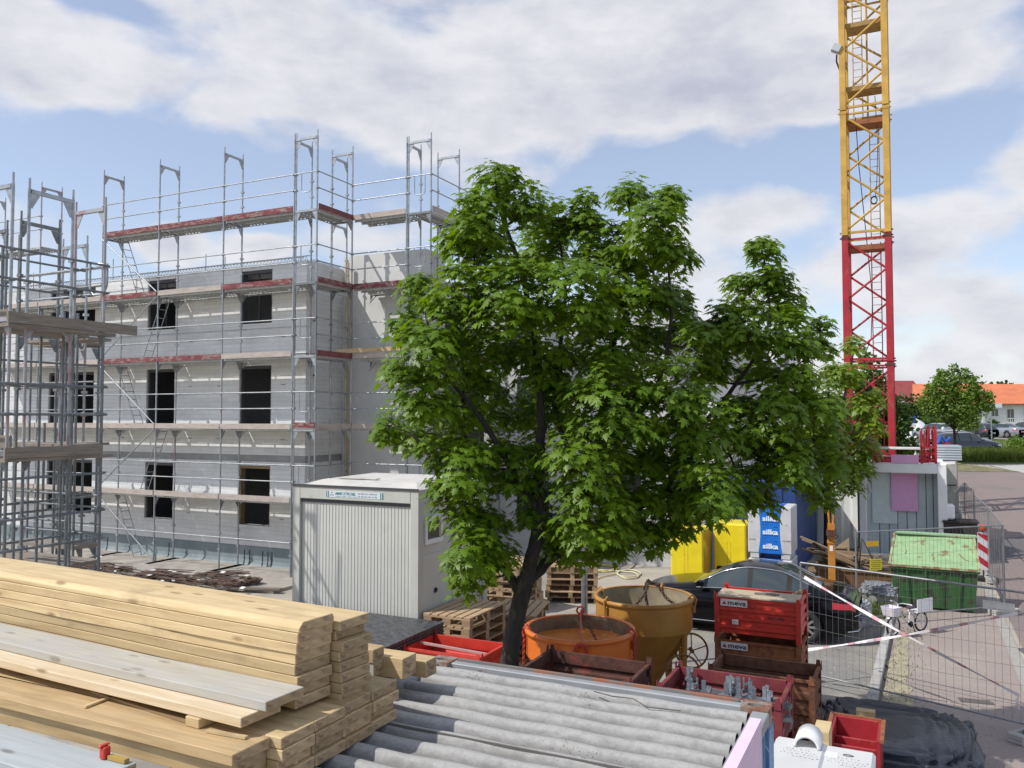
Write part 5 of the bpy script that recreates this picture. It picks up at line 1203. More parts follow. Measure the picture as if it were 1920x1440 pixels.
def silka(z0, h, words, lab):
    t = thing('block_pack', lab, 'block pack', (sp0.x, 20.2, z0), GR, 'white wrapped block packs')
    m = MB(); m.box(0, 1.02, 0, 1.0, .12, h); m.build('film', SKW, t, bevel=.02)
    m = MB(); m.box(.05, .25, .02, .98, 0, .12); m.box(.77, .97, .02, .98, 0, .12); m.build('block_feet', SKW, t)
    n = 14; L_, R_ = [], []
    for i in range(n + 1):
        s = i / n; k = .055 * (1 - abs(2 * s - 1) ** 2); z = .125 + (h - .127) * s; L_.append((.24 + k, -.003, z)); R_.append((.80 - k, -.003, z))
    b = MB(); b.sheet([L_, R_]); b.add([(.24, -.003, h + .003), (.80, -.003, h + .003), (.80, .97, h + .003), (.24, .97, h + .003)], [(0, 1, 2, 3)]); bo = b.build('blue_band', mat('blue film', (.015, .17, .62), .35, var=.12, scale=4, bump=.2, bscale=9), t, fixn=False)
    wm = plain('film lettering', (.80, .86, .90), .5); um = plain('film underline', (.01, .05, .26), .5)
    for z in words:
        text('lettering', 'silka', .165, wm, bo, (.345, -.0055, z), bold=.005, width=.36); m = MB(); m.box(.35, .70, -.006, -.004, z - .035, z - .018); m.build('underline', um, bo)
        m = MB(); m.box(.60, .69, -.006, -.004, z + .17, z + .185); m.box(.33, .45, -.006, -.004, z - .09, z - .082); m.build('small_print', um, bo)
    tk = plain('block print', (.10, .09, .09), .7)
    text('lettering', 'AVPL', .05, tk, t, (.03, -.004, .42), width=.16); text('lettering', '12 SKP', .05, tk, t, (.80, -.004, .42), width=.18)
    text('lettering', 'silka', .04, plain('faint print', (.36, .36, .37)), t, (.86, -.004, .8)); text('lettering', 'silka', .04, MATS['faint print'], t, (.06, -.004, .85))
    return t
silka(1.02, 1.24, (.24, .58, .90), 'upper white block pack with a blue lettered band behind the car roof')
silka(0, 1.0, (.60,), 'lower white block pack with a blue band, mostly hidden by the black car')

# ------------------------------------------------------------------ containers at the back
def ribbed(name, label, loc, w, l, h, m_, end_ribs=True, roofm=None, pitch=.28):
    t = thing(name, label, 'container', loc, GR)
    def prof(L):
        out = []; n = int(L / pitch); p_ = L / n
        for i in range(n): a = i * p_; out += [(a, 0), (a + p_ * .35, 0), (a + p_ * .5, .035), (a + p_ * .85, .035)]
        return out + [(L, 0)]
    m = MB(); P_ = prof(w - .3); m.sheet([[(.15 + p[0], .03 + p[1], .12) for p in P_], [(.15 + p[0], .03 + p[1], h - .12) for p in P_]]); m.build('end_wall', m_, t, fixn=False); m = MB(); m.sheet([[(.15 + p[0], l - .03 - p[1], .12) for p in P_], [(.15 + p[0], l - .03 - p[1], h - .12) for p in P_]]); m.build('end_wall', m_, t, fixn=False)
    P_ = prof(l - .3); m = MB()
    for s, x in ((1, .03), (-1, w - .03)): m.sheet([[(x + s * p[1], .15 + p[0], .12) for p in P_], [(x + s * p[1], .15 + p[0], h - .12) for p in P_]])
    m.build('side_wall', m_, t, fixn=False)
    m = MB()
    for x in (0, w - .15):
        for y in (0, l - .15): m.box(x, x + .15, y, y + .15, 0, h)
    for z in (0, h - .12):
        for x in (0, w - .12): m.box(x, x + .12, .15, l - .15, z, z + .12)
        for y in (0, l - .12): m.box(.15, w - .15, y, y + .12, z, z + .12)
    m.build('frame', m_, t)
    m = MB(); m.box(.1, w - .1, .1, l - .1, h - .09, h - .03); m.build('roof', roofm or m_, t)
    return t
NAVYB = mat('dark blue container paint', (.018, .055, .19), .5, var=.15, scale=2)
b_ = atY(1490, 900, 22.6); bb = grid(Vector((b_.x, 22.6, 0)), -2.44, 0)
ribbed('blue_container', 'dark blue ribbed container behind the white wrapped blocks', (bb.x, bb.y, 0), 2.44, 6.06, 2.60, NAVYB)
SLATEC = mat('grey corrugated panel', (.30, .31, .33), .6, var=.1, scale=3)
gy = atY(1395, 990, 23.5)
m = MB(); m.box(0, .55, .9, 1.0, .0, 2.3)
WHC = mat('off white container paint', (.74, .75, .74), .55, var=.06, scale=2, c2=(.60, .60, .57), cut=(.62, .75), s2=2)
w_ = atY(1608, 900, 27.2); ww = grid(Vector((w_.x, 27.2, .1)), -2.46, .0)
ribbed('white_container', 'off white ribbed container left of the open grey one', (ww.x, ww.y, gz(ww.x, ww.y)), 2.44, 6.06, 2.85, WHC, pitch=.45)
# open container
oc_ = atY(1610, 900, 26.3); OH2 = 2.98; OC = Vector((oc_.x, 26.3, gz(oc_.x, 26.3) - .02))
t = thing('open_container', 'off white container with its front open and a grey blue inner wall', 'container', OC, GR); OW2 = 2.48
m = MB()
for x, ww2 in ((0, .22), (OW2 - .26, .26)):
    for y in (0, 5.8): m.box(x, x + ww2, y, y + .2, 0, OH2)
m.box(.22, OW2 - .26, 0, .2, OH2 - .30, OH2 - .003); m.box(.22, OW2 - .26, 0, .2, 0, .15); m.box(.22, OW2 - .26, 5.8, 5.99, OH2 - .3, OH2 - .003); m.build('frame', WHC, t, bevel=.02)
m = MB(); m.box(.02, OW2 - .02, .21, 5.79, OH2 - .16, OH2 - .02); m.box(.03, .08, .21, 5.79, 0, OH2 - .17); m.box(OW2 - .08, OW2 - .03, .21, 5.79, 0, OH2 - .17); m.build('side_wall', WHC, t)
IN = mat('grey blue inner wall', (.50, .58, .60), .6, var=.1, scale=2); xs_ = [.22, .55, .83, 1.08, 1.35, 1.62, 1.9, 2.1, OW2 - .26]
m = MB(); m.box(.09, OW2 - .09, .75, .8, 0, OH2 - .17)
m.build('inner_wall', IN, t); m = MB()
for x in xs_[1:-1]: m.box(x, x + .02, .738, .749, 0, OH2 - .31)
m.build('wall_joint', DKGREY, t)
m = MB(); m.box(.35, 1.08, .70, .735, 1.02, 2.62); m.build('door_leaf', mat('pale blue leaf', (.60, .68, .69), .6, var=.06), t)
m = MB(); m.tube([(.20, .18, 2.62), (.22, .1, 2.4), (.30, .08, 2.15), (.33, .1, 2.05)], .05, 6); m.build('rolled_film', plain('milky film', (.5, .5, .52), .5), t)
m = MB(); m.box(.92, 1.68, .62, .66, 1.45, OH2 - .31); m.box(1.292, 1.30, .615, .6195, 1.45, OH2 - .32); o = m.build('foam_board', mat('pink foam shade', (.74, .40, .64), .85, var=.05), loc=OC, rot=GR); tag(o, 'darker pink foam board hanging inside the open container', 'foam board')
m = MB(); m.box(0.95, 1.72, -.0, .045, 0, .27); m.box(1.335, 1.34, -.004, 0, 0, .27); o = m.build('foam_board', PINK, loc=(OC.x, OC.y, OC.z + OH2 + .0), rot=GR); tag(o, 'bright pink foam board standing on the roof edge of the open container', 'foam board')
TOPZ = OC.z + OH2
# racks of red props on the roof
def rack(label, a, b, w, n, seed):
    r = random.Random(seed); p = grid(OC, a, b, TOPZ); t = thing('prop_rack', label, 'steel rack', p, GR, 'racks of red steel props')
    m = MB()
    for x in (0, w):
        for y in (0, .7): m.box(x - .03, x + .03, y - .03, y + .03, 0, 1.0)
    for z in (.12, .32, .5): m.bar((0, 0, z), (w, 0, z), .05, .05); m.bar((0, .7, z), (w, .7, z), .05, .05)
    m.build('frame', CRANERED, t)
    for k in range(n):
        m = MB(); x = r.uniform(0, w); y = r.uniform(0, .7); h = r.uniform(.8, 1.15); m.rod((x, y, .02), (x + r.uniform(-.04, .04), y, h), .032, 6); m.box(x - .06, x + .06, y - .06, y + .06, .5 * h, .5 * h + .02); m.rod((x, y, h), (x, y, h + .12), .02, 5); m.build('prop', CRANERED, t)
rack('left rack of red steel props on the open container roof', .10, .1, .42, 12, 1); rack('right rack of red steel props on the open container roof', 1.80, .1, .40, 12, 2)
rack('far left rack of red props hanging in the maple leaves by the crane foot', -1.1, .8, .8, 16, 3)
m = MB()
for i in range(5): m.tube([(.55, .05 + i * .13, .05 + .03 * i), (1.95, .08 + i * .12, .06 + .02 * i)], .035, 6)
m.tube([(.5, .1, .26), (2.0, .12, .22)], .03, 6); o = m.build('red_tube_bundle', CRANERED, loc=(OC.x, OC.y, TOPZ), rot=GR); tag(o, 'bundle of red tubes lying between the two prop racks', 'tubes')
m = MB(); m.box(.42, 2.02, .3, .42, .42, .50); o = m.build('white_beam', WHITE, loc=(OC.x, OC.y, TOPZ), rot=GR, bevel=.01); tag(o, 'white beam lying across the prop racks', 'beam')
for i in range(2): m = MB(); m.box(.0, .3, -.15, .0, 0, .07); o = m.build('white_slab', WHITE, loc=grid(OC, 2.3 + i * .12, .25 + i * .3, TOPZ), rot=GR); tag(o, ('near', 'far')[i] + ' small white slab at the right corner of the open container roof', 'slab')
# stacked blocks and tank right of the container
q = atY(1754, 900, 28.6); QB = Vector((q.x, 28.6, gz(q.x, 28.6)))
CB = mat('old concrete block', (.38, .37, .32), .9, var=.15, scale=3, c2=(.22, .21, .18), cut=(.5, .65), s2=3)
for i, (z, h, w) in enumerate(((0, 1.0, .78), (1.02, .9, .70), (1.95, .85, .68))):
    m = MB(); m.box(0, w, 0, 2.0, z, z + h); o = m.build('concrete_block', CB, loc=QB, rot=GR, bevel=.03); tag(o, ('lowest', 'middle', 'topmost')[i] + ' big concrete block stacked right of the open container', 'concrete block', 'stacked concrete blocks')
m = MB()
for i in range(6): m.box(0, .9 - .02 * i, 0, 1.2, i * .1, i * .1 + .07); m.box(.05, .1, -.02, .0, i * .1, i * .1 + .07)
zt_ = QB.z + 2.80
for i in range(6):
    m = MB(); m.box(0, .86, 0, 1.2, 0, .065); o = m.build('steel_sheet', mat('pale galvanised sheet', (.46, .52, .56), .45, .3, var=.08), loc=(QB.x - .05, QB.y, zt_ + .004 + i * .085), rot=GR + .01 * i); tag(o, ('lowest', 'second lowest', 'third lowest', 'fourth lowest', 'fifth lowest', 'topmost')[i] + ' pale sheet of the pile on the concrete blocks', 'metal sheet', 'pale metal sheets')
m = MB(); m.tube([(.1, .3, .55), (.2, .5, .8), (.35, .5, .62), (.5, .6, .75)], .06, 7); o = m.build('blue_tarp', plain('blue cloth', (.03, .09, .40), .6), loc=(QB.x, QB.y, zt_), rot=GR); tag(o, 'crumpled blue cloth lying on the pale metal sheets', 'cloth')
q = atY(1768, 950, 25.3); m = MB(); m.box(0, .32, 0, .5, 0, .45); m.box(-.02, .34, -.02, .52, .0, .0); o = m.build('white_tank', WHITE, loc=(q.x, 25.3, 1.30), rot=GR, bevel=.05); tag(o, 'white plastic tank on the dark box beside the open container', 'tank')
m = MB(); m.box(0, .9, 0, .7, 0, 1.29); m.box(-.03, .95, -.05, .75, 1.23, 1.28); o = m.build('dark_cabinet', mat('dark weathered box', (.035, .03, .028), .8, var=.3, scale=4), loc=(q.x - .02, 25.25, .0), rot=GR); tag(o, 'dark cabinet between the open container and the fence', 'cabinet')

# ------------------------------------------------------------------ green skip
g0 = atZ(1671, 1140, 0.0); GS = Vector((g0.x, g0.y, 0)); GD = mat('dark green skip paint', (.025, .10, .022), .6, var=.35, scale=4, c2=(.035, .035, .02), cut=(.50, .60), s2=4); GL = mat('sun bleached green lid', (.27, .41, .205), .65, var=.15, scale=5, c2=(.20, .15, .08), cut=(.58, .64), s2=3.2)
t = thing('waste_skip', 'dark green waste skip with a sloping pale green lid beside the kerb', 'waste skip', GS, GR); w = 1.78; dd = 1.3; hb = .98
m = MB()
m.add([(.08, .05, .08), (w - .08, .05, .08), (w, 0, hb), (0, 0, hb), (.08, dd - .05, .08), (w - .08, dd - .05, .08), (w, dd, hb), (0, dd, hb)], [(0, 1, 2, 3), (1, 5, 6, 2), (5, 4, 7, 6), (4, 0, 3, 7), (0, 4, 5, 1)]); m.build('body', GD, t)
m = MB()
for x in (.35, .72, 1.08, 1.45): m.bar((.08 + (x / w) * (w - .16), .035, .09), (x, -.015, hb - .04), .06, .05)
m.box(-.03, w + .03, -.05, .0, hb - .06, hb + .0); m.build('rib', GD, t)
lid = MB(); lid.add([(-.02, -.05, hb + .002), (w + .02, -.05, hb + .002), (w - .02, 1.0, hb + .56), (.08, 1.0, hb + .56), (-.02, -.05, hb + .035), (w + .02, -.05, hb + .035), (w - .02, 1.0, hb + .60), (.08, 1.0, hb + .60)], [(0, 1, 2, 3), (4, 7, 6, 5), (0, 4, 5, 1), (1, 5, 6, 2), (2, 6, 7, 3), (3, 7, 4, 0)]); lo = lid.build('lid', GL, t)
m = MB(); m.bar((-.02, -.05, hb + .045), (.08, 1.0, hb + .61), .05, .02); m.bar((w + .02, -.05, hb + .045), (w - .02, 1.0, hb + .61), .05, .02); m.bar((-.02, -.06, hb + .02), (w + .02, -.06, hb + .02), .02, .05); m.bar((.06, 1.0, hb + .62), (w, 1.0, hb + .62), .06, .03); m.build('lid_edge', mat('rusty pale edge', (.36, .42, .22), .7, c2=(.25, .15, .07), cut=(.45, .55), s2=6), lo)
m = MB(); m.add([(0.0, 0, hb), (.08, 1.0, hb + .55), (.08, dd, hb + .45), (0, dd, hb)], [(0, 1, 2, 3)]); m.add([(w, 0, hb), (w - .02, 1.0, hb + .55), (w - .02, dd, hb + .45), (w, dd, hb)], [(3, 2, 1, 0)]); m.box(.0, w, dd - .04, dd, hb, hb + .45); m.build('lid_cheek', GL, t)
m = MB(); m.bar((.1, 1.04, hb + .65), (w + .05, 1.15, hb + .63), .3, .03); m.build('rear_flap', mat('pale green flap', (.28, .44, .25), .6), t)
# squiggle of paint on the lid
m = MB()
def lidp(u, v): return (u * w, -.05 + v * 1.05, hb + .038 + v * .565 + .003)
m.tube([lidp(.50, .42), lidp(.49, .36), lidp(.51, .30), lidp(.495, .24), lidp(.515, .20)], .012, 4); m.tube([lidp(.18, .5), lidp(.19, .42), lidp(.17, .36)], .010, 4); m.tube([lidp(.8, .45), lidp(.83, .36), lidp(.86, .28), lidp(.9, .26)], .012, 4); m.build('scrape', mat('scrape brown', (.25, .20, .12), .8), lo)

# wood debris skip with forks
sk = atY(1530, 1060, 20.6); SKP = Vector((sk.x, 20.6, 0))
t = thing('debris_bin', 'low rusty bin heaped with broken timber left of the green skip', 'debris bin', SKP, GR)
RB_ = mat('rust brown bin', (.22, .11, .045), .8, var=.3, scale=3, c2=(.12, .06, .03), cut=(.5, .65), s2=3)
m = MB(); m.add([(0, .1, 0), (1.75, .1, 0), (1.75, 0, .70), (0, 0, .70), (0, 1.2, 0), (1.75, 1.2, 0), (1.75, 1.3, .70), (0, 1.3, .70)], [(0, 1, 2, 3), (1, 5, 6, 2), (5, 4, 7, 6), (4, 0, 3, 7), (0, 4, 5, 1)]); m.box(-.03, 1.78, -.03, .02, .66, .72); m.build('body', RB_, t)
m = MB(); m.box(.05, 1.70, .05, 1.22, .5, .62); m.build('fill', mat('rubble dark', (.10, .075, .05), .95, var=.5, scale=9), t)
rr = random.Random(11); DEB = wood_mat('debris wood', (.30, .21, .13), (.14, .09, .05), grey=(.16, .13, .10))
for i in range(34):
    L = rr.uniform(.6, 1.7); a = rr.uniform(-.35, .35) + (rr.choice((0, .0, 1.4)) if i % 4 == 0 else 0); x, y = rr.uniform(.2, 1.3), rr.uniform(.1, 1.1); z = .66 + rr.random() * .5 * (1 - abs(x - .5) / 1.4); tl = rr.uniform(-.05, .42)
    m = MB(); m.box(-L / 2, L / 2, -rr.uniform(.02, .06), .04, -.012, .02); p = grid(SKP, x, y, z); o = m.build('broken_board', DEB, loc=p); o.rotation_euler = (rr.uniform(-.3, .3), tl, GR + a); tag(o, 'broken grey brown board heaped in the rusty bin', 'board', 'broken boards in the bin')
m = MB(); m.tube([(.95, .2, .7), (1.05, .2, 1.45), (1.35, .3, .8)], .03, 6); m.tube([(1.0, .3, 1.2), (.8, .3, .8)], .02, 5); m.tube([(.35, .5, .8), (.0, .3, 1.2), (-.1, .3, 1.25)], .04, 5); o = m.build('bent_root', mat('dark root', (.06, .04, .03), .9), loc=SKP, rot=GR); tag(o, 'dark pointed root standing up from the heaped boards', 'root')
fk = atY(1560, 1080, 18.9)
OF = mat('worn orange fork paint', (.48, .20, .03), .55, var=.2, scale=5, c2=(.22, .09, .03), cut=(.6, .7), s2=5)
t = thing('pallet_fork', 'upright orange crane fork with a hook on top behind the car', 'crane fork', (fk.x, 18.9, 0), GR)
m = MB(); m.box(-.075, .075, -.06, .06, .35, 2.0); m.box(-.09, .09, -.075, .075, 1.55, 1.62); m.tube([(-.04, 0, 2.0), (-.055, 0, 2.22), (-.03, 0, 2.30), (.03, 0, 2.30), (.055, 0, 2.22), (.04, 0, 2.0)], .026, 6); m.build('mast', OF, t, bevel=.0)
m = MB(); m.box(-.10, .10, -.1, .1, 1.72, 1.86); m.tube([(.1, -.1, 1.8), (.14, -.12, 1.72), (.05, -.12, 1.66), (-.08, -.1, 1.68)], .02, 6); m.build('shackle', RUSTD, t)
m = MB(); m.box(-.035, .035, -.068, -.061, 1.38, 1.50); m.build('label_plate', plain('plate white', (.7, .7, .7)), t)
m = MB(); m.box(-.45, .45, -.08, .08, .2, .36); m.box(-.42, -.32, -.9, .05, .12, .2); m.box(.32, .42, -.9, .05, .12, .2); m.box(-.42, -.32, -.08, .08, 0, .2); m.box(.32, .42, -.08, .08, 0, .2)
for s in (-1, 1): m.tube([(s * .12, -.1, .36), (s * .2, -.12, .62), (s * .42, -.15, .66), (s * .46, -.15, .36), (s * .46, -.15, .1)], .022, 6); m.tube([(s * .1, -.12, .6), (s * .35, -.2, .45), (s * .4, -.22, .3)], .018, 6)
m.build('fork_frame', plain('black steel', (.03, .03, .032), .6), t)
# bags: crumpled films
def lump(name, label, c, sx, sy, sz, m_, seed, cat, pw=.7, rough=.25, fold=.10):
    import bmesh; from mathutils import noise as NZ
    bm = bmesh.new(); bmesh.ops.create_icosphere(bm, subdivisions=6, radius=1)
    for v in bm.verts:
        p = v.co.copy(); k = 1 + rough * NZ.fractal(p * 1.6 + Vector((seed, 0, 0)), .6, 2, 5) ; rid = abs(NZ.noise(p * 3.1 + Vector((0, seed, 0)))) * rough * .6
        q = p * (k - rid); q.x = math.copysign(abs(q.x) ** pw, q.x); q.y = math.copysign(abs(q.y) ** pw, q.y); q.z = math.copysign(abs(q.z) ** (pw * .8), q.z)
        q.z = max(q.z, -.15); q *= 1 - fold * (1 - abs(NZ.noise(p * 4.5 + Vector((seed, 3, 0))))) ** 4 - fold * .6 * (1 - abs(NZ.noise(Vector((p.x * 9, p.y * 9, p.z * 3)) + Vector((5, seed, 0))))) ** 5; v.co = Vector((q.x * sx, q.y * sy, q.z * sz))
    me = bpy.data.meshes.new(name); bm.to_mesh(me); bm.free(); me.polygons.foreach_set('use_smooth', [True] * len(me.polygons)); me.materials.append(m_)
    o = bpy.data.objects.new(name, me); COL.objects.link(o); o.location = c; o.rotation_euler = (0, 0, GR); return tag(o, label, cat)
WB = mat('white film', (.46, .46, .47), .4, var=.15, scale=5, bump=.6, bscale=8); GB = mat('grey film', (.20, .21, .235), .45, var=.2, scale=4, bump=.6, bscale=7)
p = atY(1590, 1095, 17.9); lump('white_sack', 'crumpled white sack between the black car and the orange fork', (p.x + .1, 17.9, .05), .40, .33, .52, WB, 2, 'sack')
p = atY(1650, 1080, 19.6); lump('grey_sack', 'flat grey film bundle lying in front of the rusty bin', (p.x, 19.6, .33), .45, .35, .22, GB, 5, 'sack'); 
m = MB(); m.box(-.4, .4, -.3, .3, 0, .34); o = m.build('low_block', CB, loc=(p.x, 19.65, 0), rot=GR); tag(o, 'low concrete block under the grey film bundle', 'concrete block')
p = atY(1512, 1060, 22.0)
m = MB(); m.prism([(0, 0), (1.0, 0), (1.0, 1.35), (0, .5)], 1, 0, .05); o = m.build('leaning_plywood', wood_mat('tan plywood', (.36, .28, .17), (.26, .19, .11), grey=(.28, .22, .15)), loc=(p.x - .1, 21.6, 0), rot=GR); tag(o, 'slanting tan plywood sheet between the blue container and the debris bin', 'plywood')

# ------------------------------------------------------------------ site fence
def fence(label, a, b, h=2.0, sag=0, group='mesh fence panels round the site', z0=.12):
    a = Vector(a); b = Vector(b); L = (b - a).length; ang = math.atan2(b.y - a.y, b.x - a.x); zg = gz((a.x + b.x) / 2, (a.y + b.y) / 2)
    t = thing('mesh_fence', label, 'fence', (a.x, a.y, zg), ang, group)
    rise = gz(b.x, b.y) - gz(a.x, a.y)
    m = MB(); r = .0165
    m.rod((0, 0, z0), (0, 0, h), r, 8); m.rod((L, 0, z0), (L, 0, h), r, 8); m.rod((0, 0, h), (L, 0, h), r, 8); m.rod((0, 0, z0 + .1), (L, 0, z0 + .1), r * .9, 8); m.build('frame', mat('fence tube', (.28, .29, .30), .5, .5, var=.2, scale=6), t)
    m = MB(); n = int(L / .105); k = int((h - z0 - .1) / .24)
    for i in range(1, n):
        x = i * L / n; m.tube([(x, 0, z0 + .1), (x + .012 * math.sin(i * 1.7), .01 * math.sin(i), (h + z0) / 2), (x, 0, h)], .0022, 4, cap=False)
    for j in range(1, k):
        z = z0 + .1 + (h - z0 - .1) * j / k; m.tube([(L * q / 6, .008 * math.sin(q + j), z - sag * math.sin(math.pi * q / 6) + .008 * math.sin(q * 2 + j)) for q in range(7)], .0022, 4, cap=False)
    m.build('wire_mesh', plain('wire', (.20, .20, .20), .6, .2), t, fixn=False); return t
fa, fb = atZ(1501, 1055, 2.0), atZ(1925, 1112, 2.0)
fA = fence('nearest fence panel with barrier tape crossed over it at the right', (fa.x, fa.y), (fb.x, fb.y), sag=.05)
ga, gb = atZ(1604, 998, 2.0), atZ(1879, 985, 2.0)
fence('fence panel in front of the green skip', (ga.x, ga.y), (gb.x, gb.y))
pts = [(gb.x + .05, gb.y + .05)]
for px, py in ((1852, 951), (1826, 927), (1808, 893), (1787, 867)):
    z = 2.0
    for _ in range(6): q = atZ(px, py, z); z = 2.0 + gz(q.x, min(q.y, 60))
    pts.append((q.x, q.y))
for i, nm in enumerate(('first', 'second', 'third', 'fourth')):
    if i < 2 or True: 
        A_, B_ = Vector(pts[i]), Vector(pts[i + 1]); L = (B_ - A_).length; nseg = max(1, round(L / 3.6))
        for s in range(nseg):
            u, v = A_.lerp(B_, s / nseg), A_.lerp(B_, (s + .99) / nseg); fence('%s roadside fence panel going away from the corner' % (nm if nseg == 1 else nm + ' stretch, ' + ('near', 'second', 'third', 'fourth', 'far', 'farthest', 'last')[s]), (u.x, u.y), (v.x, v.y))
def foot(label, p, rot):
    m = MB(); m.box(-.36, .36, -.11, .11, 0, .05); m.box(-.36, -.24, -.11, .11, .05, .13); m.box(.24, .36, -.11, .11, .05, .13); m.box(-.24, .24, -.11, -.06, .05, .13); m.box(-.24, .24, .06, .11, .05, .13); m.box(-.06, .06, -.059, .059, .05, .13)
    o = m.build('ballast_block', CONC, loc=(p[0], p[1], gz(p[0], p[1]) + .03), rot=rot, bevel=.012); tag(o, label, 'fence foot', 'concrete fence feet')
foot('concrete fence foot at the right end of the nearest panel', (fb.x, fb.y), .5); foot('concrete fence foot at the left post of the nearest panel', (fa.x, fa.y), .7); foot('concrete fence foot at the corner behind the bicycle', (gb.x, gb.y), .3); foot('concrete fence foot left of the green skip', (ga.x, ga.y), 1.0)
foot('concrete fence foot at the first roadside post', pts[1], 1.2)
# signs on the fence
def signp(label, px, py, w, h, m_, panel_a, panel_b, lines=0, off=-.035, lm=None, words=None):
    # on the panel line a-b
    d = (Vector((panel_b.x, panel_b.y, 0)) - Vector((panel_a.x, panel_a.y, 0))).normalized(); n = Vector((d.y, -d.x, 0)); r = ray(px, py)
    A = Vector((panel_a.x, panel_a.y, 0)); tt = A.dot(n) / (Vector((r.x, r.y, 0)).dot(n)); p = Vector((r.x * tt, r.y * tt, H + r.z * tt))
    t = MB(); t.box(-w / 2, w / 2, off - .006, off, -h / 2, h / 2); o = t.build('fence_sign', m_, loc=p, rot=math.atan2(d.y, d.x)); tag(o, label, 'sign')
    if lines:
        m = MB(); r_ = random.Random(3)
        for k in range(lines):
            z = h * .34 - k * h * .68 / max(1, lines - 1); x = -w * (.42 - .1 * (k % 2)); 
            while x < w * (.40 - .1 * (k % 2)):
                l = r_.uniform(.02, .055) * w / .35; m.box(x, x + l, off - .0075, off - .0062, z - h * .03, z + h * .03); x += l + .02 * w / .35
        m.build('small_print', lm or TEXTK, o)
    return o
YS = plain('yellow sign', (.78, .66, .02), .5)
signp('yellow sign with five black lines on the fence by the debris bin', 1640, 1058, .30, .235, YS, ga, gb, 5)
signp('small orange yellow strip sign higher on the same fence', 1634, 1019, .30, .11, plain('amber sign', (.80, .45, .02), .5), ga, gb, 0)
signp('white notice strip hanging on the nearest fence panel at the right', 1874, 1136, .40, .12, mat('soiled white', (.66, .64, .58), .6, var=.1, scale=8), fa, fb, 2, lm=plain('faint grey', (.45, .43, .40)))
# barrier tapes
def tape_mat():
    m = bpy.data.materials.new('barrier tape'); m.use_nodes = True; nt = m.node_tree; N = nt.nodes; L = nt.links; b = N['Principled BSDF']; b.inputs['Roughness'].default_value = .4
    tc = N.new('ShaderNodeTexCoord'); s = N.new('ShaderNodeSeparateXYZ'); L.new(tc.outputs['Object'], s.inputs[0]); a = N.new('ShaderNodeMath'); a.operation = 'FRACT'; q = N.new('ShaderNodeMath'); q.operation = 'MULTIPLY'; L.new(s.outputs[0], q.inputs[0]); q.inputs[1].default_value = 2.3; L.new(q.outputs[0], a.inputs[0])
    g = N.new('ShaderNodeMath'); g.operation = 'GREATER_THAN'; L.new(a.outputs[0], g.inputs[0]); g.inputs[1].default_value = .72; mx = N.new('ShaderNodeMix'); mx.data_type = 'RGBA'; L.new(g.outputs[0], mx.inputs[0]); mx.inputs[6].default_value = (.78, .74, .75, 1); mx.inputs[7].default_value = (.62, .34, .38, 1); L.new(mx.outputs[2], b.inputs['Base Color']); return m
TAPE = tape_mat()
def tape(label, P_):
    P_ = [Vector(p) for p in P_]; a, b = P_[0], P_[-1]; d = (b - a); L = d.length; t = MB(); n = 60; rows = []
    d.normalize(); up = Vector((0, 0, 1)); s_ = d.cross(up).normalized(); u2 = s_.cross(d)
    for i in range(n + 1):
        x = L * i / n; tw = .5 * math.sin(i * .11) + .35 * math.sin(i * .043 + 1); wd = .027 * (.75 + .25 * math.cos(i * .3)); c = (x, 0, -.03 * math.sin(math.pi * i / n)); rows.append([(x, -wd * math.sin(tw), c[2] - wd * math.cos(tw)), (x, wd * math.sin(tw), c[2] + wd * math.cos(tw))])
    t.sheet(rows, smooth=True); o = t.build('barrier_tape', TAPE, loc=a); M_ = Matrix((d, -s_, u2)).transposed().to_4x4(); o.rotation_euler = M_.to_euler(); tag(o, label, 'tape')
def onA(px, py, off=-.045):
    d = (Vector((fb.x, fb.y, 0)) - Vector((fa.x, fa.y, 0))).normalized(); n = Vector((d.y, -d.x, 0)); r = ray(px, py); A = Vector((fa.x, fa.y, 0)) + n * (-off); tt = A.dot(n) / (Vector((r.x, r.y, 0)).dot(n)); return Vector((r.x * tt, r.y * tt, H + r.z * tt))
tape('red white barrier tape falling from upper left to lower right across the fence', [onA(1508, 1082), onA(1911, 1304)])
tape('red white barrier tape rising from the red crate to the right across the fence', [onA(1510, 1219, -.06), onA(1908, 1150, -.06)])
tape('short end of barrier tape hanging down by the concrete fence foot', [onA(1911, 1303, -.07), onA(1912, 1330, -.07)])
# beacon board
p = atY(1843, 1000, 22.4); t = thing('warning_beacon', 'red and white striped warning board with a red lamp behind the fence corner', 'warning board', (p.x, 22.4, gz(p.x, 22.4) + .03), -.15)
m = MB(); m.box(-.14, .14, -.01, .01, .28, 1.28); bo = m.build('board', plain('board white', (.72, .70, .70)), t)
m = MB()
for k in range(3): z = .30 + k * .36; m.add([(-.139, -.012, z + .20), (.139, -.012, z), (.139, -.012, z + .17), (-.139, -.012, z + .37 if k < 2 else 1.279)], [(0, 1, 2, 3)])
m.build('stripe', plain('board red', (.50, .02, .04)), bo, fixn=False)
m = MB(); m.lathe([(0, 1.50), (.08, 1.48), (.10, 1.40), (.08, 1.33), (.0, 1.33)], 16); m.build('lamp', plain('red lamp plastic', (.50, .07, .03), .25), t)
m = MB(); m.rod((0, .02, .05), (0, .02, 1.34), .02, 6); m.box(-.3, .3, -.18, .2, 0, .1); m.build('foot', BLACK, t)

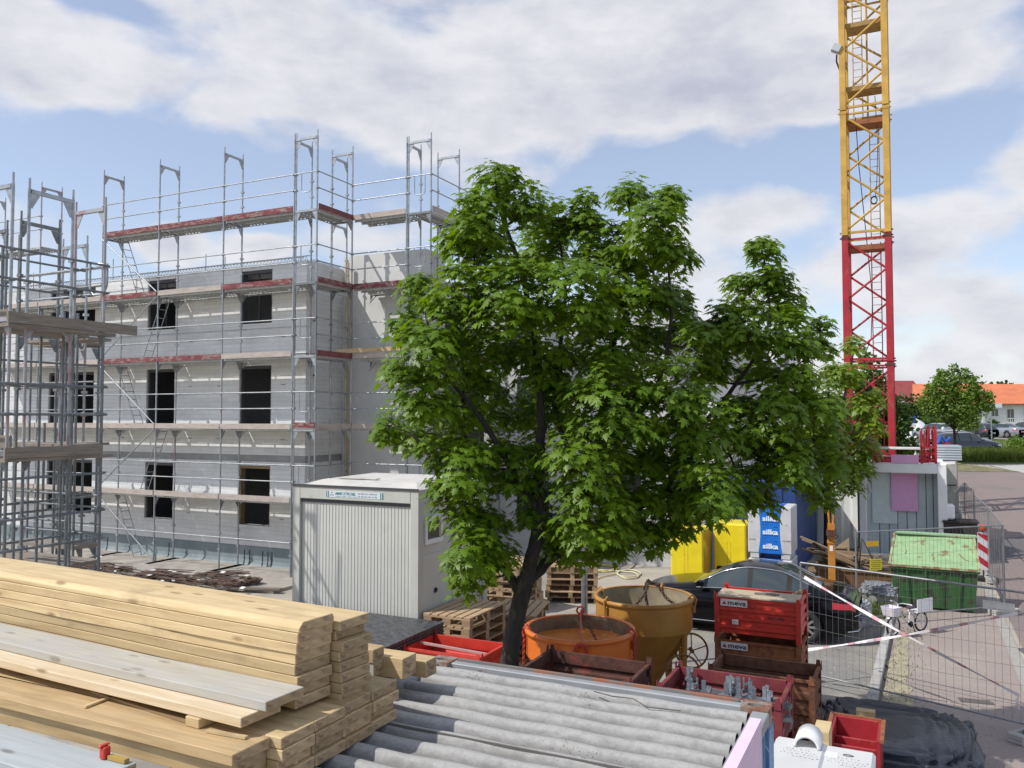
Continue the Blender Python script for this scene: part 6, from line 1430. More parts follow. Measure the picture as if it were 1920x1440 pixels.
# ------------------------------------------------------------------ child's bicycle
fw = atZ(1675, 1194, .03); rw = atZ(1727, 1184, .03)
dB = Vector((rw.x - fw.x, rw.y - fw.y, 0)); WBs = dB.length; ang = math.atan2(dB.y, dB.x)
WR = .205
t = thing('childs_bicycle', 'small white bicycle with a front basket and a white board on the rear', 'bicycle', (fw.x, fw.y, .033), ang)
WP = plain('white enamel', (.75, .74, .76), .35)
def ringpts(x, r, n=24, z=WR): return [(x + r * math.cos(2 * math.pi * k / n), 0, z + r * math.sin(2 * math.pi * k / n)) for k in range(n)]
for x in (0, WBs):
    m = MB(); m.tube(ringpts(x, WR - .018), .020, 8, closed=True); wo_ = m.build('wheel', TYRE, t)
    m = MB(); m.tube(ringpts(x, WR - .045), .010, 6, closed=True); m.tube([(x, -.04, WR), (x, .04, WR)], .016, 8)
    for k in range(14): a = k * 6.283 / 14; m.tube([(x, 0, WR), (x + (WR - .05) * math.cos(a), 0, WR + (WR - .05) * math.sin(a))], .0022, 3)
    m.build('rim', WP, wo_)
    m = MB(); n = 10; m.sheet([[(x + (WR + .022) * math.cos(a), y, WR + (WR + .022) * math.sin(a)) for y in (-.028, .028)] for a in [R(50 if x else 60) + i * R(110 if x else 75) / n for i in range(n + 1)]], smooth=True); g = m.build('mudguard', WP, t); s_ = g.modifiers.new('t', 'SOLIDIFY'); s_.thickness = .004
k = WBs / .62
m = MB(); BBx = WBs * .56
m.tube([(.13 * k, 0, .50), (.22 * k, 0, .33), (BBx, 0, .20)], .018, 8); m.tube([(BBx, 0, .20), (BBx + .05, 0, .50)], .015, 8)
for s in (-1, 1): m.tube([(BBx, s * .03, .20), (WBs, s * .04, WR)], .010, 6); m.tube([(WBs, s * .04, WR), (BBx + .05, s * .02, .42)], .009, 6); m.tube([(0, s * .045, WR), (.06, s * .04, .36), (.11, s * .02, .44)], .012, 6)
m.tube([(.11, 0, .42), (.16, 0, .62)], .014, 8); m.build('frame', WP, t)
m = MB(); m.tube([(.22, -.22, .64), (.17, -.1, .66), (.16, 0, .62), (.17, .1, .66), (.22, .22, .64)], .011, 6); hb_ = m.build('handlebar', STEEL, t); m = MB()
for s in (-1, 1): m.tube([(.20, s * .17, .65), (.26, s * .24, .635)], .017, 6)
m.build('grip', WHITE, hb_)
m = MB(); m.prism([(BBx - .03, .50), (BBx + .14, .50), (BBx + .16, .54), (BBx - .06, .53)], 1, -.06, .06); m.build('saddle', plain('purple saddle', (.07, .03, .08), .6), t, bevel=.015)
m = MB(); m.add([(-.14, -.12, .42), (.06, -.12, .42), (.06, .12, .42), (-.14, .12, .42), (-.18, -.15, .60), (.09, -.15, .60), (.09, .15, .60), (-.18, .15, .60)], [(3, 2, 1, 0), (0, 1, 5, 4), (1, 2, 6, 5), (2, 3, 7, 6), (3, 0, 4, 7)]); b_ = m.build('basket', mat('white basket', (.70, .66, .74), .6), t); s_ = b_.modifiers.new('t', 'SOLIDIFY'); s_.thickness = .006
m = MB(); m.box(.33 * k + .08, WBs + .16, -.16, -.15, .44, .70); m.build('white_board', plain('board bright white', (.8, .8, .8)), t)
m = MB(); m.box(.33 * k + .1, WBs + .14, -.15, .10, .43, .445); m.tube([(WBs, -.05, WR), (WBs + .08, -.12, .43)], .008, 5); m.tube([(WBs - .1, -.05, .3), (WBs - .05, -.1, .43)], .008, 5); m.build('carrier', WP, t)
m = MB(); m.tube([(BBx + .04, -.05, .2), (BBx + .06, -.12, .0)], .010, 6); m.build('kickstand', BLACK, t)
m = MB(); m.lathe([(.0, -.005), (.06, -.005), (.06, .005), (0, .005)], 18); cr_ = m.build('chainwheel', BLACK, t, loc=(BBx, -.05, .20)); cr_.rotation_euler = (math.pi / 2, 0, 0); m = MB(); m.tube([(-.09, .03, .02), (.09, -.03, -.02)], .009, 5); m.box(-.12, -.07, .0, .05, .02, .08); m.build('pedal', BLACK, cr_)
for i in range(2): m = MB(); m.box(-.02, .02, -.004, .004, -.008, .008); q_ = m.build('reflector', plain('amber reflector', (.7, .22, .02), .3), t, loc=(.06 * (1 - 2 * i), -.02, WR + .08 * (1 - 2 * i))); q_.rotation_euler = (0, .7, 0)

# ------------------------------------------------------------------ bottom right corner things
TARP = mat('dark blue grey tarp', (.016, .021, .032), .40, var=.25, scale=3, bump=.8, bscale=7, spec=.35)
pc = atZ(1665, 1390, .45)
lump('covered_pile', 'pile covered by shiny dark tarpaulin in the lower right corner', (pc.x - .12, pc.y - .25, .06), 1.08, 1.38, .66, TARP, 3.3, 'covered pile', pw=.42, rough=.13)
p = atZ(1560, 1335, .5); lump('crumpled_tarp', 'crumpled black tarpaulin edge between the rusty stack and the covered pile', (p.x, p.y, .08), .55, .22, .42, mat('black tarp', (.015, .016, .02), .4, bump=.8, bscale=8), 8.1, 'tarpaulin', rough=.6)
# small red rusty tray
rc = atZ(1655, 1352, 1.12); rp2 = grid(rc, -.50, -.62, 0)
REDT = mat('dull red tray paint', (.34, .02, .03), .5, var=.2, scale=4, c2=(.26, .10, .05), cut=(.58, .68), s2=6)
t = thing('red_tray', 'small dull red steel tray with a torn white sticker beside the white boxes', 'steel tray', (rp2.x, rp2.y, 0), GR)
m = MB(); m.box(.03, .47, .03, .59, .88, .90)
m.box(0, .04, 0, .62, .80, 1.12); m.box(.46, .50, 0, .62, .80, 1.12); m.box(.04, .46, .58, .62, .88, 1.12); m.box(.04, .46, .0, .03, .88, 1.02); m.box(.04, .46, .30, .33, .90, 1.0); m.build('body', REDT, t, bevel=.006)
m = MB()
for x in (0, .44):
    for y in (0, .56): m.box(x, x + .06, y, y + .06, 0, .80)
m.build('leg', RUSTO, t)
m = MB(); m.box(-.006, .506, .61, .635, 1.10, 1.135); m.box(-.03, .01, -.01, .63, 1.10, 1.135); m.box(.49, .53, -.01, .63, 1.10, 1.135); m.build('top_edge', RUSTO, t)
m = MB(); m.add([(.18, .36, .9035), (.36, .34, .9035), (.36, .45, .9035), (.30, .47, .9035), (.26, .45, .9035), (.17, .47, .9035)], [(0, 1, 2, 3, 4, 5)]); m.build('sticker', plain('sticker', (.7, .68, .68)), t, fixn=False)
# white boxes with handwriting
WPL = mat('white box plastic', (.62, .62, .61), .55, var=.05, scale=3, c2=(.50, .50, .48), cut=(.62, .8), s2=3)
def wbox(label, px, py, w, d, z, seed, cap=False):
    p = atZ(px, py, z); o_ = grid(p, 0, -d, 0); t = thing('white_box', label, 'plastic box', (o_.x, o_.y, 0), GR)
    m = MB(); m.box(0, w, 0, d, 0, z); m.build('housing', WPL, t, bevel=.022)
    r = random.Random(seed); m = MB()
    for li, (y0, x0, n) in enumerate(((d - .22, .10, 7), (d - .265, .08, 12), (d - .31, .07, 11), (d - .355, .16, 7))):
        x = x0
        for k in range(n):
            wd = r.uniform(.010, .022); pts = [(x + wd * r.random(), y0 + r.uniform(-.012, .012), z + .0008) for _ in range(4)]
            m.tube(pts, .0016, 3); x += wd + .010
            if x > w - .05: break
    m.build('handwriting', plain('faded marker', (.30, .30, .32), .8), t, fixn=False)
    m = MB(); m.tube([(w * .42 + .045 * math.cos(a), d * .52 + .03 * math.sin(a), z - .001) for a in [i * .349 for i in range(9)]], .004, 5); m.build('grip_recess', plain('recess grey', (.42, .42, .41)), t)
    return t
t1 = wbox('left white plastic box with handwriting and a white pipe cap', 1456, 1378, .37, 1.5, 1.95, 1)
t2 = wbox('right white plastic box with handwriting beside the red tray', 1540, 1394, .38, 1.5, 1.93, 2)
m = MB(); pm = []
n = 16; rr_ = .095
for xx in (0, .26): pm.append([(.0 + .16 + .19 * 0 + .08 + rr_ * math.cos(math.pi * i / n), 1.33 + xx - .02, 1.955 + rr_ * 1.0 * math.sin(math.pi * i / n)) for i in range(n + 1)])
m.sheet(pm, smooth=True); o = m.build('pipe_cap', plain('bright white plastic', (.78, .78, .78), .45), t1); s_ = o.modifiers.new('t', 'SOLIDIFY'); s_.thickness = .02
m = MB(); m.box(.03, .13, 1.26, 1.36, 1.931, 1.933); m.build('label_patch', WHITE, t2)
m = MB(); m.tube([(.20 + .035 * math.cos(i * .6), .34 + 1.0 + .015 * math.sin(i * .6), 1.932) for i in range(10)], .005, 4, closed=True); m.build('stamp', plain('stamp grey', (.16, .17, .16)), t2)
p = atZ(1537, 1368, 1.6); m = MB(); m.box(-.05, .08, -.05, .25, 0, 1.6); o = m.build('wood_post', NEWWOOD, loc=(p.x, p.y, 0), rot=GR); tag(o, 'wooden post end between the white boxes and the red tray', 'post')
p = atZ(1535, 1335, .95); m = MB(); m.bar((0, 0, 0), (.12, .1, .95), .06, .08); m.bar((.14, 0, 0), (.0, .15, .9), .04, .07); o = m.build('wood_prop', OLDWOOD, loc=(p.x - .1, p.y, 0)); tag(o, 'crossed grey timbers standing right of the rusty crate stack', 'timber')
p = atZ(1630, 1337, 1.0); m = MB(); m.box(-.1, .1, -.06, .06, .0, 1.0); o = m.build('wood_block', NEWWOOD, loc=(p.x, p.y + .1, 0), rot=GR); tag(o, 'pale wood block behind the small red tray', 'wood block')

# ------------------------------------------------------------------ loose stuff in the yard
def hose(label, pts, r, m_):
    P_ = [atZ(*p, .03) for p in pts]; t = MB(); Q = []
    for i in range(len(P_) - 1):
        a, b, c, d = P_[max(i - 1, 0)], P_[i], P_[i + 1], P_[min(i + 2, len(P_) - 1)]
        for k in range(6):
            s = k / 6; Q.append(.5 * ((2 * b) + (c - a) * s + (2 * a - 5 * b + 4 * c - d) * s * s + (3 * b - a - 3 * c + d) * s ** 3))
    o = t.tube(Q, r, 6).build('hose', m_); tag(o, label, 'hose')
HY = plain('yellow hose', (.52, .42, .13), .5); HC = plain('cream hose', (.60, .54, .36), .5)
hose('long thin yellow hose trailing across the ground to the pallets', [(1160, 1075), (1120, 1085), (1095, 1105), (1040, 1120), (1010, 1145)], .016, HY)
hose('coiled cream hose on the ground beyond the ochre bucket', [(1192, 1020), (1188, 1060), (1158, 1072), (1165, 1080), (1195, 1080), (1200, 1073), (1180, 1068), (1158, 1074), (1172, 1084), (1196, 1082), (1190, 1074), (1165, 1071), (1110, 1068)], .022, HC)
hose('looped yellow hose left of the coiled cream one', [(1108, 1062), (1120, 1058), (1150, 1062), (1155, 1068), (1135, 1072), (1112, 1068), (1108, 1062), (1130, 1060), (1160, 1066), (1105, 1074)], .02, HY)
# rebar heap on the slab in front of the building
r = random.Random(9)
spots = [(x, y) for x, y in ((330, 1084), (380, 1092), (440, 1096), (300, 1078), (265, 1085), (410, 1080), (468, 1090), (215, 1068), (170, 1062))]
for i, (px, py) in enumerate(spots):
    c = atZ(px, py, .15); m = MB()
    if i in (2, 4, 6):
        for k in range(26):
            rad = r.uniform(.1, .3); pts = [(rad * math.cos(a) * 1.2 + r.uniform(-.05, .05), rad * math.sin(a) * .8, .03 + .06 * r.random() + .08 * r.random()) for a in [q * .7 for q in range(9)]]; m.tube(pts, .012, 4, closed=True)
        lab = 'tangle of rusty wire, %s on the slab before the building' % {2: 'middle one', 4: 'left one', 6: 'right one'}[i]
    else:
        for k in range(22):
            a = r.uniform(-.25, .25); L = r.uniform(.8, 1.6); y = r.uniform(-.3, .3); z = .03 + .1 * r.random(); m.rod((-L / 2, y, z), (L / 2, y + L * math.sin(a), z + r.uniform(-.02, .08)), .014, 4)
        lab = 'bundle of rusty reinforcement bars, %s on the slab' % ('centre left', 'centre', '', 'far left of the centre', '', 'centre rear', '', 'left rear by the near scaffold', 'leftmost by the near scaffold')[i]
    o = m.build('rebar_heap', MATS['dark rebar'], loc=(c.x, c.y, .08), rot=GR + r.uniform(-.4, .4), fixn=False); tag(o, lab, 'rebar', 'rusty reinforcement steel on the slab')
    m = MB()
    for k in range(3): x, y = r.uniform(-.5, .5), r.uniform(-.35, .35); m.box(x, x + .13, y, y + .10, .16, .165, Matrix.Rotation(r.uniform(-.5, .5), 4, 'X'))
    o2 = m.build('paper_tag', WHITE, o)
for i, (px, py, L, a) in enumerate(((470, 1102, 1.6, .3), (250, 1075, 2.2, -.2), (395, 1104, 1.2, .9), (205, 1085, 1.8, .1))):
    c = atZ(px, py, .12); m = MB(); m.box(-L / 2, L / 2, -.09, .09, 0, .04); o = m.build('loose_board', OLDWOOD, loc=(c.x, c.y, .085), rot=GR + a); tag(o, ('board at the right end of the slab', 'board in the left middle of the slab', 'short slanting board in front of the wire tangles', 'board near the left scaffold foot on the slab')[i], 'board')
# ------------------------------------------------------------------ big maple
MAPLE = leaf_mat('maple leaf', (.105, .210, .015), .42, .45, .38)
BARK = mat('maple bark', (.036, .031, .026), .95, var=.4, scale=14, c2=(.07, .065, .05), cut=(.58, .68), s2=7, bump=.9, bscale=22, stretch=(1, 1, .35))
LEAFS = np.array([(0, 0), (.08, .08), (.38, -.10), (.22, .15), (.60, .24), (.27, .36), (.50, .70), (.17, .54), (.17, .80), (0, 1.12),
                  (-.17, .80), (-.17, .54), (-.50, .70), (-.27, .36), (-.60, .24), (-.22, .15), (-.38, -.10), (-.08, .08)])
LN = len(LEAFS)
LV3 = np.zeros((LN + 1, 3)); LV3[:LN, 0] = LEAFS[:, 0]; LV3[:LN, 1] = LEAFS[:, 1]; LV3[LN] = (0, .38, .0)
LV3[:LN, 2] = -.22 * np.abs(LEAFS[:, 0]) ** 1.3 - .10 * LEAFS[:, 1] ** 2
def leaf_mesh(name, pos, dirs, nrm, size, m, parent, tpl=LV3, seed=1):
    """pos Nx3, dirs = leaf axis, nrm = face normal, size N"""
    N_ = len(pos); d = dirs / np.linalg.norm(dirs, axis=1)[:, None]; n = nrm - (nrm * d).sum(1)[:, None] * d; n /= np.linalg.norm(n, axis=1)[:, None] + 1e-9; s = np.cross(d, n)
    k = len(tpl); V = pos[:, None, :] + size[:, None, None] * (tpl[None, :, 0, None] * s[:, None, :] + tpl[None, :, 1, None] * d[:, None, :] + tpl[None, :, 2, None] * n[:, None, :])
    V = V.reshape(-1, 3); ln = k - 1
    base = (np.arange(N_) * k)[:, None]; i = np.arange(ln)
    tri = np.stack([np.broadcast_to(i, (N_, ln)) + base, np.broadcast_to((i + 1) % ln, (N_, ln)) + base, np.full((N_, ln), ln) + base], -1).reshape(-1, 3)
    me = bpy.data.meshes.new(name); me.vertices.add(len(V)); me.vertices.foreach_set('co', V.ravel()); nf = len(tri)
    me.loops.add(nf * 3); me.loops.foreach_set('vertex_index', tri.ravel()); me.polygons.add(nf); me.polygons.foreach_set('loop_start', np.arange(nf) * 3); me.polygons.foreach_set('loop_total', np.full(nf, 3)); me.update(calc_edges=True); me.validate()
    me.materials.append(m); o = bpy.data.objects.new(name, me); COL.objects.link(o); o.parent = parent; return o
def rosettes(centers, outward, rng, per=11, size=.125, spread=.13):
    P_, D_, N_, S_ = [], [], [], []
    for c, o in zip(centers, outward):
        n = max(4, int(rng.normal(per, 2))); ax = np.array([o[0] * .55, o[1] * .55, .75 + .35 * o[2]]); ax /= np.linalg.norm(ax)
        t = np.cross(ax, (0.3, .8, .1)); t /= np.linalg.norm(t); b = np.cross(ax, t)
        for i in range(n):
            a = i * 2.4 + rng.uniform(-.4, .4); ring = i / n; rad = spread * (.25 + .85 * ring) * rng.uniform(.8, 1.2); out = t * math.cos(a) + b * math.sin(a)
            p = c + out * rad + ax * (.08 * (1 - ring) - .06 * ring) + rng.normal(0, .012, 3)
            droop = .05 + .5 * ring + rng.uniform(-.25, .3); d = out * math.cos(droop) + np.array([0, 0, -1]) * math.sin(droop) * .75
            nn = ax * math.cos(droop) + out * math.sin(droop) + rng.normal(0, .16, 3)
            P_.append(p); D_.append(d); N_.append(nn); S_.append(size * rng.uniform(.5, 1.38))
    return np.array(P_), np.array(D_), np.array(N_), np.array(S_)
MY = 10.2
tb = atZ(962, 1310, .9); TB = Vector(((962 - 960) / FPX * MY - .03, MY, 0))
maple = thing('maple_tree', 'large leafy green maple in the middle of the building site', 'tree', TB)
blobs = [(930,345,42),(985,388,42),(893,405,45),(1045,410,42),(1100,395,32),(1178,368,34),(1252,385,32),(1228,432,50),(1120,455,50),(1010,470,65),(905,478,62),(862,445,35),(1268,478,38),(1180,470,50),
 (790,545,38),(860,560,60),(960,560,75),(1080,555,80),(1190,545,75),(1258,560,45),(762,618,30),(805,650,58),(900,660,78),(1020,660,80),(1140,650,80),(1222,640,55),
 (748,702,28),(795,745,58),(895,760,80),(1030,765,85),(1150,755,85),(1255,735,70),(1330,700,45),(722,798,24),(782,815,50),(865,865,70),(965,870,70),(1090,865,70),(1200,850,80),(1300,815,70),(1385,790,58),
 (842,935,42),(900,975,50),(880,1035,45),(935,1045,40),(1110,960,65),(1090,1010,58),(1180,960,62),(1255,920,72),(1335,905,58),(1262,985,38),(1395,905,48),(1010,955,45),(1150,1015,40),(1215,1000,38),
 (1432,476,30),(1445,520,42),(1395,548,38),(1468,575,42),(1395,615,55),(1475,635,55),(1530,655,32),(1350,600,26),(1420,690,50),(1495,702,32),(1540,620,18),
 (1450,770,62),(1525,800,58),(1560,870,28),(1312,640,34),(1345,660,36),(1290,610,30),(897,985,36),(900,1060,32),(870,1080,22),(1330,945,40),(1420,830,45),(1480,850,45),(1040,1010,35),(1475,875,58),(1540,755,30),(1500,745,32),(1430,940,26),(1545,925,16)]
rng = np.random.default_rng(12)
cent, outw, bc_ = [], [], []
for bi, (px, py, r) in enumerate(blobs):
    r *= .97
    dY = rng.uniform(-.9, .9) if r > 36 else rng.uniform(-.4, .4); Yc = MY + dY
    if px > 1380: Yc = MY + .5 + rng.uniform(-.6, .5)
    c = np.array(atY(px, py, Yc)); R_ = r / FPX * MY; bc_.append((c, R_))
    n = int(62 * (R_ / .4) ** 2) + 8
    for _ in range(n):
        v = rng.normal(0, 1, 3); v /= np.linalg.norm(v); rad = R_ * (rng.uniform(.35, 1.0) ** .6 if rng.random() > .12 else rng.uniform(1.0, 1.22))
        sc = np.array([1, 1.15, .9])
        # ragged shells: leaf pads in loose horizontal layers
        p = c + v * rad * sc; p[2] += .05 * math.sin(p[2] * 15 + p[0] * 1.3)
        cent.append(p); outw.append(v)
cent = np.array(cent); outw = np.array(outw)
P_, D_, N_, S_ = rosettes(cent, outw, rng, per=10, size=.100, spread=.125)
tb3 = np.array([TB.x, TB.y, 0])
leaf_mesh('crown', P_ - tb3, D_, N_, S_, MAPLE, maple)
# stray single leaves and shoots round the outline
# trunk and limbs
nodes = {}
def px3(px, py, dy=0): return Vector(atY(px, py, MY + dy)) - TB
trk = MB()
base_r = .165
trk.tube([(0.02, 0, -.05), (0.0, 0, .35), px3(955, 1240), px3(963, 1180), px3(975, 1130), px3(986, 1085)], [.165, .125, .110, .105, .105, .11], 14)
limbs = [([(976, 1128, 0), (984, 1095, 0), (1000, 1030, -.1), (1012, 960, -.1), (1010, 880, 0), (1015, 780, 0), (1005, 660, .1), (985, 540, .1), (940, 400, .0), (930, 350, 0)], .105),
         ([(975, 1130, 0), (988, 1095, .0), (1030, 1050, .2), (1075, 1000, .3), (1100, 920, .3), (1125, 800, .3), (1150, 650, .3), (1180, 480, .2), (1180, 380, .1)], .085),
         ([(974, 1135, 0), (968, 1100, 0), (940, 1060, .1), (900, 1010, .2), (880, 930, .3), (870, 800, .3), (870, 640, .2), (890, 480, .1)], .070),
         ([(1012, 960, -.1), (960, 880, -.2), (900, 780, -.3), (830, 690, -.3), (790, 560, -.2)], .055),
         ([(1012, 940, -.1), (1080, 880, -.2), (1180, 800, -.2), (1240, 700, -.1), (1260, 560, 0), (1235, 430, 0)], .060),
         ([(1030, 1050, .2), (1110, 1000, .1), (1200, 950, .0), (1300, 900, .1), (1380, 840, .3), (1430, 790, .5), (1500, 780, .6)], .060),
         ([(1240, 930, .05), (1300, 820, .2), (1380, 720, .4), (1440, 620, .5), (1435, 500, .5)], .045),
         ([(1380, 720, .4), (1470, 700, .5), (1530, 655, .6)], .025), ([(1380, 840, .3), (1470, 870, .5), (1560, 890, .6)], .030),
         ([(900, 1010, .2), (850, 960, .1), (790, 830, 0), (730, 800, 0)], .035), ([(1100, 920, .3), (1040, 760, .4), (1060, 560, .4), (1045, 410, .3)], .045), ([(870, 800, .3), (810, 740, .2), (755, 700, .1)], .025),
         ([(1075, 1000, .3), (1150, 1010, .3), (1215, 1000, .3)], .022)]
lp_ = []
for pts, r in limbs:
    Q = [px3(*p) for p in pts]; S = []
    for i in range(len(Q) - 1):
        a, b, c, d = Q[max(i - 1, 0)], Q[i], Q[i + 1], Q[min(i + 2, len(Q) - 1)]
        for k in range(5):
            s = k / 5; S.append(.5 * ((2 * b) + (c - a) * s + (2 * a - 5 * b + 4 * c - d) * s * s + (3 * b - a - 3 * c + d) * s ** 3) + Vector((random.uniform(-.012, .012), random.uniform(-.012, .012), 0)))
    S.append(Q[-1]); rs = [r * (1 - .86 * i / (len(S) - 1)) for i in range(len(S))]; trk.tube(S, rs, 9)
    lp_ += [(np.array(p + TB), rr) for p, rr in zip(S, rs)]
LP = np.array([p for p, _ in lp_])
trk.build('trunk', BARK, maple, fixn=False)
tw = MB()
for c, R_ in bc_:
    i = int(np.argmin(np.linalg.norm(LP - c, axis=1) + .4 * (LP[:, 2] > c[2]))); a = Vector(LP[i]) - TB; b = Vector(c) - TB; md = a.lerp(b, .5) + Vector((0, 0, -.05)); tw.tube([a, md, b], [.016, .012, .008], 6)
    for k in range(7):
        v = Vector(rng.normal(0, 1, 3)).normalized(); e = b + v * R_ * .85 + Vector((0, 0, .05)); tw.tube([b.lerp(a, rng.uniform(0, .4)), b.lerp(e, .5) + Vector((0, 0, -.02)), e], [.007, .005, .003], 4)
tw.build('twig', BARK, maple, fixn=False)

# second, brighter maple between the containers
M2 = leaf_mat('bright maple leaf', (.15, .25, .03), .35, .45, .42); b2_ = atY(1550, 900, 26.0); B2 = Vector((b2_.x, 26.0, 0))
mp2 = thing('maple_tree', 'lighter green maple growing between the blue and the white container', 'tree', B2)
rng2 = np.random.default_rng(5); ce, ou = [], []; mb2 = MB(); mb2.tube([(0, 0, 0), (.05, .1, 2.0), (.0, -.1, 3.6), (.1, 0, 5.2)], [.13, .10, .08, .03], 9)
for (px, py, r) in [(1560,770,52),(1600,835,46),(1520,835,46),(1572,885,34),(1590,700,34),(1622,755,30),(1555,705,32),(1636,800,22),(1603,650,20),(1500,895,32),(1598,912,20),(1540,925,20),(1480,820,40),(1500,750,34),(1645,745,16),(1612,880,24),(1455,900,26)]:
    Yc = 25.2 + rng2.uniform(-.9, .9); c = np.array(atY(px, py, Yc)); R_ = r / FPX * Yc
    mb2.tube([(0, 0, 3.0), Vector((c[0] - B2.x, c[1] - B2.y, c[2])) * .6 + Vector((0, 0, .8)), (c[0] - B2.x, c[1] - B2.y, c[2])], [.05, .03, .012], 6)
    for _ in range(int(60 * (R_ / .7) ** 2) + 8):
        v = rng2.normal(0, 1, 3); v /= np.linalg.norm(v); ce.append(c + v * R_ * rng2.uniform(.3, 1) ** .6 * np.array([1, 1, .9])); ou.append(v)
P2_, D2_, N2_, S2_ = rosettes(np.array(ce), np.array(ou), rng2, per=9, size=.15, spread=.2)
leaf_mesh('crown', P2_ - np.array([B2.x, B2.y, 0]), D2_, N2_, S2_, M2, mp2); mb2.build('trunk', BARK, mp2, fixn=False)
# ------------------------------------------------------------------ other trees
CARD = np.array([(0, 0, 0), (.45, .3, -.05), (.3, .8, -.1), (0, 1, -.12), (-.3, .8, -.1), (-.45, .3, -.05), (0, .5, .05)])
def tree(name, label, base, h, crown, leafm, n, size, seed, trunk_r=.12, cat='tree', group=None, crown_lo=.3):
    """crown: list of (dx,dy,z,r) blobs in metres from the base"""
    t = thing(name, label, cat, base, 0, group); rg = np.random.default_rng(seed)
    tot = sum(c[3] ** 2 for c in crown); P, O = [], []
    for (x, y, z, r) in crown:
        k = int(n * r * r / tot)
        v = rg.normal(0, 1, (k, 3)); v /= np.linalg.norm(v, axis=1)[:, None]; rad = r * rg.uniform(.2, 1, k) ** .5
        lump_ = 1 + .22 * np.sin(v[:, 0] * 5 + x * 3) * np.cos(v[:, 2] * 6 + z) + .1 * rg.normal(0, 1, k)
        P.append(np.array([x, y, z]) + v * (rad * lump_)[:, None]); O.append(v)
    P = np.concatenate(P); O = np.concatenate(O); k = len(P)
    D = O * .7 + rg.normal(0, .6, (k, 3)); D[:, 2] -= .2; Nn = O * .5 + rg.normal(0, .5, (k, 3)); Nn[:, 2] += .8
    leaf_mesh('crown', P, D, Nn, size * rg.uniform(.6, 1.4, k), leafm, t, CARD)
    m = MB(); m.tube([(0, 0, -.1), (.03, 0, h * .25), (-.02, .05, h * .5), (.05, 0, h * .8)], [trunk_r, trunk_r * .8, trunk_r * .6, trunk_r * .15], 9)
    for (x, y, z, r) in crown[:14]: m.tube([(0, 0, min(h * .35, z * .6)), (x * .5, y * .5, z * .8), (x, y, z)], [trunk_r * .45, trunk_r * .25, trunk_r * .08], 6)
    m.build('trunk', BARK, t, fixn=False); return t
LIGHTL = leaf_mat('light leaf', (.12, .22, .04), .35, .5, .35); MIDL = leaf_mat('mid leaf', (.05, .115, .02), .35, .5, .3); DARKL = leaf_mat('dark leaf', (.028, .065, .016), .4, .55, .2)
def T_(px, Y): p = atY(px, 800, Y); return Vector((p.x, Y, gz(p.x, Y)))
b = T_(1789, 52)
tree('young_tree', 'light green young tree in the car park in front of the orange roofed house', b, 6.3, [(0, 0, 3.7, 1.2), (-1.2, 0, 3.7, .85), (1.2, .2, 3.8, .9), (-.8, 0, 4.6, .9), (.7, 0, 4.8, .9), (-.3, .3, 5.4, .65), (.7, 0, 5.7, .4), (1.8, 0, 4.2, .55), (-1.9, 0, 3.9, .4), (.4, -.5, 2.9, .7), (-.7, 0, 5.7, .3), (2.2, 0, 3.7, .35), (.1, 0, 6.1, .25), (-1.5, 0, 4.7, .35), (1.5, .2, 4.9, .35), (-1.2, -.4, 5.2, .3), (.2, -.6, 3.5, .5), (1.2, 0, 5.4, .28), (2.3, 0, 4.4, .25), (.9, -.5, 2.6, .4)], LIGHTL, 9500, .14, 21, .11)
b = T_(1660, 40)
tree('maple_tree', 'smaller maple behind the crane mast', b, 7.0, [(0, 0, 4.2, .8), (-1.0, 0, 4.2, .8), (.7, 0, 3.6, .6), (-.7, 0, 5.4, .7), (-1.5, 0, 5.3, .5), (.0, 0, 3.0, 1.0), (-1.2, 0, 3.0, .9), (-.9, 0, 6.4, .4), (-1.6, 0, 3.9, .6), (-.1,0,1.8,.9), (.9,0,2.2,.6)], MIDL, 6000, .18, 22, .12)
r = random.Random(4)
def bush(label, base, w, h, m_, n, seed, size=.25, name='bush', group=None):
    rg = random.Random(seed); return tree(name, label, base, h * .7, [(rg.uniform(-w, w) * .8, rg.uniform(-w, w) * .4, h * rg.uniform(.3, .72), h * rg.uniform(.26, .42)) for _ in range(9)], m_, n, size, seed, .06, cat='tree' if h > 3 else 'bush', group=group)
for i, (px, Y, w, h, mm, lb) in enumerate(((1698, 97, 1.6, 4.4, DARKL, 'dark tree left of the orange roofed house'), (1728, 92, 1.5, 1.9, MIDL, 'green bush at the left end of the orange roofed house'), (1765, 90, 2.2, 2.2, MIDL, 'second low bush before the orange roofed house'),
        (1675, 96, 2.0, 4.2, DARKL, 'dark tree seen through the crane mast'), (1640, 94, 3.0, 3.6, MIDL, 'green bush behind the crane foot'), (1600, 90, 3.0, 4.4, MIDL, 'green tree left of the crane foot'), (1842, 92, 1.8, 1.6, MIDL, 'bush below the white house wall'),
        (1850, 140, 2.2, 7.2, DARKL, 'far tree above the orange roof, left of the round one'), (1882, 140, 3.4, 8.3, DARKL, 'round far tree highest above the orange roof'), (1915, 140, 3, 7.6, DARKL, 'far tree above the orange roof at the right edge'), (1948, 138, 3, 7.8, DARKL, 'far tree just outside the right edge'))):
    bush(lb, T_(px, Y), w, h, mm, 2600, 40 + i, .30 if Y < 120 else .5, name='background_tree' if h > 4.5 else 'bush')
for i, (px, Y, w, h, lb) in enumerate(((1912, 62, .6, 1.1, 'round bush at the right edge on the lawn'), (1932, 57, .7, 1.2, 'second round bush at the right edge on the lawn'))): bush(lb, T_(px, Y), w, h, LIGHTL, 1500, 70 + i, .15)
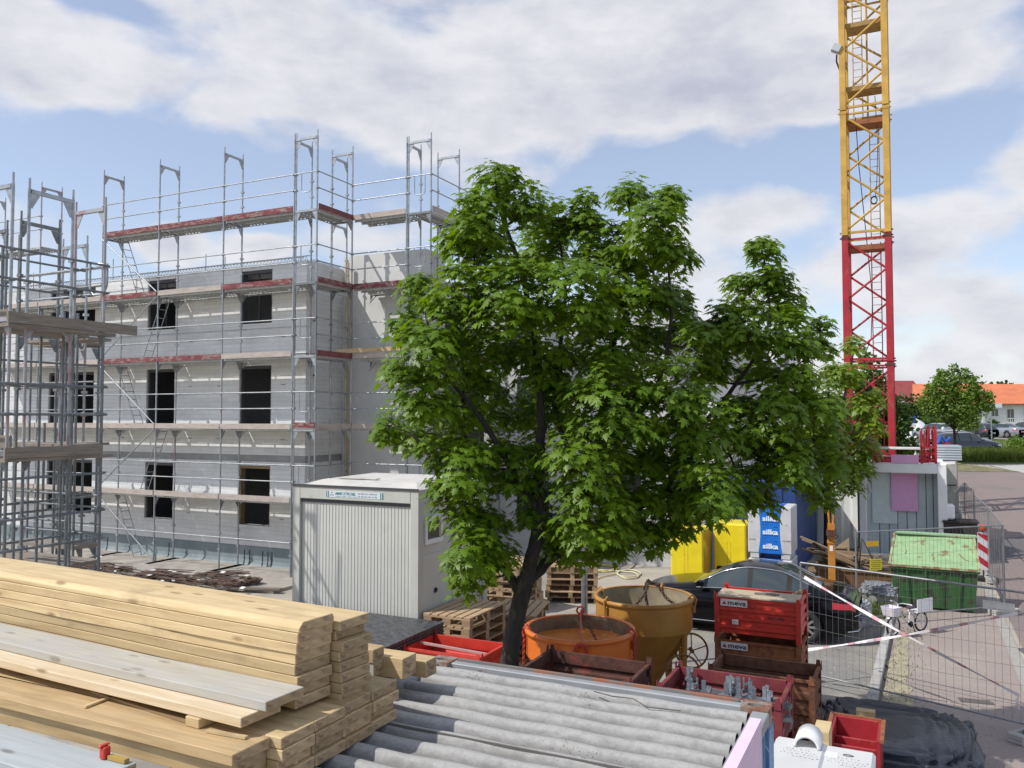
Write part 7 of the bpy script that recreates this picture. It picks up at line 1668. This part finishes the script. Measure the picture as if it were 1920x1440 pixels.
for i, (px, Y, h, lb) in enumerate(((10, 46, 8.3, 'dense green tree beyond the left scaffold, left one'), (48, 47, 7.6, 'dense green tree beyond the left scaffold, right one'), (-40, 45, 8.0, 'dense green tree at the far left edge'))):
    p = atY(px, 800, Y); bush(lb, Vector((p.x, Y, 0)), 2.6, h, MIDL, 4500, 80 + i, .28, name='background_tree')

# ------------------------------------------------------------------ houses and far buildings
TILE = mat('orange roof tiles', (.62, .19, .085), .8, var=.12, scale=.7, c2=(.50, .15, .075), cut=(.5, .7), s2=.5); TILED = mat('dark red tiles', (.26, .055, .05), .8, var=.15, scale=.8); REN = plain('white render', (.72, .72, .70), .85); WINM = glass_mat('window glass', (.05, .06, .07), .08)
hp = atY(1712, 790, 100); hx = hp.x
t = thing('row_house', 'long white house with an orange tiled roof and small balconies at the far right', 'house', (hx, 100, gz(hx, 100))); zb = gz(hx, 100); HL = 46
ev = H + (783 - 755) / FPX * 100 - zb; rg_ = H + (783 - 720) / FPX * 104.5 - zb
m = MB(); m.add([(.5, 0, -.5), (HL, 0, -.5), (HL, 9, -.5), (4.9, 9, -.5), (.5, 0, ev), (HL, 0, ev), (HL, 9, ev), (4.9, 9, ev)], [(0, 1, 5, 4), (1, 2, 6, 5), (2, 3, 7, 6), (3, 0, 4, 7)]); m.build('wall', REN, t)
m = MB(); m.add([(0, -.6, ev - .15), (HL, -.6, ev - .15), (HL, 4.5, rg_), (2.2, 4.5, rg_), (HL, 9.6, ev - .15), (4.4, 9.6, ev - .15)], [(0, 1, 2, 3), (3, 2, 4, 5), (0, 3, 5), (1, 4, 2)]); m.build('roof', TILE, t, fixn=False)
m = MB(); m.box(0, HL, -.68, -.6, ev - .27, ev - .13); m.build('gutter', plain('gutter brown', (.25, .12, .09)), t)
for x in (9.6, 15.5, 22): m = MB(); m.bar((x, -.6 + 5.1 * .45 - .1, ev + (rg_ - ev) * .45 + .05), (x, -.6 + 5.1 * .62 - .1, ev + (rg_ - ev) * .62 + .05), 1.0, .1); m.build('skylight', WINM, t)
for i, x in enumerate((1.5, 4.2, 9.4, 11.3, 13.3, 15.5, 17.6, 20, 23, 26, 29)):
    lo = ev - 2.9 if i > 2 else ev - 2.2
    m = MB(); m.box(x, x + .95, -.05, .02, lo + .5, ev - .7); f = m.build('window', WHITE, t); m = MB(); m.box(x + .08, x + .44, -.07, -.051, lo + .58, ev - .78); m.box(x + .51, x + .87, -.07, -.051, lo + .58, ev - .78); m.build('pane', WINM, f)
for x0, x1 in ((10.7, 17.0), (19.5, 25)):
    m = MB(); m.box(x0, x1, -1.3, -.01, ev - 3.0, ev - 2.8)
    for k in range(int((x1 - x0) / .25)): m.box(x0 + k * .25, x0 + k * .25 + .05, -1.3, -1.26, ev - 2.8, ev - 1.95)
    m.box(x0, x1, -1.32, -1.25, ev - 1.95, ev - 1.85); m.build('balcony', REN, t)
m = MB(); m.box(10.5, 16.8, -.04, .01, 0, ev - 3.1); m.build('garage_opening', plain('dark garage', (.05, .05, .05)), t)
m = MB(); m.box(8.2, 8.5, -.3, -.0, -.3, ev); m.box(17.3, 17.5, -1.2, -1.0, -.3, ev - 3); m.build('pillar', REN, t)
hp = atY(1680, 790, 125)
t = thing('red_roofed_house', 'house with a dark red roof far behind the crane mast', 'house', (hp.x, 125, gz(hp.x, 125))); zb = gz(hp.x, 125); r_ = H + (783 - 711) / FPX * 125 - zb
m = MB(); m.add([(0, 0, r_ - 3.6), (5.2, 0, r_ - 3.6), (5.2, 5, r_), (-.5, 5, r_)], [(0, 1, 2, 3)]); m.add([(-4, 0, r_ - 4), (0, 0, r_ - 3.6), (-.5, 5, r_), (-4, 5, r_)], [(0, 1, 2, 3)]); m.build('roof', TILED, t, fixn=False); m = MB(); m.box(-4, 5, .4, 5, -1, r_ - 3.6); m.build('wall', REN, t)
m = MB(); m.add([(5.2, 0, r_ - 3.6), (5.2, 5, r_), (5.2, 5, r_ - 3.6)], [(0, 1, 2)]); m.build('gable', TILED, t, fixn=False)
# modern white block behind the maple
q = atY(1460, 800, 42); Q0 = Vector((q.x, 42, 0))
t = thing('white_apartment_house', 'bright white modern apartment block behind the right part of the maple', 'building', Q0, GR)
zt_w = H + (783 - 622) / FPX * 42
m = MB(); m.box(-6.5, 0, 0, 7, 0, zt_w); m.box(-.9, 0.0, -.35, 0, 0, zt_w + 0.0); m.build('wall', plain('bright white render', (.80, .80, .80), .8), t)
m = MB(); m.box(.003, .2, 2.5, 2.9, 0, zt_w + .35); m.box(-6.6, .1, -.1, 7.1, zt_w, zt_w + .12); m.build('parapet', plain('roof edge grey', (.25, .26, .28)), t)
for z in (1.2, 4.0, 6.4):
    for x in (-5.6, -3.2): m = MB(); m.box(x, x + 1.1, -.06, .02, z, z + 1.5); f = m.build('window', DKGREY, t); m = MB(); m.box(x + .08, x + 1.02, -.08, -.061, z + .08, z + 1.42); m.build('pane', WINM, f)
for z in (3.3, 5.9): m = MB(); m.box(-6.5, 0, -.006, -.002, z, z + .03); m.build('joint', plain('joint grey', (.4, .4, .4)), t)
q = atY(1345, 800, 38); Q1 = Vector((q.x, 38, 0)); t = thing('grey_penthouse_building', 'white block with teal glass and dark grey roof storey seen through the maple', 'building', Q1, GR)
z1 = H + (783 - 645) / FPX * 38; z2 = H + (783 - 612) / FPX * 38; z3 = H + (783 - 580) / FPX * 38
m = MB(); m.box(-7.0, 0, 0, 8, 0, z1); m.build('wall', REN, t)
m = MB(); m.box(-6, .2, 1.0, 7, z1, z2 - .15); m.build('glass_storey', mat('teal glass', (.05, .20, .20), .08), t)
m = MB(); m.box(-6.4, .4, .6, 7.4, z2 - .14, z2 + .05); m.build('eaves', mat('reddish fascia', (.35, .09, .07), .7), t)
m = MB(); m.add([(-6.4, .6, z2 + .05), (.4, .6, z2 + .05), (.4, 4, z3), (-5.4, 4, z3), (.4, 7.4, z2 + .05), (-6.4, 7.4, z2 + .05)], [(0, 1, 2, 3), (3, 2, 4, 5), (0, 3, 5), (1, 4, 2)]); m.build('roof', plain('dark slate roof', (.10, .10, .11), .7), t, fixn=False)
m = MB(); m.box(-7.1, 0.05, -.9, -.01, z1 - 1.2, z1 - .15); m.build('balcony', REN, t)
# scaffold bay seen at the right border of the crown
q = atY(1284, 800, 27.5); t = thing('rear_scaffold', 'narrow grey scaffold at the far wing glimpsed beside the crown', 'scaffold', (q.x, 27.5, 0), GR)
for x in (0, -2.57, -5.14, -7.71):
    for z in (.1, 2.1, 4.1, 6.1): put('frame', FRM['b'], t, (x, 0, z))
for k in (1, 2, 3, 4):
    z = .1 + 2 * k
    for x in (-2.57, -5.14, -7.71):
        if k < 4: deck(t, (x, 0), (x + 2.57, 0), z, n=1); toe(t, (x, -.04), (x + 2.57, -.04), z, TOERED)
        rail(t, (x, -.04), (x + 2.57, -.04), z + .95 if k < 4 else z - .3)
# signs and lamps in the car park
p = T_(1711, 74); t = thing('parking_sign', 'blue parking sign with a white letter on a thin post', 'road sign', p)
m = MB(); m.rod((0, 0, 0), (0, 0, 2.15), .035, 6); m.build('post', STEEL, t); m = MB(); m.box(-.29, .29, -.05, -.03, 1.72, 2.38); s_ = m.build('sign_plate', plain('sign blue', (.02, .09, .42), .4), t); m = MB(); m.box(-.29, .29, -.05, -.03, 1.38, 1.70); m.build('lower_plate', WHITE, t)
text('lettering', 'P', .62, WHITE, s_, (-.18, -.056, 1.84), bold=.02)
p = T_(1681, 86); t = thing('street_lamp', 'thin grey street lamp far behind the crane mast', 'lamp post', p); m = MB(); m.rod((0, 0, 0), (0, 0, 3.6), .07, 6); m.build('post', STEEL, t); m = MB(); m.box(-.1, .8, -.12, .12, 3.6, 3.72); m.build('lamp_head', plain('lamp grey', (.45, .47, .48), .5), t)
p = T_(1859, 76); t = thing('signpost', 'white topped post on the lawn left of the grey saloon', 'post', p); m = MB(); m.rod((0, 0, 0), (0, 0, 3.3), .06, 6); m.build('post', STEEL, t); m = MB(); m.box(-.0, 1.0, -.03, .03, 3.1, 3.5); m.build('name_board', WHITE, t)
p = T_(1683, 84); m = MB(); m.lathe([(0, 2.3), (1.3, 1.5), (2.3, 0)], 24); o = m.build('white_tent', REN, loc=(p.x + 1.2, p.y, p.z)); tag(o, 'white tent like roof behind the crane mast', 'tent')
# person in white on the car park
pp = T_(1717, 52)
t = MB()
import bmesh
def person():
    bm = bmesh.new(); sk = bm.verts.layers.skin.verify()
    J = dict(pel=(0, 0, .95), spi=(0, 0, 1.2), che=(0, .01, 1.40), nec=(0, 0, 1.53), hea=(0, -.01, 1.66), top=(0, 0, 1.76), ls=(-.19, 0, 1.45), le=(-.25, .02, 1.18), lw=(-.20, -.18, 1.02), rs=(.19, 0, 1.45), re=(.26, .03, 1.18), rw=(.24, -.10, .95), lh=(-.1, 0, .92), lk=(-.12, -.03, .5), la=(-.12, .02, .08), lt=(-.13, -.14, .04), rh=(.1, 0, .92), rk=(.13, -.05, .5), ra=(.14, .05, .08), rt=(.15, -.1, .04))
    Rr = dict(pel=.15, spi=.14, che=.16, nec=.055, hea=.10, top=.07, ls=.065, le=.05, lw=.035, rs=.065, re=.05, rw=.035, lh=.09, lk=.065, la=.045, lt=.035, rh=.09, rk=.065, ra=.045, rt=.035)
    E = [('pel', 'spi'), ('spi', 'che'), ('che', 'nec'), ('nec', 'hea'), ('hea', 'top'), ('che', 'ls'), ('ls', 'le'), ('le', 'lw'), ('che', 'rs'), ('rs', 're'), ('re', 'rw'), ('pel', 'lh'), ('lh', 'lk'), ('lk', 'la'), ('la', 'lt'), ('pel', 'rh'), ('rh', 'rk'), ('rk', 'ra'), ('ra', 'rt')]
    V = {k: bm.verts.new(v) for k, v in J.items()}
    for k, v in V.items(): v[sk].radius = (Rr[k], Rr[k]); v[sk].use_root = (k == 'pel')
    for a, b in E: bm.edges.new((V[a], V[b]))
    me = bpy.data.meshes.new('person'); bm.to_mesh(me); bm.free(); o = bpy.data.objects.new('person', me); COL.objects.link(o)
    o.modifiers.new('s', 'SKIN').use_smooth_shade = True; o.modifiers.new('d', 'SUBSURF').levels = 2; o.modifiers['d'].render_levels = 2; me.materials.append(plain('white overall', (.66, .65, .68), .8)); return o
o = person(); o.location = pp; o.rotation_euler = (0, 0, .5); tag(o, 'person in white clothes and white cap walking on the car park', 'person')
m = MB(); m.lathe([(.0, 1.80), (.09, 1.77), (.115, 1.69), (.10, 1.68), (0, 1.70)], 14); m.build('cap', WHITE, o)
m = MB(); m.lathe([(0, 1.545), (.06, 1.56), (.085, 1.62), (.09, 1.675), (0, 1.68)], 12, c=(0, -.025, 0)); m.build('face', plain('skin', (.42, .24, .17), .6), o)
